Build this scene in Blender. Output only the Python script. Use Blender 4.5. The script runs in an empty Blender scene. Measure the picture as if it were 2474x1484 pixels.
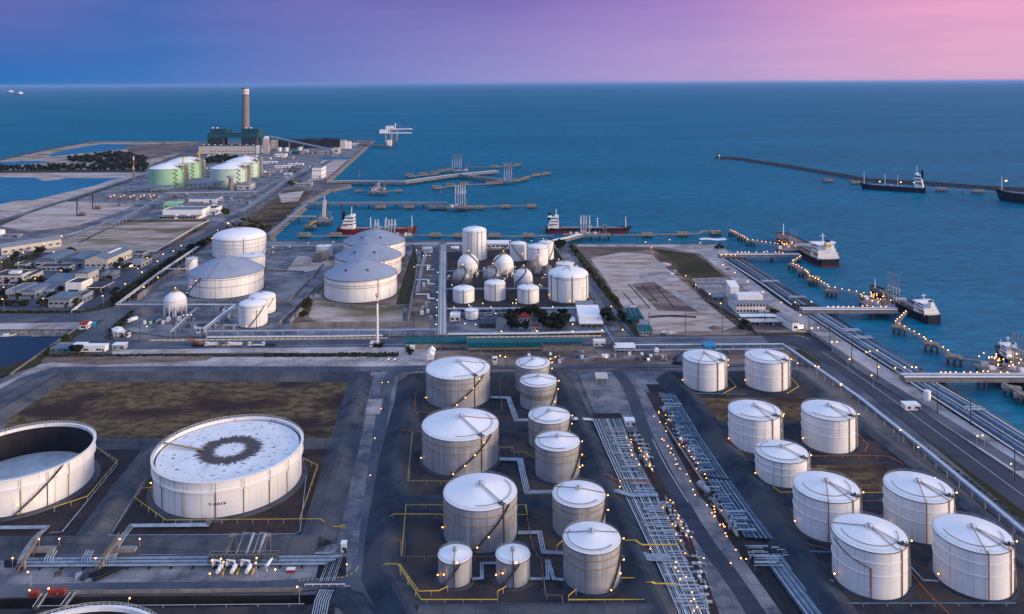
import bpy, math, random
from mathutils import Vector, Matrix, geometry
R = math.radians
PI = math.pi
random.seed(7)
scn = bpy.context.scene
C = scn.collection
# ---------------------------------------------------------------- camera model
IW, IH = 2474.0, 1484.0          # measuring frame of the photograph
CX, HY, F, H, ROLL = 1237.0, 200.3, 1900.0, 200.0, 0.00525
def unroll(px, py):
    dx, dy = px - CX, py - HY
    return dx - ROLL * dy, dy + ROLL * dx
def G(px, py, z=0.0):            # measured point -> world point on the level z
    x, y = unroll(px, py)
    Y = F * (H - z) / y
    return Vector((x * Y / F, Y, z))
def GY(px, py, Y):               # measured point -> world point at the depth Y
    x, y = unroll(px, py)
    return Vector((x * Y / F, Y, H - y * Y / F))
def mpp(py):                     # metres per measured pixel on the ground there
    return H / (py - HY)
cam_d = bpy.data.cameras.new('camera')
cam = bpy.data.objects.new('camera', cam_d); C.objects.link(cam)
cam_d.sensor_width = 36; cam_d.lens = 36 * F / IW
cam_d.shift_y = -(IH / 2 - HY) / IW
cam_d.clip_start = 1; cam_d.clip_end = 400000
cam.location = (0, 0, H)
cam.rotation_mode = 'QUATERNION'
cam.rotation_quaternion = (Matrix.Rotation(PI / 2, 3, 'X') @ Matrix.Rotation(-ROLL, 3, 'Z')).to_quaternion()
scn.camera = cam
# ---------------------------------------------------------------- mesh builder
class MB:
    def __init__(s): s.v = []; s.f = []
    def add(s, vs, fs):
        o = len(s.v); s.v += [tuple(p) for p in vs]; s.f += [tuple(i + o for i in f) for f in fs]; return s
    def box(s, x, y, z, sx, sy, sz, rz=0.0, taper=1.0):
        # centred on x, y; z is its base
        c, n = math.cos(rz), math.sin(rz); vs = []
        for k, t in ((0, 1.0), (1, taper)):
            for a, b in ((-1, -1), (1, -1), (1, 1), (-1, 1)):
                u, w = a * sx / 2 * t, b * sy / 2 * t
                vs.append((x + u * c - w * n, y + u * n + w * c, z + k * sz))
        return s.add(vs, [(3, 2, 1, 0), (4, 5, 6, 7), (0, 1, 5, 4), (1, 2, 6, 5), (2, 3, 7, 6), (3, 0, 4, 7)])
    def bar(s, a, b, w, h):      # straight box bar from a to b
        a, b = Vector(a), Vector(b); d = (b - a).normalized()
        up = Vector((0, 0, 1)) if abs(d.z) < 0.95 else Vector((0, 1, 0))
        r = d.cross(up).normalized() * w / 2; u = r.cross(d).normalized() * h / 2
        vs = [p + i * r + j * u for p in (a, b) for i, j in ((-1, -1), (1, -1), (1, 1), (-1, 1))]
        return s.add(vs, [(0, 1, 2, 3), (7, 6, 5, 4), (1, 0, 4, 5), (2, 1, 5, 6), (3, 2, 6, 7), (0, 3, 7, 4)])
    def tube(s, pts, r, n=6, closed=False, r1=None):
        pts = [Vector(p) for p in pts]; m = len(pts); rings = []
        for i, p in enumerate(pts):
            a = pts[i - 1] if (i or closed) else p
            b = pts[(i + 1) % m] if (i < m - 1 or closed) else p
            d = b - a
            if d.length < 1e-6: d = Vector((0, 0, 1))
            d.normalize()
            up = Vector((0, 0, 1)) if abs(d.z) < 0.9 else Vector((0, 1, 0))
            e = d.cross(up).normalized(); g = e.cross(d)
            k = 1.0
            if 0 < i < m - 1 or closed:
                d0 = (p - a).normalized(); cs = max(0.5, d0.dot(d)); k = 1 / cs
            rr = r if r1 is None else r + (r1 - r) * i / (m - 1)
            rings.append([p + (e * math.cos(2 * PI * j / n) * k + g * math.sin(2 * PI * j / n)) * rr for j in range(n)])
        vs = [q for ring in rings for q in ring]; fs = []
        for i in range(m if closed else m - 1):
            i2 = (i + 1) % m
            for j in range(n):
                j2 = (j + 1) % n
                fs.append((i * n + j, i * n + j2, i2 * n + j2, i2 * n + j))
        if not closed:
            fs.append(tuple(range(n - 1, -1, -1))); fs.append(tuple((m - 1) * n + j for j in range(n)))
        return s.add(vs, fs)
    def lathe(s, prof, n=48, c=(0, 0, 0), a0=0.0, a1=2 * PI):
        full = abs(a1 - a0 - 2 * PI) < 1e-6; m = n if full else n + 1
        vs = []
        for r, z in prof:
            for j in range(m):
                a = a0 + (a1 - a0) * j / n
                vs.append((c[0] + r * math.cos(a), c[1] + r * math.sin(a), c[2] + z))
        fs = []
        for i in range(len(prof) - 1):
            for j in range(n):
                j2 = (j + 1) % m
                fs.append((i * m + j, i * m + j2, (i + 1) * m + j2, (i + 1) * m + j))
        return s.add(vs, fs)
    def prism(s, poly, z0, z1, zs=None):   # poly: list of xy; optional per-vertex top
        poly = [(p[0], p[1]) for p in poly]
        a = sum(poly[i - 1][0] * poly[i][1] - poly[i][0] * poly[i - 1][1] for i in range(len(poly)))
        if a < 0: poly = poly[::-1]; zs = zs[::-1] if zs else None
        n = len(poly)
        vs = [(x, y, z0) for x, y in poly] + [(x, y, (zs[i] if zs else z1)) for i, (x, y) in enumerate(poly)]
        fs = [tuple(range(n - 1, -1, -1)), tuple(range(n, 2 * n))] + [(i, (i + 1) % n, n + (i + 1) % n, n + i) for i in range(n)]
        return s.add(vs, fs)
    def sheet(s, poly, z, holes=()):
        loops = [[Vector((p[0], p[1], 0)) for p in poly]] + [[Vector((p[0], p[1], 0)) for p in h] for h in holes]
        tris = geometry.tessellate_polygon(loops)
        vs = [p for l in loops for p in l]
        fs = []
        for t in tris:
            a, b, c = (vs[i] for i in t)
            if (b - a).cross(c - a).z < 0: t = (t[2], t[1], t[0])
            fs.append(tuple(t))
        return s.add([(p.x, p.y, z) for p in vs], fs)
    def build(s, name, mat, parent=None, world=False, smooth=False, flat_loc=None):
        me = bpy.data.meshes.new(name)
        vs = s.v; loc = None
        if parent is not None and world:
            o = parent.location; vs = [(x - o.x, y - o.y, z - o.z) for x, y, z in vs]
        elif parent is None:
            if world:
                n = len(vs); loc = Vector((sum(p[0] for p in vs) / n, sum(p[1] for p in vs) / n, min(p[2] for p in vs)))
                vs = [(x - loc.x, y - loc.y, z - loc.z) for x, y, z in vs]
        me.from_pydata(vs, [], s.f); me.update()
        if mat: me.materials.append(mat)
        if smooth:
            me.polygons.foreach_set('use_smooth', [True] * len(me.polygons))
            try: me.set_sharp_from_angle(angle=R(38))
            except Exception: pass
        ob = bpy.data.objects.new(name, me); C.objects.link(ob)
        if parent is not None: ob.parent = parent
        elif loc is not None: ob.location = loc
        return ob
def tag(o, label=None, cat=None, group=None, kind=None):
    if label: o['label'] = label
    if cat: o['category'] = cat
    if group: o['group'] = group
    if kind: o['kind'] = kind
    return o
def thing(name, label, cat, loc=(0, 0, 0), rz=0.0, group=None):
    o = bpy.data.objects.new(name, None); C.objects.link(o)
    o.empty_display_size = 0.5
    o.location = loc; o.rotation_euler = (0, 0, rz)
    return tag(o, label, cat, group)
KIDS = {}
def dup(o, loc=None, rz=None, label=None, group=None, sc=None, parent=None):
    c = o.copy(); C.objects.link(c)
    if parent is not None: c.parent = parent
    for ch in o.children: dup(ch, parent=c)
    if parent is None:
        if loc is not None: c.location = loc
        if rz is not None: c.rotation_euler = (0, 0, rz)
        if sc is not None: c.scale = sc if not isinstance(sc, (int, float)) else (sc, sc, sc)
        if label: c['label'] = label
        if group: c['group'] = group
    return c
class Proto:
    """first placing moves the first-built thing, later ones copy it and its parts"""
    def __init__(s, o): s.o = o; s.used = False
    def put(s, loc, rz=0.0, label=None, group=None, sc=None):
        if not s.used:
            s.used = True; o = s.o; o.location = loc; o.rotation_euler = (0, 0, rz)
            if sc is not None: o.scale = sc if not isinstance(sc, (int, float)) else (sc, sc, sc)
            if label: o['label'] = label
            if group: o['group'] = group
            return o
        return dup(s.o, loc, rz, label, group, sc if sc is not None else 1.0)
def lerp(a, b, t): return a + (b - a) * t
def along(pts, step):            # points and headings every step metres along a path
    out = []; pts = [Vector(p) for p in pts]; carry = 0.0
    for a, b in zip(pts, pts[1:]):
        L = (b - a).length; d = (b - a) / max(L, 1e-6); t = carry
        while t <= L:
            out.append((a + d * t, math.atan2(d.y, d.x))); t += step
        carry = t - L
    return out
def offset_path(pts, d):         # mitred sideways offset in plan (positive = left)
    pts = [Vector(p) for p in pts]; out = []
    for i, p in enumerate(pts):
        n = Vector((0, 0, 0))
        if i: e = (p - pts[i - 1]); e.z = 0; e.normalize(); n0 = Vector((-e.y, e.x, 0))
        if i < len(pts) - 1: e = (pts[i + 1] - p); e.z = 0; e.normalize(); n1 = Vector((-e.y, e.x, 0))
        if i == 0: n = n1
        elif i == len(pts) - 1: n = n0
        else:
            n = (n0 + n1).normalized(); n = n / max(0.45, n.dot(n0))
        out.append(p + n * d)
    return out
def srgb(r, g, b):
    f = lambda c: (c / 12.92 if c <= 0.04045 else ((c + 0.055) / 1.055) ** 2.4)
    return tuple(f(c / 255.0) for c in (r, g, b)) + (1.0,)
# ---------------------------------------------------------------- materials
MATS = {}
def new_mat(name):
    m = bpy.data.materials.new(name); m.use_nodes = True
    nt = m.node_tree; nt.nodes.clear()
    out = nt.nodes.new('ShaderNodeOutputMaterial'); b = nt.nodes.new('ShaderNodeBsdfPrincipled')
    nt.links.new(b.outputs[0], out.inputs[0]); return m, nt, b
def ramp_node(nt, stops, interp='LINEAR'):
    r = nt.nodes.new('ShaderNodeValToRGB'); r.color_ramp.interpolation = interp
    e = r.color_ramp.elements
    e[0].position, e[0].color = stops[0][0], stops[0][1]
    e[1].position, e[1].color = stops[-1][0], stops[-1][1]
    for p, c in stops[1:-1]:
        x = e.new(p); x.color = c
    return r
def mixrgb(nt, fac, a, b, mode='MIX'):
    m = nt.nodes.new('ShaderNodeMix'); m.data_type = 'RGBA'; m.blend_type = mode
    for sock, val in ((m.inputs[0], fac), (m.inputs[6], a), (m.inputs[7], b)):
        if hasattr(val, 'is_output') or isinstance(val, bpy.types.NodeSocket): nt.links.new(val, sock)
        else: sock.default_value = val
    return m.outputs[2]
def col4(c): return tuple(c) + (1.0,) if len(c) == 3 else tuple(c)
def mat(name, c0, c1=None, rough=0.7, metal=0.0, scale=0.15, stretch=(1, 1, 1), bump=0.0, spec=0.12, world=True, c2=None, big=None, contrast=0.5, detail=6, slab=0):
    """plain surface with procedural wear: two or three tones mixed by noise"""
    if name in MATS: return MATS[name]
    m, nt, b = new_mat(name)
    c0 = col4(c0); c1 = col4(c1) if c1 else tuple(x * 0.75 for x in c0[:3]) + (1,)
    geo = nt.nodes.new('ShaderNodeNewGeometry') if world else nt.nodes.new('ShaderNodeTexCoord')
    src = geo.outputs['Position'] if world else geo.outputs['Object']
    mp = nt.nodes.new('ShaderNodeMapping'); mp.inputs['Scale'].default_value = stretch
    nt.links.new(src, mp.inputs[0])
    n = nt.nodes.new('ShaderNodeTexNoise'); n.inputs['Scale'].default_value = scale; n.inputs['Detail'].default_value = detail
    n.inputs['Roughness'].default_value = 0.65
    nt.links.new(mp.outputs[0], n.inputs['Vector'])
    w = 0.5 - contrast * 0.45
    stops = [(max(0.02, 0.5 - w * 0.5), c0), (min(0.98, 0.5 + w * 0.5), c1)]
    r = ramp_node(nt, stops); nt.links.new(n.outputs['Fac'], r.inputs[0])
    col = r.outputs[0]
    if c2 is not None:
        n2 = nt.nodes.new('ShaderNodeTexNoise'); n2.inputs['Scale'].default_value = big or scale * 0.2; n2.inputs['Detail'].default_value = 4
        nt.links.new(mp.outputs[0], n2.inputs['Vector'])
        r2 = ramp_node(nt, [(0.46, (0, 0, 0, 1)), (0.62, (1, 1, 1, 1))]); nt.links.new(n2.outputs['Fac'], r2.inputs[0])
        col = mixrgb(nt, r2.outputs[0], col, col4(c2))
    if slab:      # cast joints and slab-to-slab tone
        br = nt.nodes.new('ShaderNodeTexBrick'); br.inputs['Scale'].default_value = 1.0; br.inputs['Brick Width'].default_value = slab; br.inputs['Row Height'].default_value = slab * .8
        br.inputs['Mortar Size'].default_value = .16; br.inputs['Color1'].default_value = (1.08, 1.08, 1.08, 1); br.inputs['Color2'].default_value = (.86, .86, .87, 1); br.inputs['Mortar'].default_value = (.6, .6, .62, 1)
        rm = nt.nodes.new('ShaderNodeMapping'); rm.inputs['Rotation'].default_value = (0, 0, R(3)); nt.links.new(src, rm.inputs[0]); nt.links.new(rm.outputs[0], br.inputs['Vector'])
        col = mixrgb(nt, 1.0, col, br.outputs['Color'], 'MULTIPLY')
    nt.links.new(col, b.inputs['Base Color'])
    b.inputs['Roughness'].default_value = rough; b.inputs['Metallic'].default_value = metal
    b.inputs['Specular IOR Level'].default_value = spec
    if bump:
        bp = nt.nodes.new('ShaderNodeBump'); bp.inputs['Strength'].default_value = bump; bp.inputs['Distance'].default_value = 0.3
        nt.links.new(n.outputs['Fac'], bp.inputs['Height']); nt.links.new(bp.outputs[0], b.inputs['Normal'])
    MATS[name] = m; return m
def emit(name, col, strength):
    if name in MATS: return MATS[name]
    m, nt, b = new_mat(name)
    b.inputs['Base Color'].default_value = (0.8, 0.7, 0.5, 1)
    b.inputs['Emission Color'].default_value = col4(col); b.inputs['Emission Strength'].default_value = strength
    MATS[name] = m; return m
# ---------------------------------------------------------------- render, sky and sun
scn.render.engine = 'CYCLES'
scn.view_settings.view_transform = 'Standard'; scn.view_settings.look = 'None'
scn.view_settings.exposure = 0.2; scn.view_settings.gamma = 1
SUN_AZ, SUN_EL = R(70), R(8)     # sun behind the camera's right shoulder: azimuth measured from -Y towards +X
sd = Vector((math.sin(SUN_AZ) * math.cos(SUN_EL), -math.cos(SUN_AZ) * math.cos(SUN_EL), math.sin(SUN_EL)))
ld = bpy.data.lights.new('sun', 'SUN'); ld.energy = 3.8; ld.angle = R(20); ld.color = (1.0, 0.79, 0.56)
lo = bpy.data.objects.new('sun', ld); C.objects.link(lo)
lo.rotation_euler = sd.to_track_quat('Z', 'Y').to_euler()
w = bpy.data.worlds.new('World'); scn.world = w; w.use_nodes = True
nt = w.node_tree; nt.nodes.clear()
def nd(t): return nt.nodes.new(t)
def math_n(op, a, b=None, clamp=False):
    n = nd('ShaderNodeMath'); n.operation = op; n.use_clamp = clamp
    for s, v in zip(n.inputs, (a, b)):
        if v is None: continue
        if isinstance(v, (int, float)): s.default_value = v
        else: nt.links.new(v, s)
    return n.outputs[0]
tc = nd('ShaderNodeTexCoord'); sep = nd('ShaderNodeSeparateXYZ'); nt.links.new(tc.outputs['Generated'], sep.inputs[0])
X, Y, Z = sep.outputs
hor = math_n('SQRT', math_n('ADD', math_n('MULTIPLY', X, X), math_n('MULTIPLY', Y, Y)))
u = math_n('DIVIDE', X, math_n('MAXIMUM', hor, 0.001))
# slow cloud streaks shift the hue bands a little
mpn = nd('ShaderNodeMapping'); mpn.inputs['Scale'].default_value = (2.2, 2.2, 16)
mpn.inputs['Rotation'].default_value = (0, R(9), 0)
nt.links.new(tc.outputs['Generated'], mpn.inputs[0])
cl = nd('ShaderNodeTexNoise'); cl.inputs['Scale'].default_value = 1.6; cl.inputs['Detail'].default_value = 5
nt.links.new(mpn.outputs[0], cl.inputs['Vector'])
wob = math_n('MULTIPLY', math_n('SUBTRACT', cl.outputs['Fac'], 0.5), 0.16)
el = math_n('MULTIPLY', Z, 1.0)
uu = math_n('ADD', u, math_n('MULTIPLY', wob, math_n('MINIMUM', math_n('MULTIPLY', math_n('MAXIMUM', el, 0.0), 25.0), 1.0)))
def P01(v): return (v + 1) / 2
t01 = math_n('MULTIPLY', math_n('ADD', uu, 1.0), 0.5)
def skyramp(stops):
    r = ramp_node(nt, [(P01(a), srgb(*c)) for a, c in stops], 'LINEAR'); nt.links.new(t01, r.inputs[0]); return r.outputs[0]
low = skyramp([(-1, (20, 95, 170)), (-0.54, (32, 106, 174)), (-0.42, (56, 110, 176)), (-0.3, (94, 118, 182)), (0.0, (142, 138, 193)), (0.3, (180, 152, 196)), (0.5, (208, 162, 192)), (1, (222, 168, 185))])
high = skyramp([(-1, (110, 98, 176)), (-0.53, (98, 100, 168)), (-0.42, (72, 100, 168)), (-0.28, (98, 102, 170)), (0.0, (120, 106, 174)), (0.22, (150, 122, 186)), (0.38, (192, 140, 188)), (0.5, (220, 152, 190)), (1, (228, 162, 185))])
band = mixrgb(nt, math_n('MINIMUM', math_n('MULTIPLY', math_n('MAXIMUM', Z, 0.0), 9.5), 1.0), low, high)
mpc = nd('ShaderNodeMapping'); mpc.inputs['Scale'].default_value = (3, 3, 34); mpc.inputs['Rotation'].default_value = (0, R(-7), 0); nt.links.new(tc.outputs['Generated'], mpc.inputs[0])
cs = nd('ShaderNodeTexNoise'); cs.inputs['Scale'].default_value = 1.5; cs.inputs['Detail'].default_value = 6; nt.links.new(mpc.outputs[0], cs.inputs['Vector'])
cr = ramp_node(nt, [(0.32, (0.95, 0.955, 0.975, 1)), (0.68, (1.05, 1.035, 1.02, 1))]); nt.links.new(cs.outputs['Fac'], cr.inputs[0])
band = mixrgb(nt, 1.0, band, cr.outputs[0], 'MULTIPLY')
# behind the camera the afterglow is warm
back = math_n('MULTIPLY', math_n('MAXIMUM', math_n('MULTIPLY', Y, -1.0), 0.0), 1.0, True)
glow = skyramp([(-1, (70, 115, 200)), (-0.2, (118, 140, 205)), (0.4, (200, 178, 190)), (1, (240, 195, 170))])
band = mixrgb(nt, back, band, glow)
sky = nd('ShaderNodeTexSky'); sky.sky_type = 'NISHITA'; sky.sun_disc = False
sky.sun_elevation = SUN_EL; sky.sun_rotation = PI - SUN_AZ
nz = nd('ShaderNodeVectorMath'); nz.operation = 'SCALE'; nt.links.new(sky.outputs[0], nz.inputs[0]); nz.inputs['Scale'].default_value = 0.06
over = mixrgb(nt, 1.0, nz.outputs[0], (0.40, 0.545, 0.88, 1), 'ADD')
fo = nd('ShaderNodeMapRange'); fo.interpolation_type = 'SMOOTHSTEP'
fo.inputs['From Min'].default_value = 0.13; fo.inputs['From Max'].default_value = 0.55
nt.links.new(Z, fo.inputs['Value'])
final = mixrgb(nt, fo.outputs[0], band, over)
bg = nd('ShaderNodeBackground'); nt.links.new(final, bg.inputs[0]); bg.inputs[1].default_value = 1.0
wo = nd('ShaderNodeOutputWorld'); nt.links.new(bg.outputs[0], wo.inputs[0])
# ---------------------------------------------------------------- ground materials
M = {}
M['soil'] = mat('soil', (0.125, 0.118, 0.128), (0.060, 0.060, 0.073), 0.9, scale=0.07, c2=(0.19, 0.168, 0.162), big=0.02, detail=10, contrast=.7, bump=0.15)
M['sand'] = mat('sand', (0.50, 0.385, 0.33), (0.25, 0.19, 0.165), 0.95, scale=0.06, c2=(0.46, 0.40, 0.385), big=0.018, stretch=(0.5, 1.3, 1), bump=0.15, contrast=0.7)
M['sandveg'] = mat('sand_with_scrub', (0.48, 0.38, 0.33), (0.28, 0.22, 0.18), 0.95, scale=0.05, c2=(0.14, 0.115, 0.06), big=0.022, stretch=(0.45, 1.2, 1), contrast=0.7)
M['brownlot'] = mat('brown_bare_lot', (0.28, 0.205, 0.175), (0.11, 0.075, 0.066), 0.95, scale=0.05, c2=(0.09, 0.065, 0.055), big=0.025, stretch=(0.5, 1.2, 1))
M['drygrass'] = mat('dry_grass', (0.165, 0.107, 0.055), (0.058, 0.041, 0.024), 0.95, scale=0.16, c2=(0.040, 0.023, 0.021), big=0.03, stretch=(0.8, 1.2, 1), bump=0.6, contrast=0.8, detail=12)
M['grass'] = mat('mown_grass', (0.060, 0.054, 0.020), (0.040, 0.034, 0.015), 0.95, scale=0.15, c2=(0.028, 0.026, 0.012), big=0.012, bump=0.4)
M['verge'] = mat('verge_grass', (0.060, 0.050, 0.022), (0.022, 0.024, 0.014), 0.95, scale=0.25, bump=0.6)
M['asphalt'] = mat('asphalt', (0.050, 0.058, 0.080), (0.032, 0.038, 0.056), 0.85, scale=0.12, c2=(0.062, 0.068, 0.086), big=0.03, stretch=(0.3, 1, 1))
M['asphalt2'] = mat('pale_asphalt', (0.080, 0.092, 0.125), (0.050, 0.059, 0.084), 0.85, scale=0.12, c2=(0.125, 0.128, 0.148), big=0.03, detail=10)
M['concrete'] = mat('concrete_ground', (0.165, 0.168, 0.198), (0.088, 0.092, 0.115), 0.85, scale=0.09, c2=(0.255, 0.24, 0.25), big=0.035, contrast=0.75, detail=10, slab=9)
M['palecon'] = mat('pale_concrete', (0.40, 0.34, 0.33), (0.22, 0.192, 0.195), 0.85, scale=0.08, c2=(0.46, 0.41, 0.41), big=0.03, contrast=.7, detail=10, slab=14)
M['tarmacpad'] = mat('sealed_basin_floor', (0.038, 0.038, 0.049), (0.016, 0.018, 0.028), 0.85, scale=0.12, c2=(0.062, 0.048, 0.046), big=0.04, detail=10, contrast=.7)
M['basin'] = mat('brown_basin_floor', (0.070, 0.046, 0.042), (0.028, 0.022, 0.026), 0.9, scale=0.10, c2=(0.026, 0.025, 0.031), big=0.04)
M['berm'] = mat('sealed_berm', (0.078, 0.086, 0.108), (0.044, 0.050, 0.066), 0.9, scale=0.10, c2=(0.105, 0.102, 0.108), big=0.03, bump=0.15, detail=10, contrast=.65, slab=12)
M['bermdark'] = mat('dark_berm', (0.036, 0.049, 0.072), (0.019, 0.027, 0.043), 0.9, scale=0.10, c2=(0.062, 0.064, 0.074), big=0.03, detail=10, contrast=.65)
M['rock'] = mat('rock', (0.26, 0.225, 0.195), (0.09, 0.08, 0.075), 0.95, scale=0.5, contrast=0.8, bump=0.8)
M['rockdark'] = mat('wet_rock', (0.085, 0.08, 0.085), (0.03, 0.03, 0.036), 0.9, scale=0.35, contrast=0.8, bump=0.8)
M['wall'] = mat('weathered_concrete', (0.27, 0.245, 0.235), (0.16, 0.145, 0.14), 0.9, scale=0.2, stretch=(1, 1, 0.25))
M['trench'] = mat('trench_floor', (0.030, 0.030, 0.036), (0.018, 0.018, 0.022), 0.9, scale=0.2)
M['coal'] = mat('coal', (0.018, 0.018, 0.021), (0.010, 0.010, 0.012), 0.9, scale=0.1, bump=0.5)
M['mark'] = mat('road_paint', (0.62, 0.60, 0.58), (0.48, 0.46, 0.45), 0.7, scale=1.0)
def sea_mat(name, c, c2, rough, ws, bump, spec=0.06):
    m, nt, b = new_mat(name)
    geo = nt.nodes.new('ShaderNodeNewGeometry')
    mp = nt.nodes.new('ShaderNodeMapping'); mp.inputs['Scale'].default_value = (0.6, 1.6, 1); mp.inputs['Rotation'].default_value = (0, 0, R(12))
    nt.links.new(geo.outputs['Position'], mp.inputs[0])
    n = nt.nodes.new('ShaderNodeTexNoise'); n.inputs['Scale'].default_value = ws; n.inputs['Detail'].default_value = 8; n.inputs['Roughness'].default_value = 0.7
    nt.links.new(mp.outputs[0], n.inputs['Vector'])
    big = nt.nodes.new('ShaderNodeTexNoise'); big.inputs['Scale'].default_value = 0.0016; big.inputs['Detail'].default_value = 5
    nt.links.new(mp.outputs[0], big.inputs['Vector'])
    r = ramp_node(nt, [(0.35, col4(c)), (0.68, col4(c2))]); nt.links.new(big.outputs['Fac'], r.inputs[0])
    r2 = ramp_node(nt, [(0.32, (0.55, 0.58, 0.62, 1)), (0.68, (1.42, 1.38, 1.34, 1))]); nt.links.new(n.outputs['Fac'], r2.inputs[0])
    nt.links.new(mixrgb(nt, 1.0, r.outputs[0], r2.outputs[0], 'MULTIPLY'), b.inputs['Base Color'])
    b.inputs['Roughness'].default_value = 1.0
    b.inputs['Specular IOR Level'].default_value = 0.0
    gl = nt.nodes.new('ShaderNodeBsdfGlossy'); gl.inputs['Roughness'].default_value = rough; mx = nt.nodes.new('ShaderNodeMixShader'); mx.inputs[0].default_value = spec
    nt.links.new(b.outputs[0], mx.inputs[1]); nt.links.new(gl.outputs[0], mx.inputs[2]); nt.links.new(mx.outputs[0], [x for x in nt.nodes if x.type == 'OUTPUT_MATERIAL'][0].inputs[0])
    bp = nt.nodes.new('ShaderNodeBump'); bp.inputs['Strength'].default_value = bump; bp.inputs['Distance'].default_value = 1.2; nt.links.new(bp.outputs[0], gl.inputs['Normal'])
    nt.links.new(n.outputs['Fac'], bp.inputs['Height']); nt.links.new(bp.outputs[0], b.inputs['Normal'])
    return m
M['sea'] = sea_mat('sea_water', (0.001, 0.112, 0.186), (0.001, 0.142, 0.240), 0.25, 0.075, 0.8, spec=0.065)
M['pond'] = sea_mat('pond_water', (0.006, 0.125, 0.25), (0.012, 0.150, 0.28), 0.45, 0.08, 0.25, spec=0.05)
M['inlet'] = sea_mat('inlet_water', (0.003, 0.030, 0.075), (0.004, 0.040, 0.09), 0.25, 0.15, 0.3)
# ---------------------------------------------------------------- sea and land
SEA_Z = -4.0
def structure(o, label=None): return tag(o, label, None, None, 'structure')
b = MB(); S_ = 160000
b.add([(-S_, -3000, SEA_Z), (S_, -3000, SEA_Z), (S_, S_, SEA_Z), (-S_, S_, SEA_Z)], [(0, 1, 2, 3)])
tag(structure(b.build('sea', M['sea'])), 'deep blue sea reaching the horizon', 'sea')
coast_px = [(-700, 520), (0, 385), (107, 361), (223, 341.5), (403, 341.5), (497, 342), (700, 338), (902, 338.5), (855, 380), (791, 435), (796, 441), (842, 443), (842, 450), (792, 459), (744, 484), (725, 496), (733, 500), (693, 529), (652, 566), (655, 583), (1077, 582), (1363, 590), (1570, 589), (1711, 588), (1747, 596), (1772, 611), (1787.5, 623), (1890, 688), (1966, 735), (2011, 762.5), (2226, 891), (2284.5, 927), (2395, 996.6), (2474, 1046), (3300, 1563)]
coast = [G(*p) for p in coast_px]
inlet = [G(*p) for p in [(-900, 797), (182, 795), (137, 826), (100, 852), (24, 906), (-900, 1230)]]
drain = [G(*p) for p in [(-120, 1452), (40, 1446), (250, 1441), (790, 1437), (790, 1462), (-120, 1478)]]
outer = [(p.x, p.y) for p in coast] + [(1100, 120), (-1500, 120), (-2200, 900)]
b = MB(); b.sheet(outer, 0.0, holes=[[(p.x, p.y) for p in inlet], [(p.x, p.y) for p in drain]])
tag(structure(b.build('ground', M['soil'])), 'bare grey brown industrial land', 'ground')
def slope_strip(path, out, z1, rows=3, step=7.0, jit=0.7, z0=0.0):
    pts = [p for p, _ in along(path, step)] + [Vector(path[-1])]
    rows_p = [offset_path(pts, out * k / rows) for k in range(rows + 1)]
    vs = []; n = len(pts)
    for k, row in enumerate(rows_p):
        for p in row:
            j = jit if k else 0.25 * jit
            vs.append((p.x + random.uniform(-j, j), p.y + random.uniform(-j, j), lerp(z0 + 0.05, z1, k / rows) + random.uniform(-j, j) * 0.5))
    fs = [(k * n + i, (k + 1) * n + i, (k + 1) * n + i + 1, k * n + i + 1) for k in range(rows) for i in range(n - 1)]
    return MB().add(vs, fs)
tag(structure(slope_strip(coast[:28], 9, -5).build('rock_revetment', M['rock'])), 'sloping rock revetment along the shore', 'shore')
tag(structure(slope_strip(coast[27:], 7, -5).build('rock_revetment', M['rock'])), 'sloping rock revetment below the quay pipes', 'shore')
tag(structure(slope_strip([inlet[0], inlet[1]], -12, -5).build('rock_bank', M['rock'])), 'pale rock bank behind the inlet', 'shore')
tag(structure(slope_strip(inlet[1:6], -8, -5).build('rock_bank', M['rock'])), 'rock bank beside the inlet below the containers', 'shore')
b = MB(); b.sheet([(p.x, p.y) for p in inlet], SEA_Z + 0.6)
tag(structure(b.build('inlet_water', M['inlet'])), 'still dark water of the inlet', 'water')
b = MB()
for p, q in zip(drain, drain[1:] + drain[:1]):
    b.add([(p.x, p.y, 0), (q.x, q.y, 0), (q.x, q.y, -3.5), (p.x, p.y, -3.5)], [(0, 1, 2, 3)])
b.sheet([(p.x, p.y) for p in drain], -3.4)
tag(structure(b.build('drain_channel', M['trench'])), 'dark open drain beside the road', 'channel')
# ---------------------------------------------------------------- sheets on the ground
NP = [0]
def patch(name, mt, pts, label=None):
    NP[0] += 1
    b = MB(); b.sheet([(lambda v: (v.x, v.y))(G(*p)) for p in pts], 0.03 + 0.006 * NP[0])
    o = b.build(name, M[mt]); structure(o, label); return o
def smooth_path(pts, n=5):
    out = []
    for i in range(len(pts) - 1):
        p0, p1, p2, p3 = pts[max(0, i - 1)], pts[i], pts[i + 1], pts[min(len(pts) - 1, i + 2)]
        for k in range(n):
            t = k / n; a = []
            for c in range(3):
                a.append(0.5 * ((2 * p1[c]) + (-p0[c] + p2[c]) * t + (2 * p0[c] - 5 * p1[c] + 4 * p2[c] - p3[c]) * t * t + (-p0[c] + 3 * p1[c] - 3 * p2[c] + p3[c]) * t ** 3))
            out.append(Vector(a))
    out.append(Vector(pts[-1])); return out
def ribbon(name, mt, pts, width, label=None, smooth=True, z=None):
    NP[0] += 1
    path = [G(*p) for p in pts]
    if smooth and len(path) > 2: path = smooth_path(path)
    l, r = offset_path(path, width / 2), offset_path(path, -width / 2); n = len(path)
    zz = (0.03 + 0.006 * NP[0]) if z is None else z
    b = MB(); b.add([(p.x, p.y, zz) for p in l + r], [(n + i, n + i + 1, i + 1, i) for i in range(n - 1)])
    o = b.build(name, M[mt]); structure(o, label); return o
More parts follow.
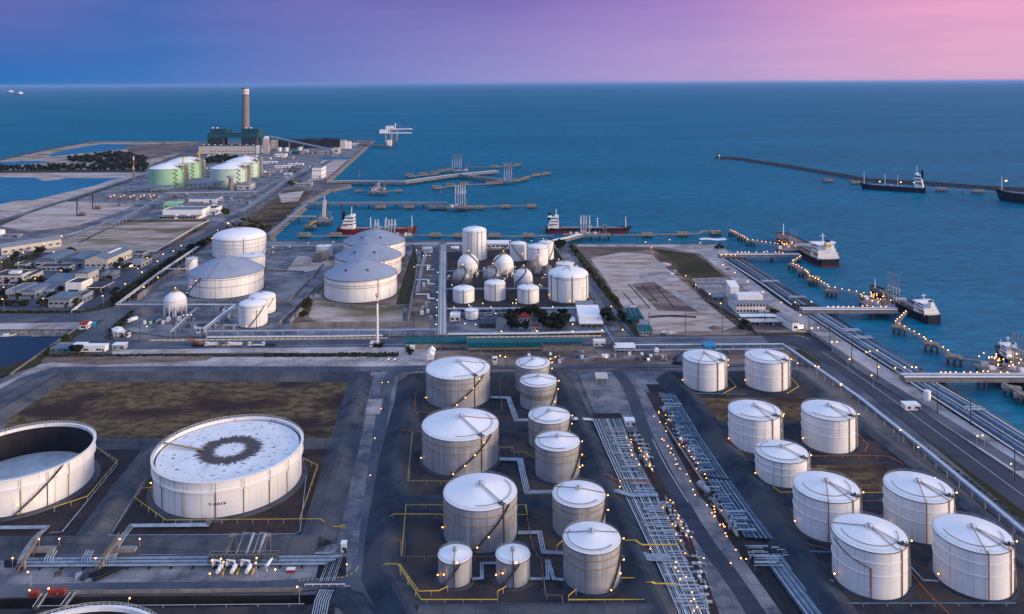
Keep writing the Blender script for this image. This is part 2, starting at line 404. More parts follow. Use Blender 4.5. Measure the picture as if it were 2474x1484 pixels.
# far left peninsula
patch('bare_ground', 'sandveg', [(0, 386), (120, 360), (235, 342.5), (480, 343), (430, 372), (330, 412), (0, 418)])
patch('pond', 'pond', [(115, 374.6), (166, 361), (242, 348.5), (357, 349), (338, 357), (242, 366.5), (123, 378.6)])
patch('pond', 'pond', [(-40, 393), (90, 388.5), (130, 391), (60, 398), (0, 405), (-40, 408)])
ribbon('road', 'soil', [(480, 344), (400, 362), (300, 384)], 14)
ribbon('road', 'asphalt2', [(440, 345), (350, 364), (270, 380)], 10)
patch('sand_shore', 'sand', [(-60, 419), (350, 415), (300, 436), (-60, 548)])
patch('pond', 'pond', [(-60, 428), (85, 429), (100, 434), (150, 430), (300, 431), (262, 437), (232, 448), (135, 471), (80, 484), (40, 485), (0, 494), (-60, 500)])
patch('sandbar', 'sand', [(92, 434), (150, 426), (178, 426), (140, 435), (105, 437)])
ribbon('road', 'palecon', [(420, 398), (354, 417.6), (180, 473), (0, 529), (-80, 552)], 10, smooth=False)
ribbon('scrub_strip', 'verge', [(430, 404), (362, 422), (190, 478), (20, 534), (-60, 560)], 9)
ribbon('scrub_strip', 'verge', [(-20, 392), (107, 364), (225, 345), (480, 345)], 12)
patch('scrub_strip', 'verge', [(0, 412), (350, 409), (352, 417), (0, 418)])
ribbon('scrub_strip', 'verge', [(400, 345), (330, 366), (250, 386)], 9)
patch('bare_ground', 'brownlot', [(300, 352), (480, 344), (440, 368), (330, 392)])
# plant platform with the green tanks
patch('plant_yard', 'concrete', [(352, 424), (480, 376), (880, 352), (782, 436), (745, 436), (540, 545), (300, 545), (100, 515)])
patch('grass_lot', 'drygrass', [(690, 458), (757, 462), (735, 485), (716, 500), (690, 529), (655, 560), (560, 552), (640, 500)])
patch('sand_lot', 'sand', [(672, 468), (735, 462), (720, 486), (680, 490)])
patch('sand_lot', 'sand', [(778, 388), (842, 386), (790, 430), (742, 440), (768, 405)])
patch('grass_lot', 'drygrass', [(700, 405), (742, 404), (720, 418), (692, 425)])
patch('canal_water', 'pond', [(770, 385), (785, 379), (852, 381), (838, 385)])
patch('coal_yard', 'trench', [(650, 336), (820, 334), (830, 356), (660, 362)])
# crane yard, the big vacant lot and the strips beside it
patch('sand_lot', 'sand', [(0, 548), (60, 520), (160, 487), (330, 494), (285, 515), (180, 548), (70, 560)])
patch('concrete_yard', 'concrete', [(-40, 566), (172, 566), (90, 606), (-40, 640)])
patch('scrub_strip', 'drygrass', [(-20, 655), (110, 592), (180, 560), (290, 532), (500, 530), (506, 545), (380, 612), (100, 616)])
patch('vacant_lot', 'sandveg', [(100, 611), (172, 568), (265, 538), (490, 536), (494, 541), (374, 610)])
ribbon('track', 'sand', [(-20, 628), (60, 604), (140, 577), (232, 545)], 8)
ribbon('track', 'asphalt2', [(190, 588), (245, 560), (290, 541)], 5)
# town ground
patch('town_ground', 'asphalt2', [(-40, 640), (100, 612), (372, 614), (340, 648), (240, 752), (-40, 758)])
patch('lawn', 'grass', [(0, 630), (92, 612), (130, 640), (60, 652), (0, 655)])
patch('lawn', 'verge', [(-40, 752), (200, 752), (340, 650), (470, 580), (530, 552), (540, 566), (430, 640), (330, 720), (270, 742), (195, 760), (-40, 762)])
ribbon('road', 'asphalt2', [(205, 745), (260, 715), (330, 662), (400, 620), (480, 577), (550, 536), (620, 494), (690, 448), (760, 408), (800, 388)], 14)
ribbon('road', 'asphalt2', [(150, 684), (220, 690), (268, 690), (305, 668)], 10)
# main road net
patch('verge', 'verge', [(100, 852), (137, 826), (182, 797), (230, 786), (200, 812), (196, 826), (230, 838), (200, 856)])
patch('verge', 'verge', [(228, 830), (258, 800), (310, 755), (330, 752), (300, 785), (268, 815), (278, 822), (340, 822), (340, 828), (250, 829)])
patch('sand_track', 'palecon', [(-40, 783), (200, 780), (232, 786), (190, 796), (-40, 797)])
ribbon('road', 'asphalt2', [(-60, 768), (100, 767), (230, 765), (300, 762), (322, 752)], 24, smooth=False)
ribbon('road', 'asphalt2', [(300, 762), (268, 785), (232, 806), (213, 820), (226, 831), (280, 834), (400, 832)], 22)
patch('yard_strip', 'palecon', [(270, 849), (300, 839), (930, 839.5), (985, 840), (975, 855), (620, 853), (270, 857)])
ribbon('road', 'asphalt2', [(280, 834), (600, 830), (1000, 826), (1400, 823.5), (1800, 821.5), (1900, 822)], 23, smooth=False)
ribbon('road_line', 'mark', [(400, 826), (900, 821), (1400, 817.5), (1860, 815)], 0.35, smooth=False)
ribbon('road_line', 'mark', [(400, 839), (900, 834), (1400, 830), (1860, 827)], 0.3, smooth=False)
ribbon('road', 'asphalt', [(1850, 821.5), (1900, 822), (1935, 828), (1985, 850), (2093, 922), (2246, 1032), (2474, 1200), (2800, 1440)], 21)
ribbon('verge', 'grass', [(1925, 846), (1990, 890), (2120, 985), (2300, 1120), (2474, 1252), (2800, 1500)], 7)
ribbon('road_line', 'mark', [(1985, 850), (2093, 922), (2246, 1032), (2474, 1200)], 0.3)
# open strip between the road and the basins
patch('verge', 'verge', [(-60, 906), (110, 857), (985, 855), (960, 866), (400, 866), (140, 870), (-60, 930)])
patch('concrete_apron', 'palecon', [(-60, 960), (100, 880), (190, 868), (500, 864), (960, 862), (1050, 868), (1040, 895), (150, 897), (80, 905), (-60, 985)])
patch('brown_lot', 'brownlot', [(110, 862), (520, 861), (500, 872), (240, 884), (150, 878), (100, 876)])
patch('concrete_apron', 'palecon', [(965, 842), (1040, 842), (1080, 890), (960, 892)])
ribbon('road', 'asphalt2', [(-60, 985), (60, 917), (130, 894), (400, 892), (900, 893), (1240, 885), (1650, 882), (1950, 878), (2000, 892), (2180, 1035), (2480, 1290)], 10, smooth=False)
patch('works_yard', 'brownlot', [(1045, 850), (1640, 846), (1660, 880), (1045, 888)])
patch('works_yard', 'brownlot', [(1760, 845), (1900, 845), (1930, 875), (1760, 880)])
# left basins
patch('grass_lot', 'drygrass', [(20, 1012), (152, 914), (850, 914), (818, 1070), (0, 1065)])
patch('basin_floor', 'basin', [(-200, 1070), (850, 1070), (800, 1300), (-300, 1310)])
patch('concrete_road', 'concrete', [(896, 900), (962, 900), (912, 1233), (900, 1400), (860, 1400), (780, 1340), (822, 1232)])
ribbon('road', 'asphalt2', [(960, 895), (935, 930), (905, 1150), (890, 1290), (884, 1370)], 7.5)
patch('concrete_yard', 'concrete', [(-100, 1350), (795, 1345), (860, 1400), (860, 1420), (700, 1425), (-100, 1436)])
ribbon('road', 'asphalt2', [(-60, 1433), (260, 1425), (620, 1421), (780, 1410), (850, 1396), (882, 1360)], 8, smooth=True)
ribbon('road', 'asphalt2', [(884, 1350), (878, 1400), (890, 1440), (935, 1520)], 11)
patch('trench_floor', 'trench', [(10, 1345), (800, 1342), (838, 1348), (835, 1398), (762, 1400), (770, 1368), (10, 1374)])
patch('trench_floor', 'trench', [(770, 1424), (812, 1422), (808, 1490), (752, 1490)])
patch('basin_floor', 'tarmacpad', [(-100, 1476), (760, 1466), (770, 1500), (-100, 1510)])
# centre basin
patch('basin_floor', 'tarmacpad', [(985, 905), (1365, 902), (1640, 1490), (990, 1490), (925, 1370), (930, 1240)])
patch('concrete_apron', 'concrete', [(1395, 900), (1590, 900), (1990, 1500), (1640, 1500)])
patch('trench_floor', 'trench', [(1432, 1000), (1500, 1000), (1510, 1030), (1600, 1240), (1720, 1500), (1620, 1500)])
patch('trench_floor', 'trench', [(1560, 930), (1640, 930), (1860, 1310), (2030, 1500), (1900, 1500), (1750, 1290)])
patch('pump_pad', 'basin', [(1508, 1045), (1545, 1045), (1665, 1290), (1740, 1490), (1700, 1490), (1600, 1240)])
patch('pump_pad', 'basin', [(1560, 950), (1590, 950), (1720, 1160), (1850, 1330), (1800, 1320), (1690, 1200)])
ribbon('road', 'asphalt', [(1485, 895), (1520, 940), (1556, 1040), (1605, 1140), (1690, 1290), (1770, 1400), (1850, 1520)], 7.5)
ribbon('kerb_line', 'mark', [(1576, 1062), (1610, 1130), (1663, 1216)], 0.35)
# right basin
patch('basin_floor', 'tarmacpad', [(1600, 905), (1930, 900), (2260, 1150), (2600, 1500), (2010, 1500), (1840, 1230), (1650, 960)])
patch('grass_lot', 'drygrass', [(1655, 964), (1955, 962), (2010, 1018), (1700, 1020)])
patch('grass_lot', 'drygrass', [(1950, 1126), (2135, 1123), (2190, 1190), (1960, 1192)])
# middle plant
patch('plant_yard', 'concrete', [(300, 800), (490, 600), (655, 585), (1365, 592), (1500, 800), (1400, 812), (400, 815)])
patch('basin_floor', 'concrete', [(335, 730), (445, 640), (560, 600), (760, 590), (800, 605), (700, 730)])
patch('bare_ground', 'brownlot', [(700, 790), (760, 700), (830, 610), (980, 600), (985, 740), (975, 790)])
patch('sand_heap_ground', 'sandveg', [(745, 765), (770, 700), (840, 735), (975, 742), (972, 785), (770, 785)])
patch('sand_heap_ground', 'sand', [(690, 660), (720, 618), (745, 622), (800, 645), (740, 658)])
patch('grass_lot', 'verge', [(955, 740), (985, 640), (1000, 600), (985, 590), (1000, 590), (1010, 640), (985, 745)])
patch('bare_ground', 'brownlot', [(990, 800), (1005, 640), (1060, 600), (1060, 800)])
ribbon('road', 'asphalt2', [(1052, 800), (1052, 720), (1050, 640), (1050, 600)], 9, smooth=False)
patch('basin_floor', 'basin', [(1080, 740), (1080, 610), (1340, 600), (1440, 735), (1430, 745), (1080, 760)])
patch('concrete_yard', 'concrete', [(1080, 790), (1080, 762), (1200, 758), (1230, 800), (1100, 800)])
# centre right lots
ribbon('road', 'asphalt2', [(1366, 592), (1400, 635), (1450, 710), (1500, 770), (1540, 815)], 8)
patch('verge', 'verge', [(1372, 595), (1392, 595), (1440, 650), (1500, 740), (1550, 815), (1535, 815), (1480, 740), (1420, 660)])
patch('verge', 'brownlot', [(1392, 597), (1720, 592), (1800, 650), (1990, 780), (1990, 812), (1555, 812), (1440, 655)])
patch('sand_lot', 'sand', [(1412, 606), (1560, 602), (1600, 640), (1660, 690), (1700, 728), (1780, 790), (1750, 800), (1560, 808), (1500, 735), (1455, 665)])
patch('brown_lot', 'brownlot', [(1525, 688), (1580, 682), (1650, 730), (1688, 756), (1590, 752)])
patch('grass_lot', 'grass', [(1572, 601), (1604, 605), (1680, 616), (1705, 632), (1752, 670), (1664, 675)])
patch('concrete_yard', 'concrete', [(1672, 676), (1752, 672), (1930, 800), (1850, 808), (1770, 765)])
for i, (a, b_, c_, d) in enumerate(((35, 775, 265, 1040), (180, 790, 350, 975), (330, 800, 530, 1035), (-20, 870, 115, 1030))):
    ribbon('wheel_rut', 'trench', [(1510 + .2238 * a, 513.4 + .2238 * b_), (1510 + .2238 * c_, 513.4 + .2238 * d)], 1.3)
ribbon('scrub_strip', 'drygrass', [(1570, 601), (1640, 652), (1690, 702), (1735, 745), (1775, 775)], 8)
ribbon('scrub_strip', 'drygrass', [(1568, 768), (1620, 765), (1682, 768)], 6)
patch('brown_lot', 'brownlot', [(1400, 600), (1560, 598), (1600, 618), (1500, 612), (1425, 625)])
patch('pale_rubble', 'palecon', [(1530, 662), (1610, 655), (1640, 680), (1560, 684)])
ribbon('track', 'palecon', [(1622, 700), (1650, 722), (1680, 746)], 4)
patch('quay_road', 'palecon', [(1395, 597), (1395, 592), (1740, 592), (1790, 640), (1960, 758), (2150, 885), (2290, 965), (2474, 1078), (2474, 1160), (2250, 1010), (2100, 905), (1960, 810), (1800, 700), (1690, 614), (1600, 598)])
ribbon('road', 'asphalt2', [(1945, 800), (2100, 905), (2300, 1030), (2474, 1140)], 8, smooth=False)
patch('grass_lot', 'brownlot', [(1790, 790), (1935, 785), (1950, 808), (1810, 811)])
# reinforced belt that carries the quay pipes
patch('trench_floor', 'trench', [(1733, 618), (1762, 616), (1965, 735), (1990, 745), (1925, 755), (1900, 740)])
patch('trench_floor', 'trench', [(1950, 765), (2010, 760), (2200, 884), (2230, 896), (2165, 905), (2100, 865)])
patch('trench_floor', 'trench', [(2200, 930), (2270, 925), (2474, 1052), (2474, 1110), (2300, 1000)])
# ---------------------------------------------------------------- berms round the tank basins
def berm(label, pts, h=4.0, top=2.0, slope=1.9, mt='berm', name='containment_berm'):
    path = [G(p[0], p[1], h) for p in pts]
    prof = [(-(top / 2 + h * slope), 0.0), (-top / 2, h), (top / 2, h), (top / 2 + h * slope, 0.0)]
    cols = [[(q.x, q.y, z) for q in offset_path(path, -d)] for d, z in prof]; n = len(path)
    b = MB(); vs = [p for c in cols for p in c]; fs = []
    for k in range(3):
        for i in range(n - 1): fs.append((k * n + i, k * n + i + 1, (k + 1) * n + i + 1, (k + 1) * n + i)[::-1])
    fs += [(0, n, 2 * n, 3 * n), (n - 1, 2 * n - 1, 3 * n - 1, 4 * n - 1)[::-1]]
    b.add(vs, fs)
    o = b.build(name, M[mt], world=True)
    return tag(o, label, 'embankment')
berm('long grey sealed berm behind and beside the dry grass lot', [(-120, 1075), (0, 990), (150, 899), (500, 898), (874, 900)])
berm('grey sealed berm along the concrete road, right of the white floating roof tanks', [(874, 899), (828, 1073), (766, 1297)], top=3)
berm('dark sealed berm in front of the two floating roof tanks', [(-150, 1302), (300, 1299), (770, 1297)], 4.5)
berm('low cross berm between the dry grass lot and the floating roof tanks', [(-100, 1062), (383, 1061), (826, 1060)], 3.2)
berm('diagonal berm between the two white floating roof tanks', [(383, 1063), (300, 1170), (212, 1292)], 4)
berm('dark berm left of the streaked grey tanks', [(996, 905), (957, 1086), (934, 1246), (930, 1308), (926, 1366), (1000, 1500)], 4.5, mt='bermdark')
berm('dark berm behind the streaked grey tanks', [(996, 903), (1180, 900), (1355, 897)], 4, mt='bermdark')
berm('dark berm between the streaked grey tanks and the pipe tracks', [(1345, 897), (1370, 949), (1416, 1048), (1462, 1155), (1496, 1233), (1543, 1353), (1618, 1500)], 4.5, mt='bermdark')
berm('cross berm between the topmost and the middle big grey tank', [(974, 1022), (1200, 1020), (1416, 1017)], 3.5, mt='bermdark')
berm('cross berm between the middle and the lowest big grey tank', [(942, 1200), (1200, 1198), (1500, 1194)], 3.5, mt='bermdark')
berm('grey berm across the bottom below the two small grey tanks', [(1010, 1468), (1300, 1466), (1625, 1463)], 3.5, mt='berm')
berm('dark berm left of the white cone roof tanks', [(1612, 900), (1668, 955), (1775, 1104), (1860, 1212), (1932, 1334), (2050, 1500)], 4.5, mt='bermdark')
berm('dark berm behind the two farthest white cone roof tanks', [(1612, 899), (1750, 898), (1925, 895)], 3.5, mt='bermdark')
berm('low grey berm right of the white cone roof tanks', [(1925, 895), (2100, 1030), (2260, 1150), (2480, 1318), (2600, 1410)], 2.2, mt='berm')
berm('cross berm between the second and third row of white tanks', [(1690, 1026), (1850, 1025), (2090, 1022)], 2.8, mt='bermdark')
berm('cross berm behind the four nearest white tanks', [(1815, 1200), (2000, 1197), (2310, 1192)], 2.8, mt='bermdark')
berm('curved dark berm beside the bend in the bottom road', [(815, 1424), (850, 1436), (872, 1462), (890, 1500)], 2.5, mt='bermdark')
# ---------------------------------------------------------------- paints
M['white'] = mat('white_paint', (0.80, 0.775, 0.77), (0.70, 0.675, 0.67), 0.45, scale=0.35, stretch=(1, 1, 0.18), contrast=0.5, c2=(0.74, 0.715, 0.70), big=0.05)
M['roofwhite'] = mat('white_roof_paint', (0.82, 0.80, 0.80), (0.74, 0.72, 0.73), 0.5, scale=0.25, c2=(0.78, 0.765, 0.775), big=0.06)
M['domegrey'] = mat('grey_dome_paint', (0.26, 0.30, 0.39), (0.19, 0.22, 0.30), 0.45, scale=0.12, c2=(0.27, 0.295, 0.38), big=0.03, contrast=0.6)
M['greensh'] = mat('pale_green_paint', (0.30, 0.51, 0.34), (0.25, 0.44, 0.30), 0.5, scale=0.05)
M['greenpale'] = mat('very_pale_green_paint', (0.48, 0.60, 0.50), (0.42, 0.54, 0.45), 0.5, scale=0.05)
M['steel'] = mat('galvanised_steel', (0.42, 0.43, 0.45), (0.30, 0.31, 0.33), 0.5, 0.3, scale=0.5)
M['pipe'] = mat('pale_pipe', (0.40, 0.47, 0.57), (0.24, 0.30, 0.39), 0.4, 0.25, scale=0.3)  # reflected sky blue is put into this and the dark pipe colour
M['pipedark'] = mat('dark_pipe', (0.12, 0.20, 0.29), (0.06, 0.105, 0.165), 0.5, 0.25, scale=0.3)
M['brown'] = mat('rusty_brown_paint', (0.22, 0.12, 0.09), (0.15, 0.085, 0.07), 0.7, scale=0.5)
M['dark'] = mat('dark_grey_paint', (0.07, 0.07, 0.08), (0.045, 0.045, 0.052), 0.6, scale=0.5)
M['black'] = mat('black_paint', (0.016, 0.017, 0.022), (0.010, 0.011, 0.015), 0.6, scale=0.5)
M['yellow'] = mat('yellow_paint', (0.62, 0.42, 0.06), (0.50, 0.32, 0.05), 0.55, scale=0.4)
M['orange'] = mat('orange_paint', (0.42, 0.12, 0.035), (0.30, 0.085, 0.03), 0.6, scale=0.4)
M['red'] = mat('red_paint', (0.32, 0.045, 0.035), (0.22, 0.035, 0.03), 0.6, scale=0.4)
M['hullred'] = mat('red_hull_paint', (0.17, 0.020, 0.022), (0.11, 0.016, 0.02), 0.5, scale=0.2)
M['navy'] = mat('navy_hull_paint', (0.022, 0.026, 0.042), (0.014, 0.017, 0.03), 0.5, scale=0.2)
M['teal'] = mat('teal_cladding', (0.030, 0.088, 0.115), (0.022, 0.066, 0.09), 0.5, scale=0.1)
M['tealroof'] = mat('teal_roofing', (0.012, 0.105, 0.13), (0.010, 0.08, 0.10), 0.5, scale=0.1)
M['cyan'] = mat('bright_blue_sheeting', (0.03, 0.25, 0.42), (0.03, 0.19, 0.33), 0.5, scale=0.3)
M['conc'] = mat('structural_concrete', (0.26, 0.225, 0.205), (0.155, 0.135, 0.125), 0.85, scale=0.25, contrast=0.6)
M['pile'] = mat('dark_pile', (0.085, 0.075, 0.075), (0.05, 0.045, 0.05), 0.8, scale=0.4)
M['cream'] = mat('cream_wall', (0.56, 0.51, 0.47), (0.46, 0.42, 0.39), 0.7, scale=0.25)
M['greywall'] = mat('grey_wall', (0.34, 0.36, 0.40), (0.26, 0.28, 0.31), 0.7, scale=0.25)
M['roofblue'] = mat('blue_grey_roof', (0.13, 0.175, 0.23), (0.095, 0.13, 0.175), 0.5, scale=0.2)
M['roofgrey'] = mat('grey_roof', (0.24, 0.25, 0.28), (0.17, 0.18, 0.21), 0.6, scale=0.2)
M['roofdark'] = mat('dark_roof', (0.035, 0.045, 0.065), (0.024, 0.03, 0.045), 0.6, scale=0.2)
M['glass'] = mat('dark_glass', (0.030, 0.045, 0.065), (0.02, 0.03, 0.045), 0.15, scale=0.5, spec=0.6)
M['tyre'] = mat('tyre_rubber', (0.02, 0.02, 0.021), (0.013, 0.013, 0.014), 0.8, scale=2)
M['ochre'] = mat('ochre_walkway', (0.36, 0.25, 0.12), (0.25, 0.175, 0.09), 0.7, scale=0.4)
M['lamp'] = emit('lamp_light', (1.0, 0.32, 0.035), 12.0)
M['lampw'] = emit('white_lamp_light', (1.0, 0.72, 0.38), 5.0)
def shell_streaks(name, base, light, dark, band=None):
    """aluminium cladding: vertical streaks run down from each sheet joint"""
    m, nt, b = new_mat(name)
    tcn = nt.nodes.new('ShaderNodeNewGeometry')
    mp = nt.nodes.new('ShaderNodeMapping'); mp.inputs['Scale'].default_value = (1, 1, 0.03); nt.links.new(tcn.outputs['Position'], mp.inputs[0])
    n = nt.nodes.new('ShaderNodeTexNoise'); n.inputs['Scale'].default_value = 0.55; n.inputs['Detail'].default_value = 5; n.inputs['Roughness'].default_value = 0.75
    nt.links.new(mp.outputs[0], n.inputs['Vector'])
    r = ramp_node(nt, [(0.30, col4(dark)), (0.47, col4(base)), (0.56, col4(base)), (0.70, col4(light))]); nt.links.new(n.outputs['Fac'], r.inputs[0])
    mp2 = nt.nodes.new('ShaderNodeMapping'); mp2.inputs['Scale'].default_value = (0.4, 0.4, 0.5); nt.links.new(tcn.outputs['Position'], mp2.inputs[0])
    n2 = nt.nodes.new('ShaderNodeTexNoise'); n2.inputs['Scale'].default_value = 0.4; n2.inputs['Detail'].default_value = 4; nt.links.new(mp2.outputs[0], n2.inputs['Vector'])
    r2 = ramp_node(nt, [(0.3, (0.82, 0.82, 0.84, 1)), (0.7, (1.1, 1.1, 1.1, 1))]); nt.links.new(n2.outputs['Fac'], r2.inputs[0])
    nt.links.new(mixrgb(nt, 1.0, r.outputs[0], r2.outputs[0], 'MULTIPLY'), b.inputs['Base Color'])
    b.inputs['Metallic'].default_value = 0.25; b.inputs['Roughness'].default_value = 0.5
    MATS[name] = m; return m
M['clad'] = shell_streaks('streaked_cladding', (0.36, 0.365, 0.39), (0.60, 0.59, 0.60), (0.20, 0.20, 0.225))
def shell_white():
    """white plate shell: faint course seams and thin grey brown runs"""
    m, nt, b = new_mat('white_shell_paint'); tcn = nt.nodes.new('ShaderNodeNewGeometry')
    def noise(sc, st, det):
        mp = nt.nodes.new('ShaderNodeMapping'); mp.inputs['Scale'].default_value = st; nt.links.new(tcn.outputs['Position'], mp.inputs[0])
        n = nt.nodes.new('ShaderNodeTexNoise'); n.inputs['Scale'].default_value = sc; n.inputs['Detail'].default_value = det; nt.links.new(mp.outputs[0], n.inputs['Vector']); return n.outputs['Fac']
    def rp(src, st):
        r = ramp_node(nt, st); nt.links.new(src, r.inputs[0]); return r.outputs[0]
    c = rp(noise(.12, (1, 1, .5), 6), [(.3, (.70, .68, .68, 1)), (.7, (.81, .785, .775, 1))])
    c = mixrgb(nt, rp(noise(.7, (1, 1, .035), 5), [(.54, (0, 0, 0, 1)), (.72, (.85, .85, .85, 1))]), c, (.45, .385, .34, 1))
    sp = nt.nodes.new('ShaderNodeSeparateXYZ'); nt.links.new(tcn.outputs['Position'], sp.inputs[0])
    v = sp.outputs[2]
    for op, k in (('MULTIPLY', .42), ('FRACT', None), ('LESS_THAN', .045), ('MULTIPLY', .3)):
        n = nt.nodes.new('ShaderNodeMath'); n.operation = op; nt.links.new(v, n.inputs[0]); v = n.outputs[0]
        if k: n.inputs[1].default_value = k
    c = mixrgb(nt, v, c, (.42, .41, .43, 1))
    nt.links.new(c, b.inputs['Base Color']); b.inputs['Roughness'].default_value = .45; return m
M['shell'] = shell_white()
M['silver'] = mat('bare_metal_sphere', (0.40, 0.38, 0.38), (0.24, 0.22, 0.22), 0.42, 0.5, scale=0.25, world=False)
M['rusty'] = mat('weathered_tank', (0.30, 0.255, 0.235), (0.16, 0.14, 0.14), 0.7, 0.2, scale=0.4, stretch=(1, 1, 0.2), world=False)
def floating_roof_mat(rad, ringed=True):
    """white pontoon roof with a ragged stained ring round the middle and loose puddle marks"""
    m, nt, b = new_mat('floating_roof')
    tcn = nt.nodes.new('ShaderNodeTexCoord'); sp = nt.nodes.new('ShaderNodeSeparateXYZ'); nt.links.new(tcn.outputs['Object'], sp.inputs[0])
    def mt(op, a, b_=None, cl=False):
        n = nt.nodes.new('ShaderNodeMath'); n.operation = op; n.use_clamp = cl
        for s, v in zip(n.inputs, (a, b_)):
            if v is None: continue
            if isinstance(v, (int, float)): s.default_value = v
            else: nt.links.new(v, s)
        return n.outputs[0]
    rr = mt('SQRT', mt('ADD', mt('MULTIPLY', sp.outputs[0], sp.outputs[0]), mt('MULTIPLY', sp.outputs[1], sp.outputs[1])))
    ang = mt('ARCTAN2', sp.outputs[1], sp.outputs[0])
    cb = nt.nodes.new('ShaderNodeCombineXYZ'); nt.links.new(mt('MULTIPLY', ang, 11.0), cb.inputs[0]); nt.links.new(mt('MULTIPLY', rr, 0.07), cb.inputs[1])
    n = nt.nodes.new('ShaderNodeTexNoise'); n.inputs['Scale'].default_value = 1.15; n.inputs['Detail'].default_value = 4; n.inputs['Roughness'].default_value = 0.8
    nt.links.new(cb.outputs[0], n.inputs['Vector'])
    rag = mt('MULTIPLY', mt('SUBTRACT', n.outputs['Fac'], 0.5), rad * 0.42)
    d = mt('ABSOLUTE', mt('SUBTRACT', mt('ADD', rr, rag), rad * 0.325))
    ring = nt.nodes.new('ShaderNodeMapRange'); nt.links.new(d, ring.inputs[0])
    ring.inputs['From Min'].default_value = rad * 0.135; ring.inputs['From Max'].default_value = rad * 0.10
    n3 = nt.nodes.new('ShaderNodeTexNoise'); n3.inputs['Scale'].default_value = 0.55; n3.inputs['Detail'].default_value = 2
    mp = nt.nodes.new('ShaderNodeMapping'); mp.inputs['Scale'].default_value = (0.55, 1.3, 1); nt.links.new(tcn.outputs['Object'], mp.inputs[0]); nt.links.new(mp.outputs[0], n3.inputs['Vector'])
    spots = ramp_node(nt, [(0.645, (0, 0, 0, 1)), (0.66, (1, 1, 1, 1))]); nt.links.new(n3.outputs['Fac'], spots.inputs[0])
    n4 = nt.nodes.new('ShaderNodeTexNoise'); n4.inputs['Scale'].default_value = 0.12; n4.inputs['Detail'].default_value = 5; nt.links.new(tcn.outputs['Object'], n4.inputs['Vector'])
    basec = ramp_node(nt, [(0.35, (0.66, 0.66, 0.68, 1) if ringed else (.30, .34, .40, 1)), (0.65, (0.78, 0.76, 0.77, 1) if ringed else (.42, .46, .52, 1))]); nt.links.new(n4.outputs['Fac'], basec.inputs[0])  # without the ring, shade from the tank walls is put into a darker base
    n5 = nt.nodes.new('ShaderNodeTexNoise'); n5.inputs['Scale'].default_value = 0.5; nt.links.new(tcn.outputs['Object'], n5.inputs['Vector'])
    stain = ramp_node(nt, [(0.3, (0.012, 0.008, 0.009, 1)), (0.7, (0.08, 0.045, 0.038, 1))]); nt.links.new(n5.outputs['Fac'], stain.inputs[0])
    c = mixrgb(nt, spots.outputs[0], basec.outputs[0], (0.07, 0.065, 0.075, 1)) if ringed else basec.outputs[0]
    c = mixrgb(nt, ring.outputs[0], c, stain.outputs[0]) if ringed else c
    nt.links.new(c, b.inputs['Base Color']); b.inputs['Roughness'].default_value = 0.5
    return m
# ---------------------------------------------------------------- tank maths
def tank_fit(xl, xr, yb, yt):
    """outline in the photograph -> centre, radius and height of an upright cylinder"""
    xc = (xl + xr) / 2
    ux, uy = unroll(xc, yb); Yf = F * H / uy; s = math.sqrt(1 + (ux / F) ** 2)
    wpx = xr - xl; Rr = wpx * Yf / (2 * F * s - wpx)
    Yc = Yf + Rr
    y_un = unroll(xc, yt)[1]
    hgt = H - y_un * Yf / F
    # centre column of the outline
    xm, _ = unroll(xc, (yb + yt) / 2)
    t0, t1 = math.atan((unroll(xl, yb)[0]) / F), math.atan((unroll(xr, yb)[0]) / F)
    Xc = Yc * math.tan((t0 + t1) / 2)
    return Vector((Xc, Yc, 0)), Rr, hgt
def helix(rad, z0, z1, a0, a1, n=28):
    return [(rad * math.cos(lerp(a0, a1, i / n)), rad * math.sin(lerp(a0, a1, i / n)), lerp(z0, z1, i / n)) for i in range(n + 1)]
def stair_mb(rad, z0, z1, a0, a1, w=1.0):
    b = MB(); n = 34
    p, q = helix(rad + 0.12, z0, z1, a0, a1, n), helix(rad + w, z0, z1, a0, a1, n)
    for i in range(n):
        b.add([p[i], q[i], q[i + 1], p[i + 1]] + [(x, y, z - 0.25) for x, y, z in (p[i], q[i], q[i + 1], p[i + 1])], [(0, 1, 2, 3), (7, 6, 5, 4), (1, 5, 6, 2), (0, 3, 7, 4)])
    b.tube([(x, y, z + 1.1) for x, y, z in q], 0.07, 4); b.tube([(x, y, z + 0.6) for x, y, z in q], 0.05, 4)
    for i in range(0, n + 1, 3): b.bar(q[i], (q[i][0], q[i][1], q[i][2] + 1.1), 0.07, 0.07)
    return b
def rail_mb(rad, z, n=48, a0=0, a1=2 * PI, hgt=1.1):
    b = MB(); full = a1 - a0 > 6.28
    pts = [(rad * math.cos(lerp(a0, a1, i / n)), rad * math.sin(lerp(a0, a1, i / n)), z) for i in range(n if full else n + 1)]
    for k in (0.55, 1.0): b.tube([(x, y, zz + hgt * k) for x, y, zz in pts], 0.045, 4, closed=full)
    for x, y, zz in pts: b.bar((x, y, zz), (x, y, zz + hgt), 0.06, 0.06)
    return b
def ring_mb(rad, z, w=0.25, h=0.25, n=64):
    return MB().lathe([(rad, z), (rad + w, z), (rad + w, z + h), (rad, z + h)], n)
def bulb(parent, loc, r=0.5, mt='lamp'):
    r *= .68; b = MB(); b.lathe([(0.001, -r * 0.7), (r * 0.8, -r * 0.5), (r, 0), (r * 0.8, r * 0.5), (0.001, r * 0.7)], 8)
    o = b.build('lamp', M[mt], parent); o.location = loc; return o
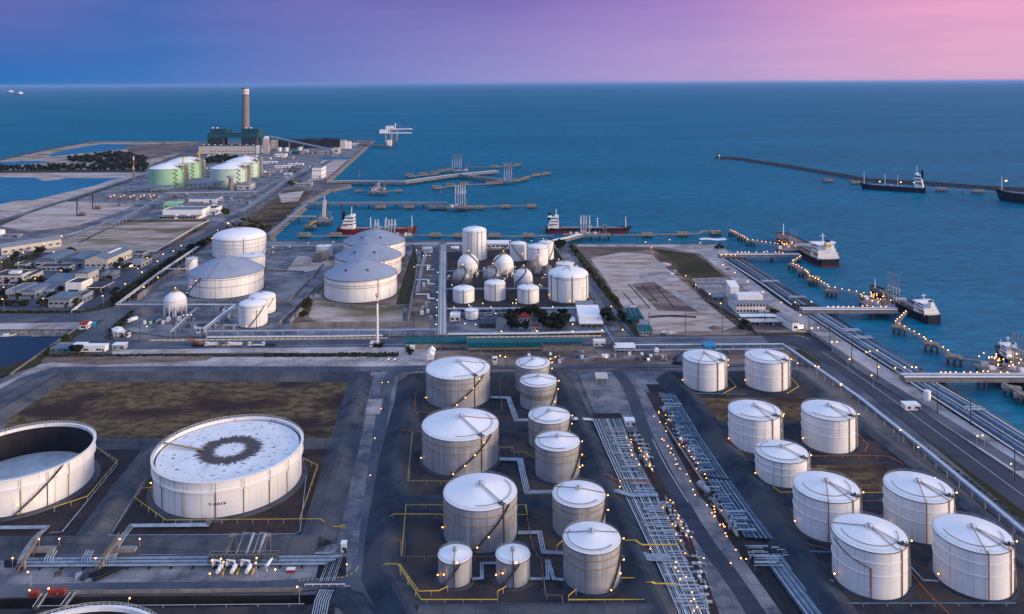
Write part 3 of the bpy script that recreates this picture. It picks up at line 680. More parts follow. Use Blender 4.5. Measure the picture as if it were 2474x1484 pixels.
def roof_prof(kind, rad, rh, hgt, n=9):
    if kind == 'cone': return [(rad + 0.15, hgt - 0.15), (rad + 0.15, hgt), (rad * 0.5, hgt + rh * 0.52), (rad * 0.03, hgt + rh)]
    if kind == 'dome': return [(rad + 0.12, hgt - 0.2), (rad + 0.12, hgt)] + [(rad * math.cos(t), hgt + rh * math.sin(t) ** 1.0) for t in [PI / 2 * i / n for i in range(1, n)]] + [(0.01, hgt + rh)]
    if kind == 'knuckle':   # low dome with a rounded shoulder
        return [(rad + 0.05, hgt)] + [(rad * (1 - t) ** 0.9 if False else rad * math.cos(t), hgt + rh * (1 - math.cos(t) ** 2.0)) for t in [PI / 2 * i / n for i in range(1, n)]] + [(0.01, hgt + rh)]
    if kind == 'lowdome': return [(rad + 0.12, hgt - 0.2), (rad + 0.12, hgt)] + [(rad * (1 - i / n), hgt + rh * (1 - (1 - i / n) ** 1.6)) for i in range(1, n)] + [(0.01, hgt + rh)]
    return [(rad, hgt), (0.01, hgt + 0.3)]
DEG = R
def tank(label, xl, xr, yb, yt, shell='white', roof='roofwhite', kind='cone', rh=0.17, rings=(0.62, 0.8), ringmat='white', stair=None, downs=(), downmat='brown',
         rail=True, vent=True, roofpipes=(), roofring=None, lamps=(), group=None, name='storage_tank', base=True, hfix=None, platform=None, cat='tank', railmat='steel', gauge=None):
    c, rad, hgt = tank_fit(xl, xr, yb, yt)
    if hfix: hgt = hfix
    t = thing(name, label, cat, c, 0, group)
    n = 72 if rad * F / c.y > 25 else 40
    sh_ = MB().lathe([(rad, 0.0), (rad, hgt)], n).build('shell', M['shell' if shell == 'white' else shell], t, smooth=True)
    rf_ = MB().lathe(roof_prof(kind, rad, rh * rad, hgt), n).build('roof', M[roof], t, smooth=True)
    if base: MB().lathe([(rad + 2.2, 0.0), (rad + 1.4, 0.7), (rad - 0.3, 0.75)], n).build('foundation', M['bermdark'], t)
    for f in rings: ring_mb(rad, hgt * f, 0.28, 0.3, n).build('stiffener_ring', M[ringmat], sh_)
    ring_mb(rad + 0.16, hgt - 0.3, 0.14, 0.28, n).build('top_angle', M['brown'] if shell == 'clad' else M['dark'], sh_)
    zr = lambda r: hgt + (rh * rad * (1 - r / rad) if kind == 'cone' else rh * rad * math.sqrt(max(0, 1 - (r / rad) ** 2)) if kind == 'dome' else rh * rad * (1 - (r / rad) ** 1.6))
    if rail: rail_mb(rad - 0.25, hgt + 0.1, 60 if n == 72 else 36).build('handrail', M[railmat], t)
    if stair:
        a0, a1 = R(stair[0]), R(stair[1])
        stair_mb(rad, 0.4, hgt, a0, a1).build('stair', M['dark' if shell != 'white' or len(stair) > 2 else 'steel'], t)
    for a in downs:
        a = R(a); ca, sa = math.cos(a), math.sin(a); b = MB()
        b.tube([((rad + 0.35) * ca, (rad + 0.35) * sa, 0.8), ((rad + 0.35) * ca, (rad + 0.35) * sa, hgt + 0.25), ((rad - 0.8) * ca, (rad - 0.8) * sa, zr(rad - 0.8) + 0.4)], 0.24, 6)
        b.build('downpipe', M[downmat], t)
    for a in roofpipes:
        a = R(a); ca, sa = math.cos(a), math.sin(a)
        MB().tube([((rad + 0.2) * ca, (rad + 0.2) * sa, hgt + 0.35), (rad * 0.5 * ca, rad * 0.5 * sa, zr(rad * 0.5) + 0.35), (1.2 * ca, 1.2 * sa, zr(1.2) + 0.5)], 0.16, 5).build('roof_pipe', M[downmat], rf_)
    if roofring:
        f, a0, a1 = roofring; r_ = rad * f
        MB().tube([(r_ * math.cos(R(lerp(a0, a1, i / 40))), r_ * math.sin(R(lerp(a0, a1, i / 40))), zr(r_) + 0.3) for i in range(41)], 0.12, 5).build('spray_ring', M['brown'], rf_)
    if vent:
        b = MB(); z = zr(0.5); b.lathe([(0.5, z - 0.3), (0.5, z + 1.0), (1.0, z + 1.05), (0.7, z + 1.5), (0.01, z + 1.7)], 12); vt_ = b.build('vent', M['steel'], rf_)
        rail_mb(rad * 0.13, zr(rad * 0.13), 14).build('vent_rail', M['steel'], rf_)
    if platform is not None:
        a = R(platform); b = MB(); r_ = rad - 1.2
        b.box(r_ * math.cos(a), r_ * math.sin(a), hgt + 0.6, 3.4, 2.2, 0.2, a); b.box(r_ * math.cos(a), r_ * math.sin(a), hgt + 0.8, 0.8, 0.8, 0.9, a)
        b.build('gauge_platform', M['dark'], t)
        rr = rad; MB().add([], []).bar((r_ * math.cos(a), r_ * math.sin(a), hgt + 0.9), (1.0 * math.cos(a), 1.0 * math.sin(a), zr(1) + 0.6), 0.9, 0.12).build('roof_walkway', M['steel'], t)
    for a, f, out in lamps:
        a = R(a); rr = rad + out
        b = MB(); b.bar(((rad - 0.1) * math.cos(a), (rad - 0.1) * math.sin(a), hgt * f), (rr * math.cos(a), rr * math.sin(a), hgt * f + 0.4), 0.12, 0.12); lb_ = b.build('lamp_bracket', M['steel'], t)
        bulb(lb_, (rr * math.cos(a), rr * math.sin(a), hgt * f + 0.5), 0.42)
    t['_r'] = rad; t['_h'] = hgt
    return t
T = {}
# right hand group, white with shallow cone roofs.  angle -90 faces the camera
gR = 'white cone roof tanks'
R_ = dict(shell='white', kind='cone', rh=0.16, rings=(0.5, 0.76), group=gR, platform=-45)
T['R1'] = tank('white cone roof tank, left one of the farthest pair beyond the pipe tracks', 1650.6, 1755.2, 949.3, 880, stair=(-30, -8), downs=(-120, -68, -38), roofpipes=(-120, -68), roofring=(0.78, -170, 20), lamps=((-170, 0.2, 1.5), (-20, 0.95, 1.3), (-18, 0.75, 1.3)), **R_)
T['R2'] = tank('white cone roof tank, right one of the farthest pair near the road bend', 1800, 1907.5, 949.7, 879, stair=(-30, -8), downs=(-66, -40), roofpipes=(-66,), roofring=(0.78, -200, -10), lamps=((-170, 0.2, 1.5), (-22, 0.97, 1.3)), **R_)
T['R3'] = tank('white cone roof tank rising behind the short white tank', 1760, 1888, 1100, 1016.9, stair=(-28, -6), downs=(-66, -36), roofpipes=(-70,), roofring=(0.8, -150, 40), lamps=((-168, 0.2, 1.6), (-22, 0.97, 1.3), (-10, 0.85, 1.2)), **R_)
T['R4'] = tank('white cone roof tank beside the dark dry grass plot, next to the long pipe rack', 1936.4, 2068.4, 1099.8, 1016.9, stair=(-28, -6), downs=(-64, -36), roofpipes=(-64,), roofring=(0.8, -160, 30), lamps=((-168, 0.2, 1.6), (-22, 0.97, 1.3)), **R_)
T['R5'] = tank('shortest of the white cone roof tanks', 1825, 1953.5, 1182.7, 1119.6, stair=(-28, -8), downs=(-38,), roofpipes=(160, 40), roofring=(0.82, -250, -60), lamps=((-20, 0.97, 1.3), (-170, 0.2, 1.5)), **R_)
T['R6'] = tank('white cone roof tank left of the two tall rear tanks in the nearest four', 1917, 2078.8, 1317, 1215.6, stair=(-26, -6), downs=(-108, -62, -34), roofpipes=(-108, -62), roofring=(0.72, -190, 20), lamps=((-168, 0.22, 1.6), (-20, 0.97, 1.3)), **R_)
T['R7'] = tank('white cone roof tank at the back right of the nearest four', 2134.7, 2305, 1320, 1216.5, stair=(-26, -6), downs=(-104, -60, -34), roofpipes=(-104, -60), roofring=(0.75, -200, 10), lamps=((-168, 0.22, 1.6), (-20, 0.97, 1.3)), **R_)
T['R8'] = tank('front left one of the nearest four white cone tanks, bent pipe down its face', 2010.3, 2194.6, 1454.5, 1337.3, stair=(-26, -6), downs=(-60, -34), roofpipes=(-66, 150), roofring=(0.76, -190, 0), lamps=((-168, 0.2, 1.7), (-22, 0.97, 1.3)), **R_)
T['R9'] = tank('white cone roof tank nearest the lower right corner', 2254, 2450, 1455.4, 1339, stair=(-26, -6), downs=(-98, -56, -34), roofpipes=(-100, -60), roofring=(0.76, -190, 0), lamps=((-168, 0.2, 1.7), (-22, 0.97, 1.3)), **R_)
def front_pipe(t, a0, a1, f0, f1):
    rad, hgt = t['_r'], t['_h']
    p = [((rad + 0.3) * math.cos(R(lerp(a0, a1, i / 12))), (rad + 0.3) * math.sin(R(lerp(a0, a1, i / 12))), hgt * lerp(f0, f1, i / 12)) for i in range(13)]
    p.append((p[-1][0], p[-1][1], 0.7))
    MB().tube(p, 0.22, 6).build('downpipe', M['brown'], t)
front_pipe(T['R8'], -178, -112, 0.9, 0.66)
# centre group, streaked cladding under white roofs
gC = 'streaked grey tanks with white roofs'
C_ = dict(shell='clad', rh=0.19, rings=(0.62, 0.82), ringmat='ochre', group=gC)
big = dict(roofring=(0.84, -95, 40), **C_)
T['C1'] = tank('topmost of the three largest streaked grey tanks', 1029.5, 1183.9, 991.8, 917.4, stair=(-102, -36), downs=(-56,), roofpipes=(20,), platform=-52, lamps=((-160, 0.12, 0.8), (-88, 0.18, 1.3), (-74, 0.4, 1.3), (-60, 0.65, 1.3), (-48, 0.9, 1.3)), **big)
T['C2'] = tank('middle and widest of the three largest streaked grey tanks', 1020.5, 1204.6, 1154, 1066.2, stair=(-102, -36), downs=(-54,), roofpipes=(15,), platform=-52, lamps=((-165, 0.14, 0.8), (-96, 0.1, 1.3), (-80, 0.32, 1.3), (-66, 0.57, 1.3), (-52, 0.85, 1.3)), **big)
T['C3'] = tank('lowest of the three largest streaked grey tanks, behind two small ones', 1072.5, 1249.3, 1341, 1234.8, stair=(-104, -40), downs=(-50,), roofpipes=(), platform=-50, lamps=((-165, 0.25, 0.8), (-92, 0.18, 1.3), (-76, 0.4, 1.3)), **big)
mid = dict(stair=(-62, -12), downs=(), **C_)
T['C4'] = tank('farthest of the medium streaked grey tanks, just below the dark yard', 1246.3, 1329.7, 956, 891.6, downs_=None, **{k: v for k, v in mid.items() if k != 'downs'}, roofpipes=(-140,), roofring=(0.8, -200, 60), lamps=((0, 0.98, 1.3), (-12, 0.8, 1.3), (20, 0.9, 1.3))) if False else tank('farthest of the medium streaked grey tanks, just below the dark yard', 1246.3, 1329.7, 956, 891.6, roofpipes=(-140,), roofring=(0.8, -200, 60), lamps=((0, 0.98, 1.3), (-12, 0.8, 1.3)), **mid)
T['C5'] = tank('streaked grey tank with a dull unpolished lower half', 1256.6, 1345.6, 996, 935.9, roofpipes=(0, 175), roofring=(0.84, -190, -60), lamps=((-8, 0.98, 1.3), (-18, 0.7, 1.3), (-40, 0.3, 1.3)), **mid)
T['C6'] = tank('third medium streaked grey tank in the right hand column, partly hidden', 1277.7, 1377.5, 1093, 1024.5, roofpipes=(-140, 10), roofring=(0.82, -230, -50), lamps=((-6, 0.98, 1.3), (-16, 0.75, 1.3)), **mid)
T['C7'] = tank('medium streaked grey tank level with the widest one, orange pipe at its side', 1293.6, 1401, 1171, 1090.8, roofpipes=(165, 20), roofring=(0.84, -200, -70), lamps=((-4, 0.98, 1.3), (-12, 0.62, 1.3), (-30, 0.35, 1.3), (-14, 0.3, 1.5)), **mid)
T['C8'] = tank('medium streaked grey tank behind the nearest medium one', 1335.7, 1462.6, 1312, 1227, roofpipes=(150, 0), roofring=(0.84, -230, -40), lamps=((-4, 0.95, 1.3), (-8, 0.55, 1.3)), **mid)
T['C9'] = tank('nearest medium streaked grey tank, tall, by the yellow pipes', 1361.5, 1499.6, 1441.3, 1339.4, roofpipes=(165, 15), roofring=(0.84, -210, -40), lamps=((-4, 0.97, 1.3), (-10, 0.5, 1.3), (-34, 0.35, 1.3), (-60, 0.1, 1.3)), **mid)
sm = dict(stair=(-130, -70), downs=(-88,), downmat='dark', roofpipes=(-92,), shell='clad', rh=0.2, rings=(), group='small streaked grey tanks')
T['C10'] = tank('left one of the two small streaked grey tanks at the bottom', 1059.2, 1140.5, 1425, 1363, lamps=((-150, 0.35, 0.9), (-120, 0.55, 1.2), (-80, 1.02, 0.2)), **sm)
T['C11'] = tank('right one of the two small streaked grey tanks at the bottom', 1198.5, 1280.7, 1425, 1363, lamps=((-150, 0.35, 0.9), (-120, 0.6, 1.2), (-80, 1.02, 0.2)), **sm)
MB().lathe([(T['C5']['_r'] + 0.05, T['C5']['_h'] * 0.45), (T['C5']['_r'] + 0.05, T['C5']['_h'] * 0.66)], 60).build('unclad_band', M['rusty'], T['C5'], smooth=True)
# big floating roof tanks in the left foreground
def floating_tank(label, xl, xr, yb, yt, depth, lettering=None, stair=None, fit=None):
    c, rad, hgt = fit if fit else tank_fit(xl, xr, yb, yt)
    t = thing('floating_roof_tank', label, 'tank', c, 0, 'white floating roof tanks'); n = 110
    MB().lathe([(rad, 0), (rad, hgt), (rad - 0.25, hgt), (rad - 0.25, hgt - 1.6)], n).build('shell', M['shell'], t, smooth=True)
    if depth > 3:
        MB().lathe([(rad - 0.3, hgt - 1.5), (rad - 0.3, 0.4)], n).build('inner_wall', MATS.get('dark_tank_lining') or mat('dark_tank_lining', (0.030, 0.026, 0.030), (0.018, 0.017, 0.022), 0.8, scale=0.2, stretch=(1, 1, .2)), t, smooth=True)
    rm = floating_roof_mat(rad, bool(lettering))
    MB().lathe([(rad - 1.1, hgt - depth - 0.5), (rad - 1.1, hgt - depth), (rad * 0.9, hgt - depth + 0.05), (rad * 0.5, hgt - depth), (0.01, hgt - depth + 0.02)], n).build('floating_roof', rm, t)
    MB().lathe([(rad - 0.28, hgt - depth - 0.3), (rad - 1.1, hgt - depth - 0.3)][::-1], n).build('rim_seal', M['black'], t)
    MB().lathe([(rad, hgt - 0.35), (rad + 1.1, hgt - 0.35), (rad + 1.1, hgt - 0.1), (rad, hgt - 0.1)], n).build('top_walkway', M['white'], t)
    rail_mb(rad + 1.05, hgt - 0.1, 110).build('handrail', M['white'], t)
    MB().lathe([(rad, hgt * 0.68), (rad + 0.9, hgt * 0.70), (rad + 0.9, hgt * 0.73), (rad, hgt * 0.74)], n).build('wind_girder', M['white'], t, smooth=False)
    MB().lathe([(rad + 3.5, 0.0), (rad + 2.2, 1.0), (rad - 0.3, 1.05)], n).build('foundation', M['berm'], t)
    for a, mt in ((-152, 'yellow'), (-128, 'dark'), (-104, 'ochre'), (-80, 'dark'), (-60, 'ochre'), (-40, 'dark'), (-22, 'ochre')):
        a = R(a); ca, sa = math.cos(a), math.sin(a)
        MB().tube([((rad + 0.3) * ca, (rad + 0.3) * sa, 1.0), ((rad + 0.3) * ca, (rad + 0.3) * sa, hgt * 0.67)], 0.16, 5).tube([((rad + 1.0) * ca, (rad + 1.0) * sa, hgt * 0.67), ((rad + 1.0) * ca, (rad + 1.0) * sa, hgt - 0.4)], 0.14, 5).build('spray_riser', M[mt], t)
    if stair:
        stair_mb(rad + 0.2, 0.6, hgt, R(stair[0]), R(stair[1]), 1.4).build('stair', M['dark'], t)
    if lettering:
        cu = bpy.data.curves.new('lettering', 'FONT'); cu.body = lettering; cu.size = 2.0; cu.extrude = 0.04; cu.offset = 0.06; cu.align_x = 'CENTER'
        to = bpy.data.objects.new('tmp', cu); C.objects.link(to); bpy.context.view_layer.update()
        me = bpy.data.meshes.new_from_object(to.evaluated_get(bpy.context.evaluated_depsgraph_get())); bpy.data.objects.remove(to)
        a_c = math.atan2(-c.y, -c.x) - R(9)   # middle of the side that faces the viewer
        for v in me.vertices:
            x, y, z = v.co; a = a_c + 1.35 * x / (rad + 0.1)
            rr = rad + 0.06 + z
            v.co = (rr * math.cos(a), rr * math.sin(a), hgt * 0.38 + y * 0.72)
        me.materials.clear(); me.materials.append(M['black'])
        o = bpy.data.objects.new('lettering', me); C.objects.link(o); o.parent = t
    t['_r'] = rad; t['_h'] = hgt
    return t
T['L1'] = floating_tank('white floating roof tank lettered T-5212 with a ragged stained ring on its roof', 370.8, 729, 1257.7, 1164, 1.6, 'T-5212')
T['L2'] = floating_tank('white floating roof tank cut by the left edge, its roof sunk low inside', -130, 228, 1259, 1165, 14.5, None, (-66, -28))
cL = T['L1'].location
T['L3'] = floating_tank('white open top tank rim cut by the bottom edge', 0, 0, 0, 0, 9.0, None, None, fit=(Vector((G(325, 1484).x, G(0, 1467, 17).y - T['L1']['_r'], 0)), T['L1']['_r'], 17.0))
for t_, a_ in ((T['L1'], -172), (T['L1'], -165), (T['L2'], -62), (T['L2'], -50)):
    r_ = t_['_r'] + 1.5
    bulb(t_, (r_ * math.cos(R(a_)), r_ * math.sin(R(a_)), t_['_h'] * (0.25 if a_ < -160 else 0.35)), 0.5)
# roof ladder of the lettered tank
z = T['L1']['_h']; rd = T['L1']['_r']
MB().bar((-rd + 0.2, rd * 0.10, z + 0.5), (-rd * 0.36, -rd * 0.03, z - 1.2), 1.2, 0.25).build('rolling_ladder', M['ochre'], T['L1'])
# middle left plant
gM = 'white tanks of the middle plant'
T['M1'] = tank('domed white tank at the far left of the middle plant, beside the rock shore', 512.8, 643, 627, 583, kind='dome', rh=0.30, rings=(0.55, 0.75, 0.97), ringmat='greywall', stair=(-20, 30), rail=True, railmat='ochre', group=gM, lamps=((-150, 1.0, 0.6),), downs=(-62,))
T['M3'] = tank('white flat roofed tank half hidden behind the wide dome tank', 581.6, 641, 656, 623, rh=0.1, rings=(0.7,), group=gM, lamps=())
T['M2'] = tank('wide white tank with a blue grey dome and brown water pipes', 453.8, 638, 723.8, 673.5, roof='domegrey', kind='lowdome', rh=0.37, rings=(0.55, 0.9), ringmat='brown', stair=(-150, -108, 1), downs=(-112,), downmat='brown', roofpipes=(-98,), rail=False, group=gM, lamps=((-130, 0.5, 1.2), (-118, 0.85, 1.2), (-148, 0.1, 1.2)))
T['M4'] = tank('small narrow white tank left of the wide dome tank', 448.7, 477.8, 657.6, 627, rh=0.1, rings=(0.75,), stair=(-150, -60), group=gM)
for k, (lb, a, b_, yb_, yt_) in {'M7': ('farthest of the three big grey domed tanks in a row', 829.5, 979.5, 636, 595.4), 'M6': ('middle one of the three big grey domed tanks in a row', 808.3, 970, 679, 633.8), 'M5': ('nearest of the three big grey domed tanks in a row', 783.5, 959.4, 733.6, 680)}.items():
    T[k] = tank(lb, a, b_, yb_, yt_, roof='domegrey', kind='lowdome', rh=0.35, rings=(0.66, 0.76, 0.95), ringmat='brown', downs=(-52,), downmat='ochre', rail=False, group='grey domed tanks')
    rr, hh = T[k]['_r'], T[k]['_h']
    for a in (-118, -62):
        a = R(a); q = rr * 0.62; zz = hh + 0.35 * rr * (1 - 0.62 ** 1.6)
        MB().box(q * math.cos(a), q * math.sin(a), zz - 0.5, 3.2, 2.2, 1.6, a, 0.5).build('roof_hatch', M['dark'], T[k])
T['M9'] = tank('white domed tank behind its twin in the lower left of the middle plant', 600, 666.8, 763.4, 725, kind='dome', rh=0.28, rings=(0.6,), stair=(-75, -20), railmat='ochre', group=gM, lamps=((-25, 1.05, 0.8),))
T['M8'] = tank('white domed tank with a spiral stair rising to the right, nearest in the middle plant', 575.7, 647, 794.4, 743.6, kind='dome', rh=0.30, rings=(0.62, 0.85), stair=(-90, -25, 1), railmat='ochre', group=gM, lamps=((-95, 0.1, 1.2), (-70, 0.5, 1.2)))
T['M10'] = tank('small white tank behind the brown weathered one', 764, 803.3, 626, 598, rh=0.08, rings=(0.7,), stair=(-60, -10), group=gM, lamps=((-60, 0.6, 1.0),))
T['M11'] = tank('small brown weathered tank without paint', 757.5, 794.6, 634.6, 612.6, shell='rusty', roof='rusty', rh=0.05, rings=(), group=None, rail=False)
# centre plant
gK = 'white tanks of the sphere plant'
K_ = dict(kind='dome', railmat='ochre', group=gK)
T['K1'] = tank('tall slim white tank, tallest of the sphere plant', 1117.2, 1175.4, 632, 562.4, rh=0.32, rings=(), downs=(-120, -98, -72, -50), downmat='greywall', stair=(-10, 40), lamps=((-75, 1.12, 0.0), (-50, 1.08, 0.0)), **K_)
T['K4'] = tank('white tank at the back right of the sphere plant by the dark trees', 1302.4, 1338, 630, 588.8, rh=0.2, rings=(0.8,), stair=(-75, -10, 1), lamps=((-10, 1.1, 0.3),), **K_)
T['K2'] = tank('white tank with a dark stair slanting down its face', 1232.3, 1272, 633, 592.8, rh=0.25, rings=(0.85,), stair=(-50, -140, 1), lamps=((-60, 0.45, 0.8),), **K_)
T['K3'] = tank('white tank in front of the far right one, behind bare metal drums', 1274, 1324, 645, 602, rh=0.28, rings=(0.85,), downs=(-85,), downmat='ochre', lamps=((-85, 0.35, 1.0), (-40, 0.3, 1.0)), **K_)
T['K5'] = tank('narrow bare metal vessel left of the white column', 1273.3, 1297.7, 663, 631, shell='rusty', roof='rusty', rh=0.15, rings=(), base=False, rail=False, group='bare metal vessels')
T['K5b'] = tank('slim white column between the two bare metal vessels', 1295, 1309, 656, 618, rh=0.2, rings=(), base=False, rail=False, kind='dome', group=gK)
T['K6'] = tank('short bare metal vessel right of the white column', 1311.2, 1332.8, 669.5, 645.7, shell='rusty', roof='rusty', rh=0.15, rings=(), base=False, rail=False, group='bare metal vessels')
T['K8'] = tank('squat white tank peeping out behind the biggest tank of the sphere plant', 1343, 1385, 664, 641, rh=0.1, rings=(0.8,), kind='dome', railmat='yellow', group=gK, lamps=((-10, 1.0, 0.5),))
T['K7'] = tank('biggest white domed tank of the sphere plant, dark pipes down its face', 1325, 1421.5, 734.3, 673.5, rh=0.33, rings=(0.93,), ringmat='greywall', downs=(-150, -125, -82, -30), downmat='dark', roofpipes=(-125, -82), rail=False, kind='dome', group=gK, lamps=((-160, 0.2, 0.8), (-90, 0.1, 0.8)))
for k, lb, a, b_, yb_, yt_ in (('K10', 'middle one of three small white domed tanks in a row', 1170, 1221.5, 730, 690.7), ('K9', 'left one of three small white domed tanks in a row', 1094, 1146.3, 735.7, 705), ('K11', 'right one of three small white domed tanks in a row', 1250, 1302.4, 737, 702.6)):
    T[k] = tank(lb, a, b_, yb_, yt_, rh=0.28, rings=(0.97,), ringmat='greywall', downs=(-85,), downmat='ochre', kind='dome', railmat='ochre', group='three small white domed tanks')
T['K12'] = tank('short white flat topped tank in front of the three small domed tanks', 1123.8, 1155.6, 775.4, 752.9, rh=0.04, rings=(), kind='cone', rail=False, vent=False, group=None)
T['K13'] = tank('small white tank far back beside the long pipe bridge', 1020.6, 1045.3, 614, 602, rh=0.15, rings=(), kind='dome', group=None, lamps=())
# far pale green tanks
for k, lb, a, b_, yb_, yt_, ol in (('G2', 'pale green domed tank behind the left one, brown pipe tower on its side', 403, 496.4, 433, 394, 1), ('G4', 'pale green domed tank behind the right one', 545, 634.5, 431, 393.5, 0), ('G1', 'left front pale green domed tank with a zigzag stair', 359.4, 457, 456.5, 409.5, 1), ('G3', 'right front pale green domed tank, palest of the four', 507.7, 606.5, 455, 409.5, 0)):
    T[k] = tank(lb, a, b_, yb_, yt_, shell='greensh' if ol else 'greenpale', roof='roofwhite', kind='lowdome', rh=0.27, rings=(0.93,), ringmat='greensh', downs=(-128,), downmat='white', rail=False, vent=False, base=False, group='pale green tanks')
    t = T[k]; rr, hh = t['_r'], t['_h']
    b = MB(); a0 = R(-48)
    for i in range(9):
        z0, z1 = hh * i / 9, hh * (i + 1) / 9
        s0, s1 = (-1, 1) if i % 2 else (1, -1)
        ca, sa = (rr + 1.6) * math.cos(a0), (rr + 1.6) * math.sin(a0); tx, ty = -math.sin(a0), math.cos(a0)
        b.bar((ca + tx * 3.5 * s0, sa + ty * 3.5 * s0, z0), (ca + tx * 3.5 * s1, sa + ty * 3.5 * s1, z1), 2.0, 0.7)
    b.build('zigzag_stair', M['ochre' if ol else 'greywall'], t)
    q = rr * 0.72; a1 = R(-30); b = MB(); b.box(q * math.cos(a1), q * math.sin(a1), hh + 2, 24, 15, 1.2)
    for dx in (-10, 0, 10):
        for dy in (-6, 6): b.box(q * math.cos(a1) + dx, q * math.sin(a1) + dy, hh - 3, 0.9, 0.9, 8.5)
    for dx in (-6, 4): b.box(q * math.cos(a1) + dx, q * math.sin(a1), hh + 3.2, 4, 4, 3)
    b.build('roof_platform', M['conc'], t)
    b = MB()
    for dx in (-4, -1.5, 1, 3.5): b.tube([((rr + 1.5) * math.cos(R(-12)) , (rr + 1.5) * math.sin(R(-12)) + dx * 2, 0), ((rr + 1.5) * math.cos(R(-12)), (rr + 1.5) * math.sin(R(-12)) + dx * 2, hh + 6)], 1.0, 6)
    b.build('pipe_tower', M['conc'], t)
    if ol:
        b = MB(); x, y = q * math.cos(a1) + 9, q * math.sin(a1) + 3
        b.tube([(x, y, hh), (x, y, hh + 20)], 1.3, 6); b.bar((x - 4, y, hh + 20.5), (x + 12, y, hh + 22), 1.6, 1.8); b.build('roof_crane', M['yellow'], t)
# ---------------------------------------------------------------- gas spheres
def sphere(label, cx, cy, rpx, ybase, mt='white', group='gas spheres', stair=(-40, 40), legs=11):
    ux, uy = unroll(cx, ybase); Yf = F * H / uy
    rad = rpx * Yf / (F - rpx * 0.6); Yc = Yf + rad * 0.9
    zc = GY(cx, cy, Yc).z; xc = GY(cx, cy, Yc).x
    t = thing('gas_sphere', label, 'gas tank', (xc, Yc, 0), 0, group)
    prof = [(max(0.01, rad * math.sin(PI * i / 24)), zc - rad * math.cos(PI * i / 24)) for i in range(25)]
    MB().lathe(prof, 40).build('vessel', M[mt], t, smooth=True)
    for z in (0.25, -0.35):
        r_ = rad * math.sqrt(1 - z * z); MB().tube([((r_ + 0.15) * math.cos(2 * PI * i / 40), (r_ + 0.15) * math.sin(2 * PI * i / 40), zc + z * rad) for i in range(40)], 0.14, 4, closed=True).build('spray_ring', M['greywall'], t)
    lp = [((rad * 0.97) * math.cos(2 * PI * i / legs), (rad * 0.97) * math.sin(2 * PI * i / legs)) for i in range(legs)]
    for x, y in lp: MB().tube([(x, y, 0), (x, y, zc - rad * 0.1)], 0.42, 7).build('leg', M[mt if mt == 'white' else 'conc'], t)
    b = MB()
    for i in range(legs):
        a, c_ = lp[i], lp[(i + 1) % legs]; zt = zc - rad * 0.35
        b.bar((a[0], a[1], 0.6), (c_[0], c_[1], zt), 0.14, 0.14); b.bar((c_[0], c_[1], 0.6), (a[0], a[1], zt), 0.14, 0.14)
    b.build('leg_bracing', M['steel'], t)
    b = MB(); n = 26
    def sp(i, up, out):
        f = i / n; ph = lerp(R(8), R(115), f); a = R(lerp(stair[0], stair[1], f)); q = rad + out
        return (q * math.sin(ph) * math.cos(a), q * math.sin(ph) * math.sin(a), zc + q * math.cos(ph) + up)
    b.tube([sp(i, 0, 0.5) for i in range(n + 1)], 0.55, 4); b.tube([sp(i, 1.1, 0.9) for i in range(n + 1)], 0.1, 4)
    b.build('stair', M['dark'], t)
    b = MB(); b.lathe([(0.1, zc + rad + 0.2), (rad * 0.28, zc + rad + 0.2), (rad * 0.28, zc + rad + 0.6), (0.1, zc + rad + 0.6)], 14)
    b.box(0.5, 0.3, zc + rad + 0.6, 1.6, 1.2, 1.6); b.tube([(-1, 0, zc + rad), (-1, 0, zc + rad + 4)], 0.18, 5); b.build('top_platform', M['ochre'], t)
    rail_mb(rad * 0.28, zc + rad + 0.6, 14).build('platform_rail', M['ochre'], t)
    bulb(t, (0.6, -0.8, zc + rad + 3.2), 0.55, 'lampw')
    return t
T['S1'] = sphere('white gas sphere standing alone at the left of the middle plant', 423.4, 730.4, 26.5, 768, stair=(40, 150))
T['S2'] = sphere('white gas sphere in the back row, left one', 1131.2, 639, 26, 673, stair=(-70, -5))
T['S3'] = sphere('white gas sphere in the back row, right one', 1215.4, 639, 25.6, 673, stair=(-110, -178))
T['S4'] = sphere('bare silver gas sphere in the front row, left one', 1116.7, 670, 24, 697, 'silver', stair=(-30, -100))
T['S5'] = sphere('bare silver gas sphere in the front row, middle one', 1190, 668, 24, 695, 'silver', stair=(-30, -100))
T['S6'] = sphere('small white gas sphere in the front row, right one', 1264, 671, 22.7, 699, stair=(-30, -140))
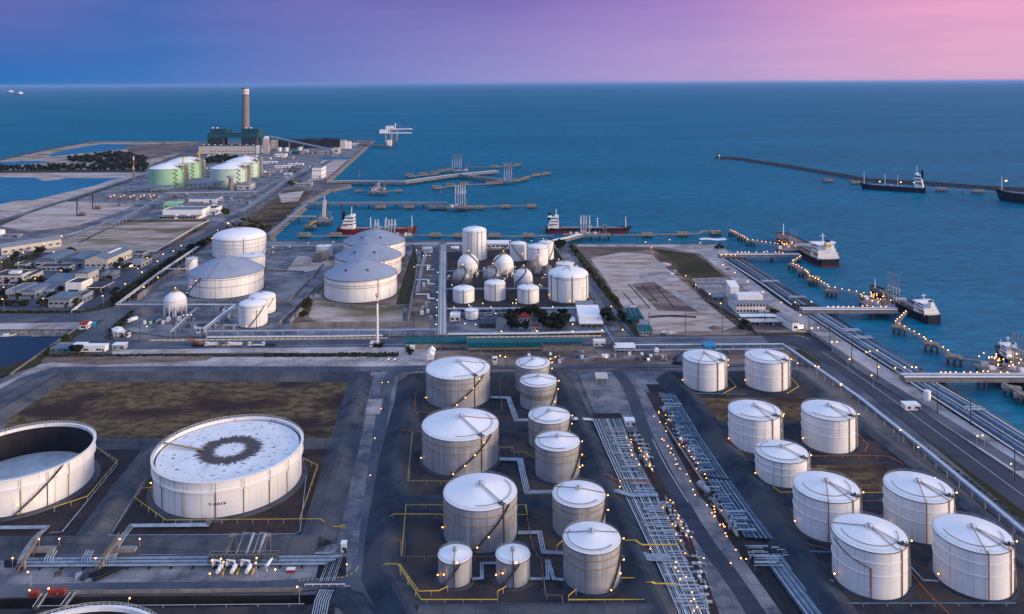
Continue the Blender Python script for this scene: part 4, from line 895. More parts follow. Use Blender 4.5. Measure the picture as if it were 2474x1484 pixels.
# ---------------------------------------------------------------- pipe runs
def sub_copy(proto, parent, loc, rz):
    o = proto.copy(); C.objects.link(o); o.parent = parent; o.location = loc; o.rotation_euler = (0, 0, rz); return o
def support_mesh(parent, w, h, mt, kind):
    b = MB()
    if kind == 'post': b.box(0, 0, -h, 0.22, 0.22, h)
    elif kind == 'sleeper': b.box(0, 0, -h, 0.5, w + 1.0, h - 0.3)
    elif kind == 'frame':
        for s in (-1, 1): b.box(0, s * w / 2, -h, 0.35, 0.35, h)
        b.box(0, 0, -0.65, 0.35, w + 0.8, 0.4)
        if h > 6: b.box(0, 0, -h * 0.55, 0.3, w, 0.35)
    return b.build('support', M[mt], parent)
def pipe_run(label, path, n=1, gap=0.9, r=0.3, mt='pipe', step=8, kind='post', smt='steel', name='pipe_run', cat='pipe', group=None, hs=None, r2=None, mts=None):
    """path: world points along the pipe axis; a thing with each pipe and each support a part"""
    path = [Vector(p) for p in path]; o0 = Vector((path[0].x, path[0].y, 0))
    t = thing(name, label, cat, o0, 0, group)
    for i in range(n):
        off = (i - (n - 1) / 2) * gap
        pp = offset_path(path, off) if abs(off) > 1e-6 else path
        rr = r if r2 is None else (r, r2)[i % 2]
        MB().tube([p - o0 for p in pp], rr, 6).build('pipe', M[(mts[i % len(mts)] if mts else mt)], t, smooth=True)
    if step:
        first = None; w = (n - 1) * gap + 1.0; hl = None; cnt = 0
        for p, a in along(path, step):
            h = p.z
            if h < 0.7: continue
            cnt += 1
            if cnt > 95: break
            if first is None or abs(h - hl) > 0.3:
                s = support_mesh(t, w, h, smt, kind); s.location = p - o0; s.rotation_euler = (0, 0, a)
                first = s; hl = h
            else: sub_copy(first, t, p - o0, a)
    return t
def PX(pts, z):
    return [G(p[0], p[1], p[2] if len(p) > 2 else z) for p in pts]
def c2(*pts): return [(785.2 + .4301 * p[0], 845.6 + .4301 * p[1]) + tuple(p[2:]) for p in pts]
def c1(*pts): return [(.3895 * p[0], 906 + .3895 * p[1]) + tuple(p[2:]) for p in pts]
def c3(*pts): return [(1570.4 + .4507 * p[0], 815.4 + .4507 * p[1]) + tuple(p[2:]) for p in pts]
def band(label, L, Rr, z, n, r, step=9, mts=('pipe',), name='pipe_track', cat='pipe track', group=None, jig=0.0, smt='black'):
    """parallel pipes filling the strip between a left and a right edge line"""
    L = PX(L, z); Rr = PX(Rr, z); o0 = Vector((L[0].x, L[0].y, 0)); t = thing(name, label, cat, o0, 0, group)
    for i in range(n):
        f = (i + (random.uniform(-jig, jig) if 0 < i < n - 1 else 0)) / (n - 1)
        pts = [a.lerp(b_, f) - o0 for a, b_ in zip(L, Rr)]
        MB().tube(pts, r * random.choice((0.75, 1, 1, 1.3)), 6).build('pipe', M[mts[i % len(mts)]], t, smooth=True)
    tot = sum((b_ - a).length for a, b_ in zip(L, L[1:])); k = max(1, int(tot / step)); k = min(k, 60)
    for j in range(k + 1):
        d = tot * j / k; i = 0
        while i < len(L) - 2 and d > (L[i + 1] - L[i]).length: d -= (L[i + 1] - L[i]).length; i += 1
        f = min(1, d / (L[i + 1] - L[i]).length)
        a, b_ = L[i].lerp(L[i + 1], f), Rr[i].lerp(Rr[i + 1], f)
        MB().bar(a - o0 - Vector((0, 0, r + 0.25)), b_ - o0 - Vector((0, 0, r + 0.25)), 0.4, 0.5).build('sleeper', M[smt], t)
    return t
# the two long pipe tracks beside the centre road
P1a = band('wide silver pipe track right of the streaked grey tanks, upper half', [(1432, 1012), (1470, 1100), (1513, 1195)], [(1500, 1012), (1530, 1090), (1586, 1195)], 1.6, 18, 0.22, mts=('white', 'pipe', 'pipe', 'steel'), jig=0.3, group='pipe tracks beside the centre road')
P1b = band('wide silver pipe track right of the nearest medium grey tank, lower half', [(1513, 1200), (1570, 1320), (1650, 1500)], [(1588, 1200), (1640, 1320), (1722, 1500)], 1.6, 18, 0.22, mts=('white', 'pipe', 'pipe', 'steel'), jig=0.3, group='pipe tracks beside the centre road')
P2a = band('blue grey pipe track left of the white cone roof tanks, upper part', [(1590, 948), (1650, 1057), (1705, 1150)], [(1632, 955), (1694, 1057), (1762, 1158)], 1.6, 18, 0.19, mts=('pipedark', 'pipe', 'pipedark'), jig=0.3, group='pipe tracks beside the centre road')
P2b = band('blue grey pipe track left of the nearest white tanks, before the junction', [(1708, 1155), (1760, 1235), (1800, 1298)], [(1765, 1162), (1825, 1245), (1868, 1302)], 1.6, 18, 0.19, mts=('pipedark', 'pipe', 'pipedark'), jig=0.3, group='pipe tracks beside the centre road')
P2c = band('blue grey pipe track running to the bottom edge after the junction', [(1840, 1340), (1900, 1425), (1955, 1500)], [(1890, 1338), (1960, 1425), (2022, 1500)], 1.6, 14, 0.25, mts=('pipedark', 'pipe', 'pipe'), jig=0.2, group='pipe tracks beside the centre road')
def branches(t, rows, rgt, z=2.7, mts=('pipe', 'steel'), n0=0.2, n1=1.0, r=0.22):
    """cross pipes that leave the track sideways: rows of measured y, each from the track out to the pumps"""
    o0 = t.location
    for (xa, xb, y) in rows:
        a, b_ = G(xa, y, z), G(xb, y, z); k = random.choice((0, 0, 1, 2))
        pts = [Vector((a.x, a.y, 1.7)), a, b_, Vector((b_.x, b_.y, 0.6))]
        if k == 1: pts = [a, b_, b_ + Vector((0, -random.uniform(2, 4), 0)), b_ + Vector((0, -4, -2))]
        if k == 2: pts = [Vector((a.x, a.y, 1.7)), a, b_]
        MB().tube([p - o0 for p in pts], r * random.choice((0.7, 1, 1.25)), 6).build('branch_pipe', M[random.choice(mts)], t, smooth=True)
def rows_between(la, lb, y0, y1, n, jit=0.35):
    out = []
    for i in range(n):
        y = lerp(y0, y1, (i + random.uniform(-jit, jit)) / n); f = (y - y0) / (y1 - y0)
        xa, xb = lerp(la[0], la[1], f), lerp(lb[0], lb[1], f)
        out.append((lerp(xa, xb, random.uniform(0.0, 0.55)), xb + random.uniform(-6, 10), y))
    return out
branches(P1a, rows_between((1445, 1490), (1508, 1545), 1035, 1130, 18), 1)
branches(P1a, rows_between((1490, 1520), (1540, 1585), 1130, 1200, 6), 1)
branches(P1b, rows_between((1530, 1575), (1592, 1650), 1215, 1310, 18), 1)
branches(P1b, rows_between((1580, 1640), (1650, 1715), 1330, 1480, 18), 1)
branches(P2a, rows_between((1640, 1740), (1592, 1700), 960, 1150, 34), 1, mts=('pipe', 'pipedark'))
branches(P2b, rows_between((1745, 1850), (1700, 1790), 1165, 1290, 24), 1, mts=('pipe', 'pipedark'))
branches(P2c, rows_between((1870, 1900), (1800, 1830), 1318, 1372, 10), 1)
branches(P2c, rows_between((1850, 1900), (1880, 1930), 1322, 1345, 4), 1)
# main pipe racks
rackW = lambda lb, pts, z, n=3, **k: pipe_run(lb, PX(pts, z), n, name='pipe_rack', cat='pipe rack', kind='frame', **k)
rackW('long white pipe rack following the road down the right side', [(1480, 834), (1890, 832), (1912, 846), (2075, 959.6), (2246, 1095), (2474, 1284), (2600, 1392)], 3.4, 4, gap=0.95, r=0.36, mts=('pipedark', 'pipe', 'white', 'pipe'), step=10)
rackW('lower thin pipe pair beside the rack behind the farthest white tanks', [(1485, 846), (1895, 843)], 2.2, 2, gap=1.0, r=0.35, step=12)
rackW('green grey pipe bridge stepping over the main road', [(1462, 790, 3), (1462, 788, 9), (1482, 826, 9), (1482, 834, 3)], 6, 4, gap=1.3, r=0.5, mts=('teal', 'pipe', 'pipedark'), step=0)
rackW('white pipe line along the far side of the main road, right stretch', [(1082, 806), (1300, 804), (1462, 800)], 2.6, 4, gap=1.2, r=0.5, mts=('white', 'pipe', 'pipe', 'pipedark'), step=11)
rackW('white pipe line along the far side of the main road, left stretch', [(500, 814), (800, 812), (925, 810)], 2.0, 3, gap=1.1, r=0.45, mts=('white', 'pipe', 'pipe'), step=11)
rackW('thin raised pipe rack above the left stretch, ending at the tall rack', [(500, 800), (800, 798), (1062, 796)], 5.5, 3, gap=1.0, r=0.3, step=12)
rackW('tall wide pipe rack running from the main road to the shore', [(1068, 806), (1068, 700), (1071, 592)], 9, 7, gap=0.95, r=0.36, mts=('pipe', 'white', 'steel'), step=12)
rackW('pipe rack along the shore behind the domed tanks', [(655, 594), (850, 592), (1060, 588)], 6, 5, gap=1.1, r=0.4, mts=('pipe', 'pipedark', 'white'), step=14)
rackW('pipe rack along the shore behind the sphere plant', [(1078, 588), (1240, 590), (1362, 593)], 6, 4, gap=1.2, r=0.45, mts=('white', 'pipe', 'pipedark'), step=14)
rackW('pipe rack between the spheres and the row of small domed tanks', [(1080, 655), (1200, 654), (1268, 654)], 4, 3, gap=1.0, r=0.35, step=13)
rackW('pipe rack crossing behind the three small domed tanks', [(1080, 698), (1250, 697), (1325, 697)], 4, 4, gap=1.0, r=0.3, mts=('pipe', 'brown', 'pipedark'), step=12)
rackW('pipe rack crossing in front of the three small domed tanks', [(1078, 746), (1250, 745), (1392, 744)], 5.5, 4, gap=1.1, r=0.35, step=12)
rackW('low dark pipe rack below the three small domed tanks', [(1078, 757), (1200, 757), (1390, 756)], 3, 4, gap=1.0, r=0.3, mts=('pipedark', 'brown', 'pipe'), step=12)
rackW('double white pipe rack slanting beside the dark hedge', [(283, 735), (390, 655), (478, 596)], 6, 2, gap=2.2, r=0.42, mt='white', step=13)
rackW('white pipe rack in front of the wide dome tank', [(284, 735), (430, 735), (572, 735)], 6, 3, gap=1.2, r=0.42, mts=('white', 'pipedark', 'pipe'), step=12)
rackW('white pipe rack slanting down to the small gate house', [(572, 736), (530, 767), (492, 797), (490, 806, 2)], 6, 4, gap=1.3, r=0.4, mts=('white', 'white', 'pipedark', 'pipe'), step=9)
rackW('narrow pipe rack slanting beside the lone gas sphere', [(477, 745), (445, 774), (416, 802)], 5, 3, gap=1.5, r=0.28, mts=('white', 'pipe', 'pipedark'), step=9)
rackW('bracket pipe to the small narrow white tank', [(395, 650), (440, 650), (452, 648)], 6, 1, r=0.4, mt='white', step=12)
rackW('pipe rack to the left tank of the lower twin domes', [(540, 786), (578, 786)], 6, 2, gap=1.2, r=0.3, step=8)
for k, (y, lb) in enumerate(((645, 'farthest'), (680, 'middle'), (715, 'nearest'))):
    rackW('short pipe loop leaving a grey domed tank on the right, %s' % lb, [(1005, y - 4), (1035, y - 4), (1035, y + 6), (1050, y + 6)], 4.5, 2, gap=1.2, r=0.42, mt='white', step=8, group='pipe loops right of the domed tanks')
rackW('pipe rack left of the tall rack beside the grassy bund', [(1008, 705), (1020, 640), (1030, 605)], 5, 3, gap=1.2, r=0.38, mt='pipe', step=12)
# far plant racks
rackW('far pipe rack beside the diagonal road, left of the shore', [(648, 566), (700, 524), (738, 492)], 5, 4, gap=1.6, r=0.5, mts=('pipe', 'pipedark'), step=22)
rackW('pipe rack along the diagonal road in front of the green tanks', [(585, 510), (620, 486), (690, 436), (740, 404)], 8, 4, gap=1.8, r=0.6, step=14, mts=('pipedark', 'pipe'))
rackW('long raised pipe rack before the green tanks', [(400, 466), (520, 465), (620, 463)], 11, 5, gap=2.0, r=0.7, step=11, mts=('steel', 'pipe', 'pipedark'))
rackW('pipe rack behind the white control building', [(360, 492), (480, 492), (585, 492)], 8, 4, gap=1.6, r=0.5, step=14, mts=('pipedark', 'pipe'))
rackW('slanting pipe rack left of the white control building', [(275, 540), (330, 510), (400, 470)], 7, 4, gap=1.6, r=0.5, step=16, mts=('pipedark', 'pipe'))
rackW('blue grey pipe rack slanting past the crane yard', [(175, 574), (230, 548), (275, 528)], 7, 5, gap=1.5, r=0.4, step=14, mts=('pipedark', 'steel'))
rackW('blue grey pipe rack across the yard left of the vacant lot', [(0, 578), (80, 578), (170, 577)], 6, 4, gap=1.5, r=0.4, step=14, mts=('pipedark', 'brown', 'pipe'))
# foreground left pipes
pipe_run('broad silver pipe bundle crossing the bottom left and turning down at the road', PX([(55, 1358.5), (400, 1356), (808, 1353), (790, 1404)], 1.5), 8, 0.82, 0.2, 'pipe', 9, 'sleeper', 'black', name='pipe_bundle', mts=('pipe', 'pipe', 'pipedark'))
pipe_run('silver pipe bundle emerging below the road at the bottom edge', PX([(790, 1425), (778, 1450), (768, 1500)], 1.4), 7, 0.88, 0.22, 'pipe', 8, 'sleeper', 'dark', name='pipe_bundle')
pipe_run('thin pipe pair along the foot of the front berm', PX([(5, 1341), (400, 1339), (800, 1336), (815, 1322)], 1.2), 2, 0.9, 0.16, 'pipe', 12, 'post', name='pipe_run')
pipe_run('twin silver pipes leaving the lettered tank and climbing the berm', PX([(508, 1252, 1.6), (500, 1268, 1.6), (318, 1270, 1.6), (298, 1296, 5.2), (284, 1318, 5.2), (272, 1340, 1.8), (266, 1354, 1.8)], 1.6), 3, 0.9, 0.26, 'pipe', 14, 'post', 'conc')
pipe_run('twin silver pipes leaving the left cut tank over the berm', PX([(-30, 1275, 1.6), (113, 1274, 1.6), (86, 1298, 5.2), (66, 1325, 5.2), (46, 1362, 1.8)], 1.6), 3, 0.9, 0.26, 'pipe', 14, 'post', 'conc')
for lb, x0, x1 in (('left of the first steps', 130, 118), ('between the two pipe crossings', 218, 208), ('beside the second pipe crossing', 280, 268)):
    pipe_run('short bundle of pipe ends dropping from the berm, %s' % lb, PX([(x0, 1330, 3.6), (x1, 1348, 2.2), (x1 - 1, 1358, 1.7)], 2), 4, 1.0, 0.25, 'pipe', 0, group='pipe ends below the front berm')
pipe_run('thin pipe line along the foot of the berm behind the lettered tank pipes', PX([(235, 1293), (500, 1292), (715, 1290), (725, 1284), (740, 1150)], 1.0), 1, 1, 0.16, 'pipe', 14)
pipe_run('thin pipe line beside the diagonal berm', PX([(272, 1284), (330, 1190), (370, 1130)], 1.0), 1, 1, 0.16, 'pipe', 10)
pipe_run('thin pipe line right of the left cut tank', PX([(120, 1287), (150, 1285), (284, 1122), (228, 1075)], 1.0), 1, 1, 0.16, 'pipe', 10)
pipe_run('thin railing pipe along the open drain at the bottom left', PX([(90, 1464), (400, 1462), (735, 1459)], 1.4), 1, 1, 0.13, 'steel', 12)
yel = lambda lb, pts, z=2.6, mt='yellow', **k: pipe_run(lb, PX(pts, z), mt=mt, step=k.pop('step', 7), r=k.pop('r', 0.17), name='foam_pipe', cat='pipe', smt=k.pop('smt', 'steel'), **k)
yel('yellow pipe in front of the lettered tank crossing the right berm', c1((835, 760), (1030, 900), (1860, 893), (1985, 893, 5), (2060, 940, 2), (2125, 940, 1.2)))
yel('yellow pipe bent round the right side of the lettered tank', c1((1858, 895), (1970, 560), (1880, 515)))
yel('short yellow pipe left of the lettered tank', c1((835, 760), (880, 700), (960, 697)), step=6)
yel('yellow pipe bent round the right side of the left cut tank', c1((585, 440), (730, 530), (545, 750), (330, 822)))
yel('yellow pipe from the lower left berm round the two small grey tanks', c2((275, 1238, 1.5), (345, 1200, 5.2), (410, 1203, 5.2), (540, 1402), (970, 1402), (970, 1355), (1018, 1328)))
yel('yellow pipe branching to the left small grey tank', c2((420, 1203, 5.2), (527, 1355), (640, 1352), (690, 1328)))
yel('yellow pipe loop in front of the nearest medium grey tank', c2((1410, 1345), (1368, 1380), (1368, 1403), (1800, 1402), (1710, 1158)))
yel('yellow pipe from the nearest medium grey tank across the pipe track', c2((1665, 1280), (1755, 1282), (1770, 1305), (1835, 1305, 5.5), (1860, 1312, 3.5), (1980, 1314, 3.5), (1984, 1340, 2)), r=0.24)
yel('yellow pipe slanting down beside the second nearest medium tank', c2((1580, 868), (1610, 868), (1685, 1100)))
yel('yellow pipe over the berm beside the second nearest medium tank', c2((1300, 1102), (1335, 1070)), step=5)
yel('thick yellow pipe crossing the silver pipe track', c2((1680, 1070, 4), (1745, 1070, 5.5), (1780, 1095, 3.6), (1985, 1093, 3.6)), r=0.3)
yel('yellow pipe framing the floor left of the lowest big grey tank', c2((430, 1155), (455, 870), (665, 870)))
yel('yellow pipe from the left berm to the lowest big grey tank', c2((315, 965, 1.5), (385, 922, 5.5), (450, 922, 3), (650, 922), (668, 932)))
yel('yellow pipe corner right of the lowest big grey tank', c2((1082, 870), (1128, 870), (1136, 925), (1085, 925)), step=6)
yel('ochre pipe round the left of the middle big grey tank', c2((545, 458), (490, 460), (465, 735), (740, 737)), mt='ochre')
yel('ochre pipe between the middle big and a medium grey tank', c2((975, 547), (1055, 545), (1060, 575), (1130, 572), (1160, 600), (1185, 600)), mt='ochre')
yel('orange pipe from a medium grey tank over the berm across the pipe track', c2((1430, 600), (1475, 600), (1525, 718), (1590, 700, 5.6), (1640, 730, 3.5), (1830, 735, 3.5)), mt='orange', r=0.26)
yel('rusty red pipe at the top left berm corner', c2((425, 185, 1.5), (490, 148, 5.5), (515, 182), (500, 350), (600, 352)), mt='orange')
yel('rusty red pipe over the left berm by the middle big tank', c2((395, 470, 1.5), (440, 448, 5.4), (490, 460)), mt='orange')
yel('dark red pipe along the floor left of the two small grey tanks', c2((350, 1078, 4), (425, 1070), (425, 1160), (640, 1160), (1000, 1160)), mt='brown', r=0.2)
yel('dark red riser pipe between the topmost big and medium tanks', c2((1005, 112), (1005, 150), (980, 160), (985, 240), (995, 330)), mt='brown', r=0.22)
yel('dark red pipe at the bottom between the small and medium tanks', c2((1135, 935), (1170, 1115), (1215, 1180), (1240, 1375), (1330, 1380), (1345, 1480)), mt='brown')
gp = lambda lb, pts, n=4, z=1.5, **k: pipe_run(lb, PX(pts, z), n, k.pop('gap', 0.85), k.pop('r', 0.22), k.pop('mt', 'pipe'), 9, 'sleeper', 'dark', name='pipe_bundle', **k)
gp('silver pipe bundle between the topmost big and second medium grey tank', c2((930, 265), (1030, 268), (1075, 393), (1150, 393), (1300, 388), (1400, 385, 5), (1500, 390, 2)))
gp('silver pipe bundle between the middle big and fourth medium grey tank', c2((980, 612), (1095, 615), (1135, 798), (1280, 797)))
gp('silver pipe bundle from the lowest big grey tank joining the cross bundle', c2((1085, 1026), (1205, 1024), (1228, 1135), (1340, 1140)), 3)
gp('silver pipe bundle leaving the medium tanks over the berm to the track', c2((1640, 1145), (1740, 1145, 3.5), (1830, 1165, 2.5), (1940, 1165, 2.5)), 6)
gp('silver pipe bundle crossing the berm at the fifth medium tank', c2((1560, 795), (1640, 792, 4.6), (1720, 815, 2.5), (1870, 812, 2.5)), 4)
gp('silver pipe link between the two small grey tanks', c2((828, 1285), (882, 1282), (880, 1198), (960, 1197)), 2)
gp('silver pipe link right of the right small grey tank', c2((1152, 1285), (1252, 1284), (1246, 1180)), 2)
gp('silver pipe link left of the nearest medium grey tank', c2((1340, 1290), (1285, 1286), (1255, 1180)), 2)
# right basin pipes
rp = lambda lb, pts, mt='brown', z=1.6, **k: pipe_run(lb, PX(pts, z), 1, 1, k.pop('r', 0.18), mt, 9, 'post', name='pipe_run', **k)
rp('yellow pipe bent beside the left farthest white tank', c3((412, 205), (462, 262), (395, 300)), 'yellow')
rp('yellow pipe bent beside the right farthest white tank', c3((748, 205), (798, 262), (735, 300)), 'yellow')
rp('grey pipe across the ground before the farthest white tanks', c3((60, 318), (125, 297), (520, 305)), 'pipedark', r=0.25)
rp('yellow pipe between the short white tank and the rear four', c3((660, 800), (700, 830), (770, 828)), 'yellow')
rp('yellow pipe between the two rear tanks of the nearest four', c3((1120, 832), (1255, 831)), 'yellow')
rp('rusty pipe between the two rear tanks of the nearest four', c3((1120, 876), (1255, 874)), 'orange')
rp('rusty red pipe left of the nearest four white tanks', c3((775, 878), (622, 880), (755, 1085), (980, 1140)), 'brown')
rp('red pipe in front of the tank beside the dry grass plot', c3((850, 636), (1240, 634), (1290, 640), (1360, 680)), 'orange')
rp('red pipe right of the tank beside the dry grass plot', c3((1105, 510), (1170, 575), (1150, 610)), 'orange')
rp('brown pipe between the two front white tanks', c3((1385, 1240), (1480, 1360), (1600, 1478)), 'orange', r=0.24)
rp('grey pipe along the bottom before the nearest white tanks', c3((840, 1190), (905, 1425), (1400, 1425), (1960, 1424)), 'pipedark', r=0.25)
rp('dark pipe pair end beside the front left white tank', c3((820, 1170), (925, 1300), (985, 1305)), 'pipe', r=0.3)
rp('dark pipe end beside the front right white tank', c3((1385, 1215), (1465, 1302), (1545, 1305)), 'pipe', r=0.3)
rp('grey pipe pair from the junction to the rear left white tank', c3((300, 640), (560, 660)), 'pipedark', r=0.3)
rp('grey pipe from the junction to the front left white tank', c3((690, 1110), (760, 1148), (985, 1150)), 'pipedark', r=0.4)
# pipes on the quay
qk = dict(mts=('white', 'pipedark', 'pipedark', 'pipe', 'pipedark'), smt='dark')
band('quay pipe belt beyond the small white office, farthest stretch', [(1745, 624), (1845, 688), (1912, 736)], [(1790, 626), (1890, 692), (1958, 736)], 2.0, 8, 0.42, name='quay_pipe_belt', group='pipe belts on the quay', **qk)
band('quay pipe belt between the second and third pier', [(1952, 760), (2070, 836), (2180, 906)], [(1994, 758), (2120, 834), (2222, 895)], 2.0, 10, 0.42, name='quay_pipe_belt', group='pipe belts on the quay', **qk)
band('quay pipe belt from the third pier to the right edge', [(2200, 924), (2330, 1008), (2520, 1132)], [(2262, 926), (2390, 1000), (2520, 1080)], 2.0, 11, 0.42, name='quay_pipe_belt', group='pipe belts on the quay', **qk)
def hoop(label, xa, xb, y0, y1, z=4.2, n=2):
    a, b_ = G(xa, y0), G(xb, y0); t = thing('pipe_loop', label, 'pipe', (a.x, a.y, 0), 0, 'expansion loops on the quay')
    for i in range(n):
        d = Vector((0, -3.5 * i, 0)); p = [Vector((0, 0, 2)), Vector((0, 0, z)), Vector((b_.x - a.x, 0, z)), Vector((b_.x - a.x, 0, 2))]
        MB().tube([q + d for q in p], 0.4, 6).build('pipe', M['pipe'], t, smooth=True)
for lb, xa, xb, y in (('on the farthest belt beyond the office', 1838, 1880, 688), ('above the second pier junction', 1905, 1945, 727), ('upper of two on the middle belt', 2035, 2075, 808), ('lower of two on the middle belt', 2060, 2105, 826), ('on the near belt by the white cylinder', 2330, 2372, 1000)):
    hoop('raised pipe loop crossing the quay pipes, ' + lb, xa, xb, y, y)
# pumps along the two tracks
def pump():
    t = thing('pump_set', 'pump', 'pump', (0, 0, 0))
    b = MB(); b.box(0, 0, 0, 4.2, 1.8, 0.35); b.build('plinth', M['conc'], t)
    b = MB(); b.tube([(-1.6, 0, 1.0), (0.2, 0, 1.0)], 0.6, 10); b.tube([(0.2, 0, 1.0), (0.7, 0, 1.0)], 0.3, 8); b.build('motor', M['steel'], t, smooth=True)
    b = MB(); b.lathe([(0.01, 0.4), (0.75, 0.45), (0.8, 1.3), (0.4, 1.7), (0.01, 1.75)], 10, (1.2, 0, 0)); b.build('pump_casing', M['white'], t, smooth=True)
    b = MB(); b.tube([(1.2, 0, 1.6), (1.2, 0, 2.9), (1.2, 2.6, 2.9), (1.2, 2.6, 1.4)], 0.24, 6); b.tube([(1.9, 0, 0.9), (3.4, 0, 0.9), (3.4, -1.6, 0.9)], 0.24, 6); b.build('pump_pipe', M['pipe'], t, smooth=True)
    b = MB(); b.lathe([(0.5, 2.15), (0.5, 2.3), (0.42, 2.3), (0.42, 2.15)], 10, (1.2, 1.3, 1.1)); b.tube([(1.2, 1.3, 2.9), (1.2, 1.3, 3.4)], 0.08, 5); b.build('valve_wheel', M['dark'], t)
    return t
pumpP = Proto(pump())
def pump_row(lb, la, lb2, y0, y1, n, group):
    for i in range(n):
        f = (i + 0.5) / n; y = lerp(y0, y1, f); x = lerp(lerp(la[0], la[1], f), lerp(lb2[0], lb2[1], f), 0.5) + random.uniform(-2, 2)
        pumpP.put(G(x, y), R(random.choice((0, 0, 90, 180))) + random.uniform(-.05, .05), lb, group, random.uniform(0.9, 1.25))
pump_row('small pump set on the upper pump pad left of the road', (1530, 1555), (1548, 1578), 1052, 1135, 8, 'pumps on the upper left pad')
pump_row('small pump set on the lower pump pad left of the road', (1590, 1650), (1612, 1678), 1215, 1305, 9, 'pumps on the lower left pad')
pump_row('small pump set among the pipe ends at the bottom', (1665, 1700), (1685, 1722), 1340, 1470, 7, 'pumps at the bottom left')
pump_row('small pump set on the pad right of the centre road', (1592, 1690), (1622, 1712), 985, 1150, 16, 'pumps right of the road')
pump_row('small pump set on the pad before the right junction', (1720, 1775), (1735, 1790), 1205, 1300, 7, 'pumps before the junction')
for lb, p in (('along the upper left pump pad', [(1511, 1064), (1530, 1098), (1551, 1140)]), ('between the upper left pad and the kerb', [(1545, 1088), (1562, 1112), (1578, 1140)]), ('along the lower left pump pad', [(1596, 1218), (1632, 1290), (1664, 1345)]), ('along the pad right of the road, upper stretch', [(1610, 1030), (1650, 1090), (1702, 1168)]), ('along the pad before the right junction', [(1715, 1200), (1750, 1248), (1782, 1296)])):
    pt = PX(p, 2.4); o = Vector((pt[0].x, pt[0].y, 0)); t = thing('cable_tray', 'brown raised cable tray ' + lb, 'cable tray', o)
    for a, b_ in zip(pt, pt[1:]): MB().bar(a - o, b_ - o, 1.1, .25).build('tray', M['conc'], t)
    for q, _ in along(pt, 7): MB().box(q.x - o.x, q.y - o.y, 0, .25, .25, 2.3).build('post', M['dark'], t)
for lb, p, z in (('behind the lit process units', [(280, 474), (400, 472)], 7), ('before the lit process units', [(262, 488), (395, 487)], 6), ('right of the arched grey hall', [(600, 470), (660, 440), (700, 420)], 8), ('before the thin roofs', [(640, 412), (740, 410)], 7)):
    rackW('dark far pipe rack ' + lb, p, z, 4, gap=1.6, r=.5, step=12, mts=('pipedark', 'pipe', 'brown'))
# horizontal drum and other plant pieces
def vessel(label, x, y, L, rad, rz, mt='greywall'):
    t = thing('pressure_vessel', label, 'vessel', G(x, y), rz)
    b = MB(); m = 10
    prof = [(-L / 2 + rad * (0.6 - 0.6 * math.cos(a)), rad * math.sin(a)) for a in [PI / 2 * i / 5 for i in range(6)]]
    pr = [(max(r_, 0.02), z_) for z_, r_ in prof] + [(max(r_, 0.02), -z_) for z_, r_ in prof[::-1]]
    bb = MB().lathe(pr, 14); b.v = [(z_, y_, x_ + rad + 1.6) for x_, y_, z_ in bb.v]; b.f = bb.f
    b.build('drum', M[mt], t, smooth=True)
    for s in (-1, 1): MB().box(s * L * 0.3, 0, 0, 0.8, rad * 1.5, 1.9).build('saddle', M['conc'], t)
    MB().box(0, 0, 2 * rad + 1.6, 1.2, 1.0, 0.6).build('nozzle', M['steel'], t)
vessel('blue grey horizontal drum on saddles beside the right pump pad', 1700, 1192, 9, 1.5, R(110))
vessel('small white drum on saddles behind the tall slim tank', 1100, 606, 9, 2.0, 0, 'white')
# pump station in front of the lettered tank berm
t = thing('pump_station', 'pump station with three white pumps and tall pipe hoops before the front berm', 'pump station', G(605, 1388))
o = t.location; mp = lambda x, y, z=0.0: G(x, y, z) - o
MB().sheet([(lambda v: (v.x, v.y))(mp(x, y)) for x, y in ((498, 1396), (700, 1394), (715, 1362), (512, 1364))], 0.32).build('pad', M['basin'], t)
for k, x in enumerate((530, 564, 600)):
    b = MB(); p = mp(x, 1385); b.box(p.x, p.y, 0.32, 1.6, 4.6, 0.4); b.build('plinth', M['conc'], t)
    b = MB(); b.tube([(p.x, p.y - 2, 1.7), (p.x, p.y + 0.4, 1.7)], 0.85, 10); b.lathe([(0.01, 0.7), (1.0, 0.8), (1.0, 2.4), (0.5, 2.8), (0.01, 2.8)], 10, (p.x, p.y + 1.6, 0)); b.build('pump', M['white'], t, smooth=True)
    b = MB(); b.tube([(p.x, p.y + 1.6, 2.6), (p.x, p.y + 1.6, 4.0), (p.x - 3.6, p.y + 2.4, 4.0), (p.x - 3.6, p.y + 2.4, 1.6), (p.x - 3.6, p.y + 6, 1.6)], 0.32, 7); b.build('pump_pipe', M['white'], t, smooth=True)
    b = MB(); b.box(p.x + 2.1, p.y - 0.5, 0.32, 0.25, 3.6, 1.2); b.build('guard', M['yellow'], t)
b = MB(); p = mp(644, 1383); b.tube([(p.x, p.y, 0.4), (p.x, p.y, 2.6), (p.x + 1, p.y + 4, 3.4)], 0.5, 8); b.build('small_pump', M['white'], t, smooth=True)
a0, a1 = mp(505, 1368), mp(672, 1366)
b = MB(); b.bar((a0.x, a0.y, 4.2), (a1.x, a1.y, 4.2), 2.4, 0.3)
for i in range(9):
    q = a0.lerp(a1, i / 8); b.box(q.x, q.y - 1, 0.3, 0.3, 0.3, 3.9); b.box(q.x, q.y + 1, 0.3, 0.3, 0.3, 3.9)
b.build('walkway', M['pile'], t); b = MB()
for s in (-1.2, 1.2):
    b.tube([(a0.x, a0.y + s, 5.4), (a1.x, a1.y + s, 5.4)], 0.06, 4)
    for i in range(17): q = a0.lerp(a1, i / 16); b.bar((q.x, q.y + s, 4.3), (q.x, q.y + s, 5.4), 0.07, 0.07)
b.build('walkway_rail', M['steel'], t)
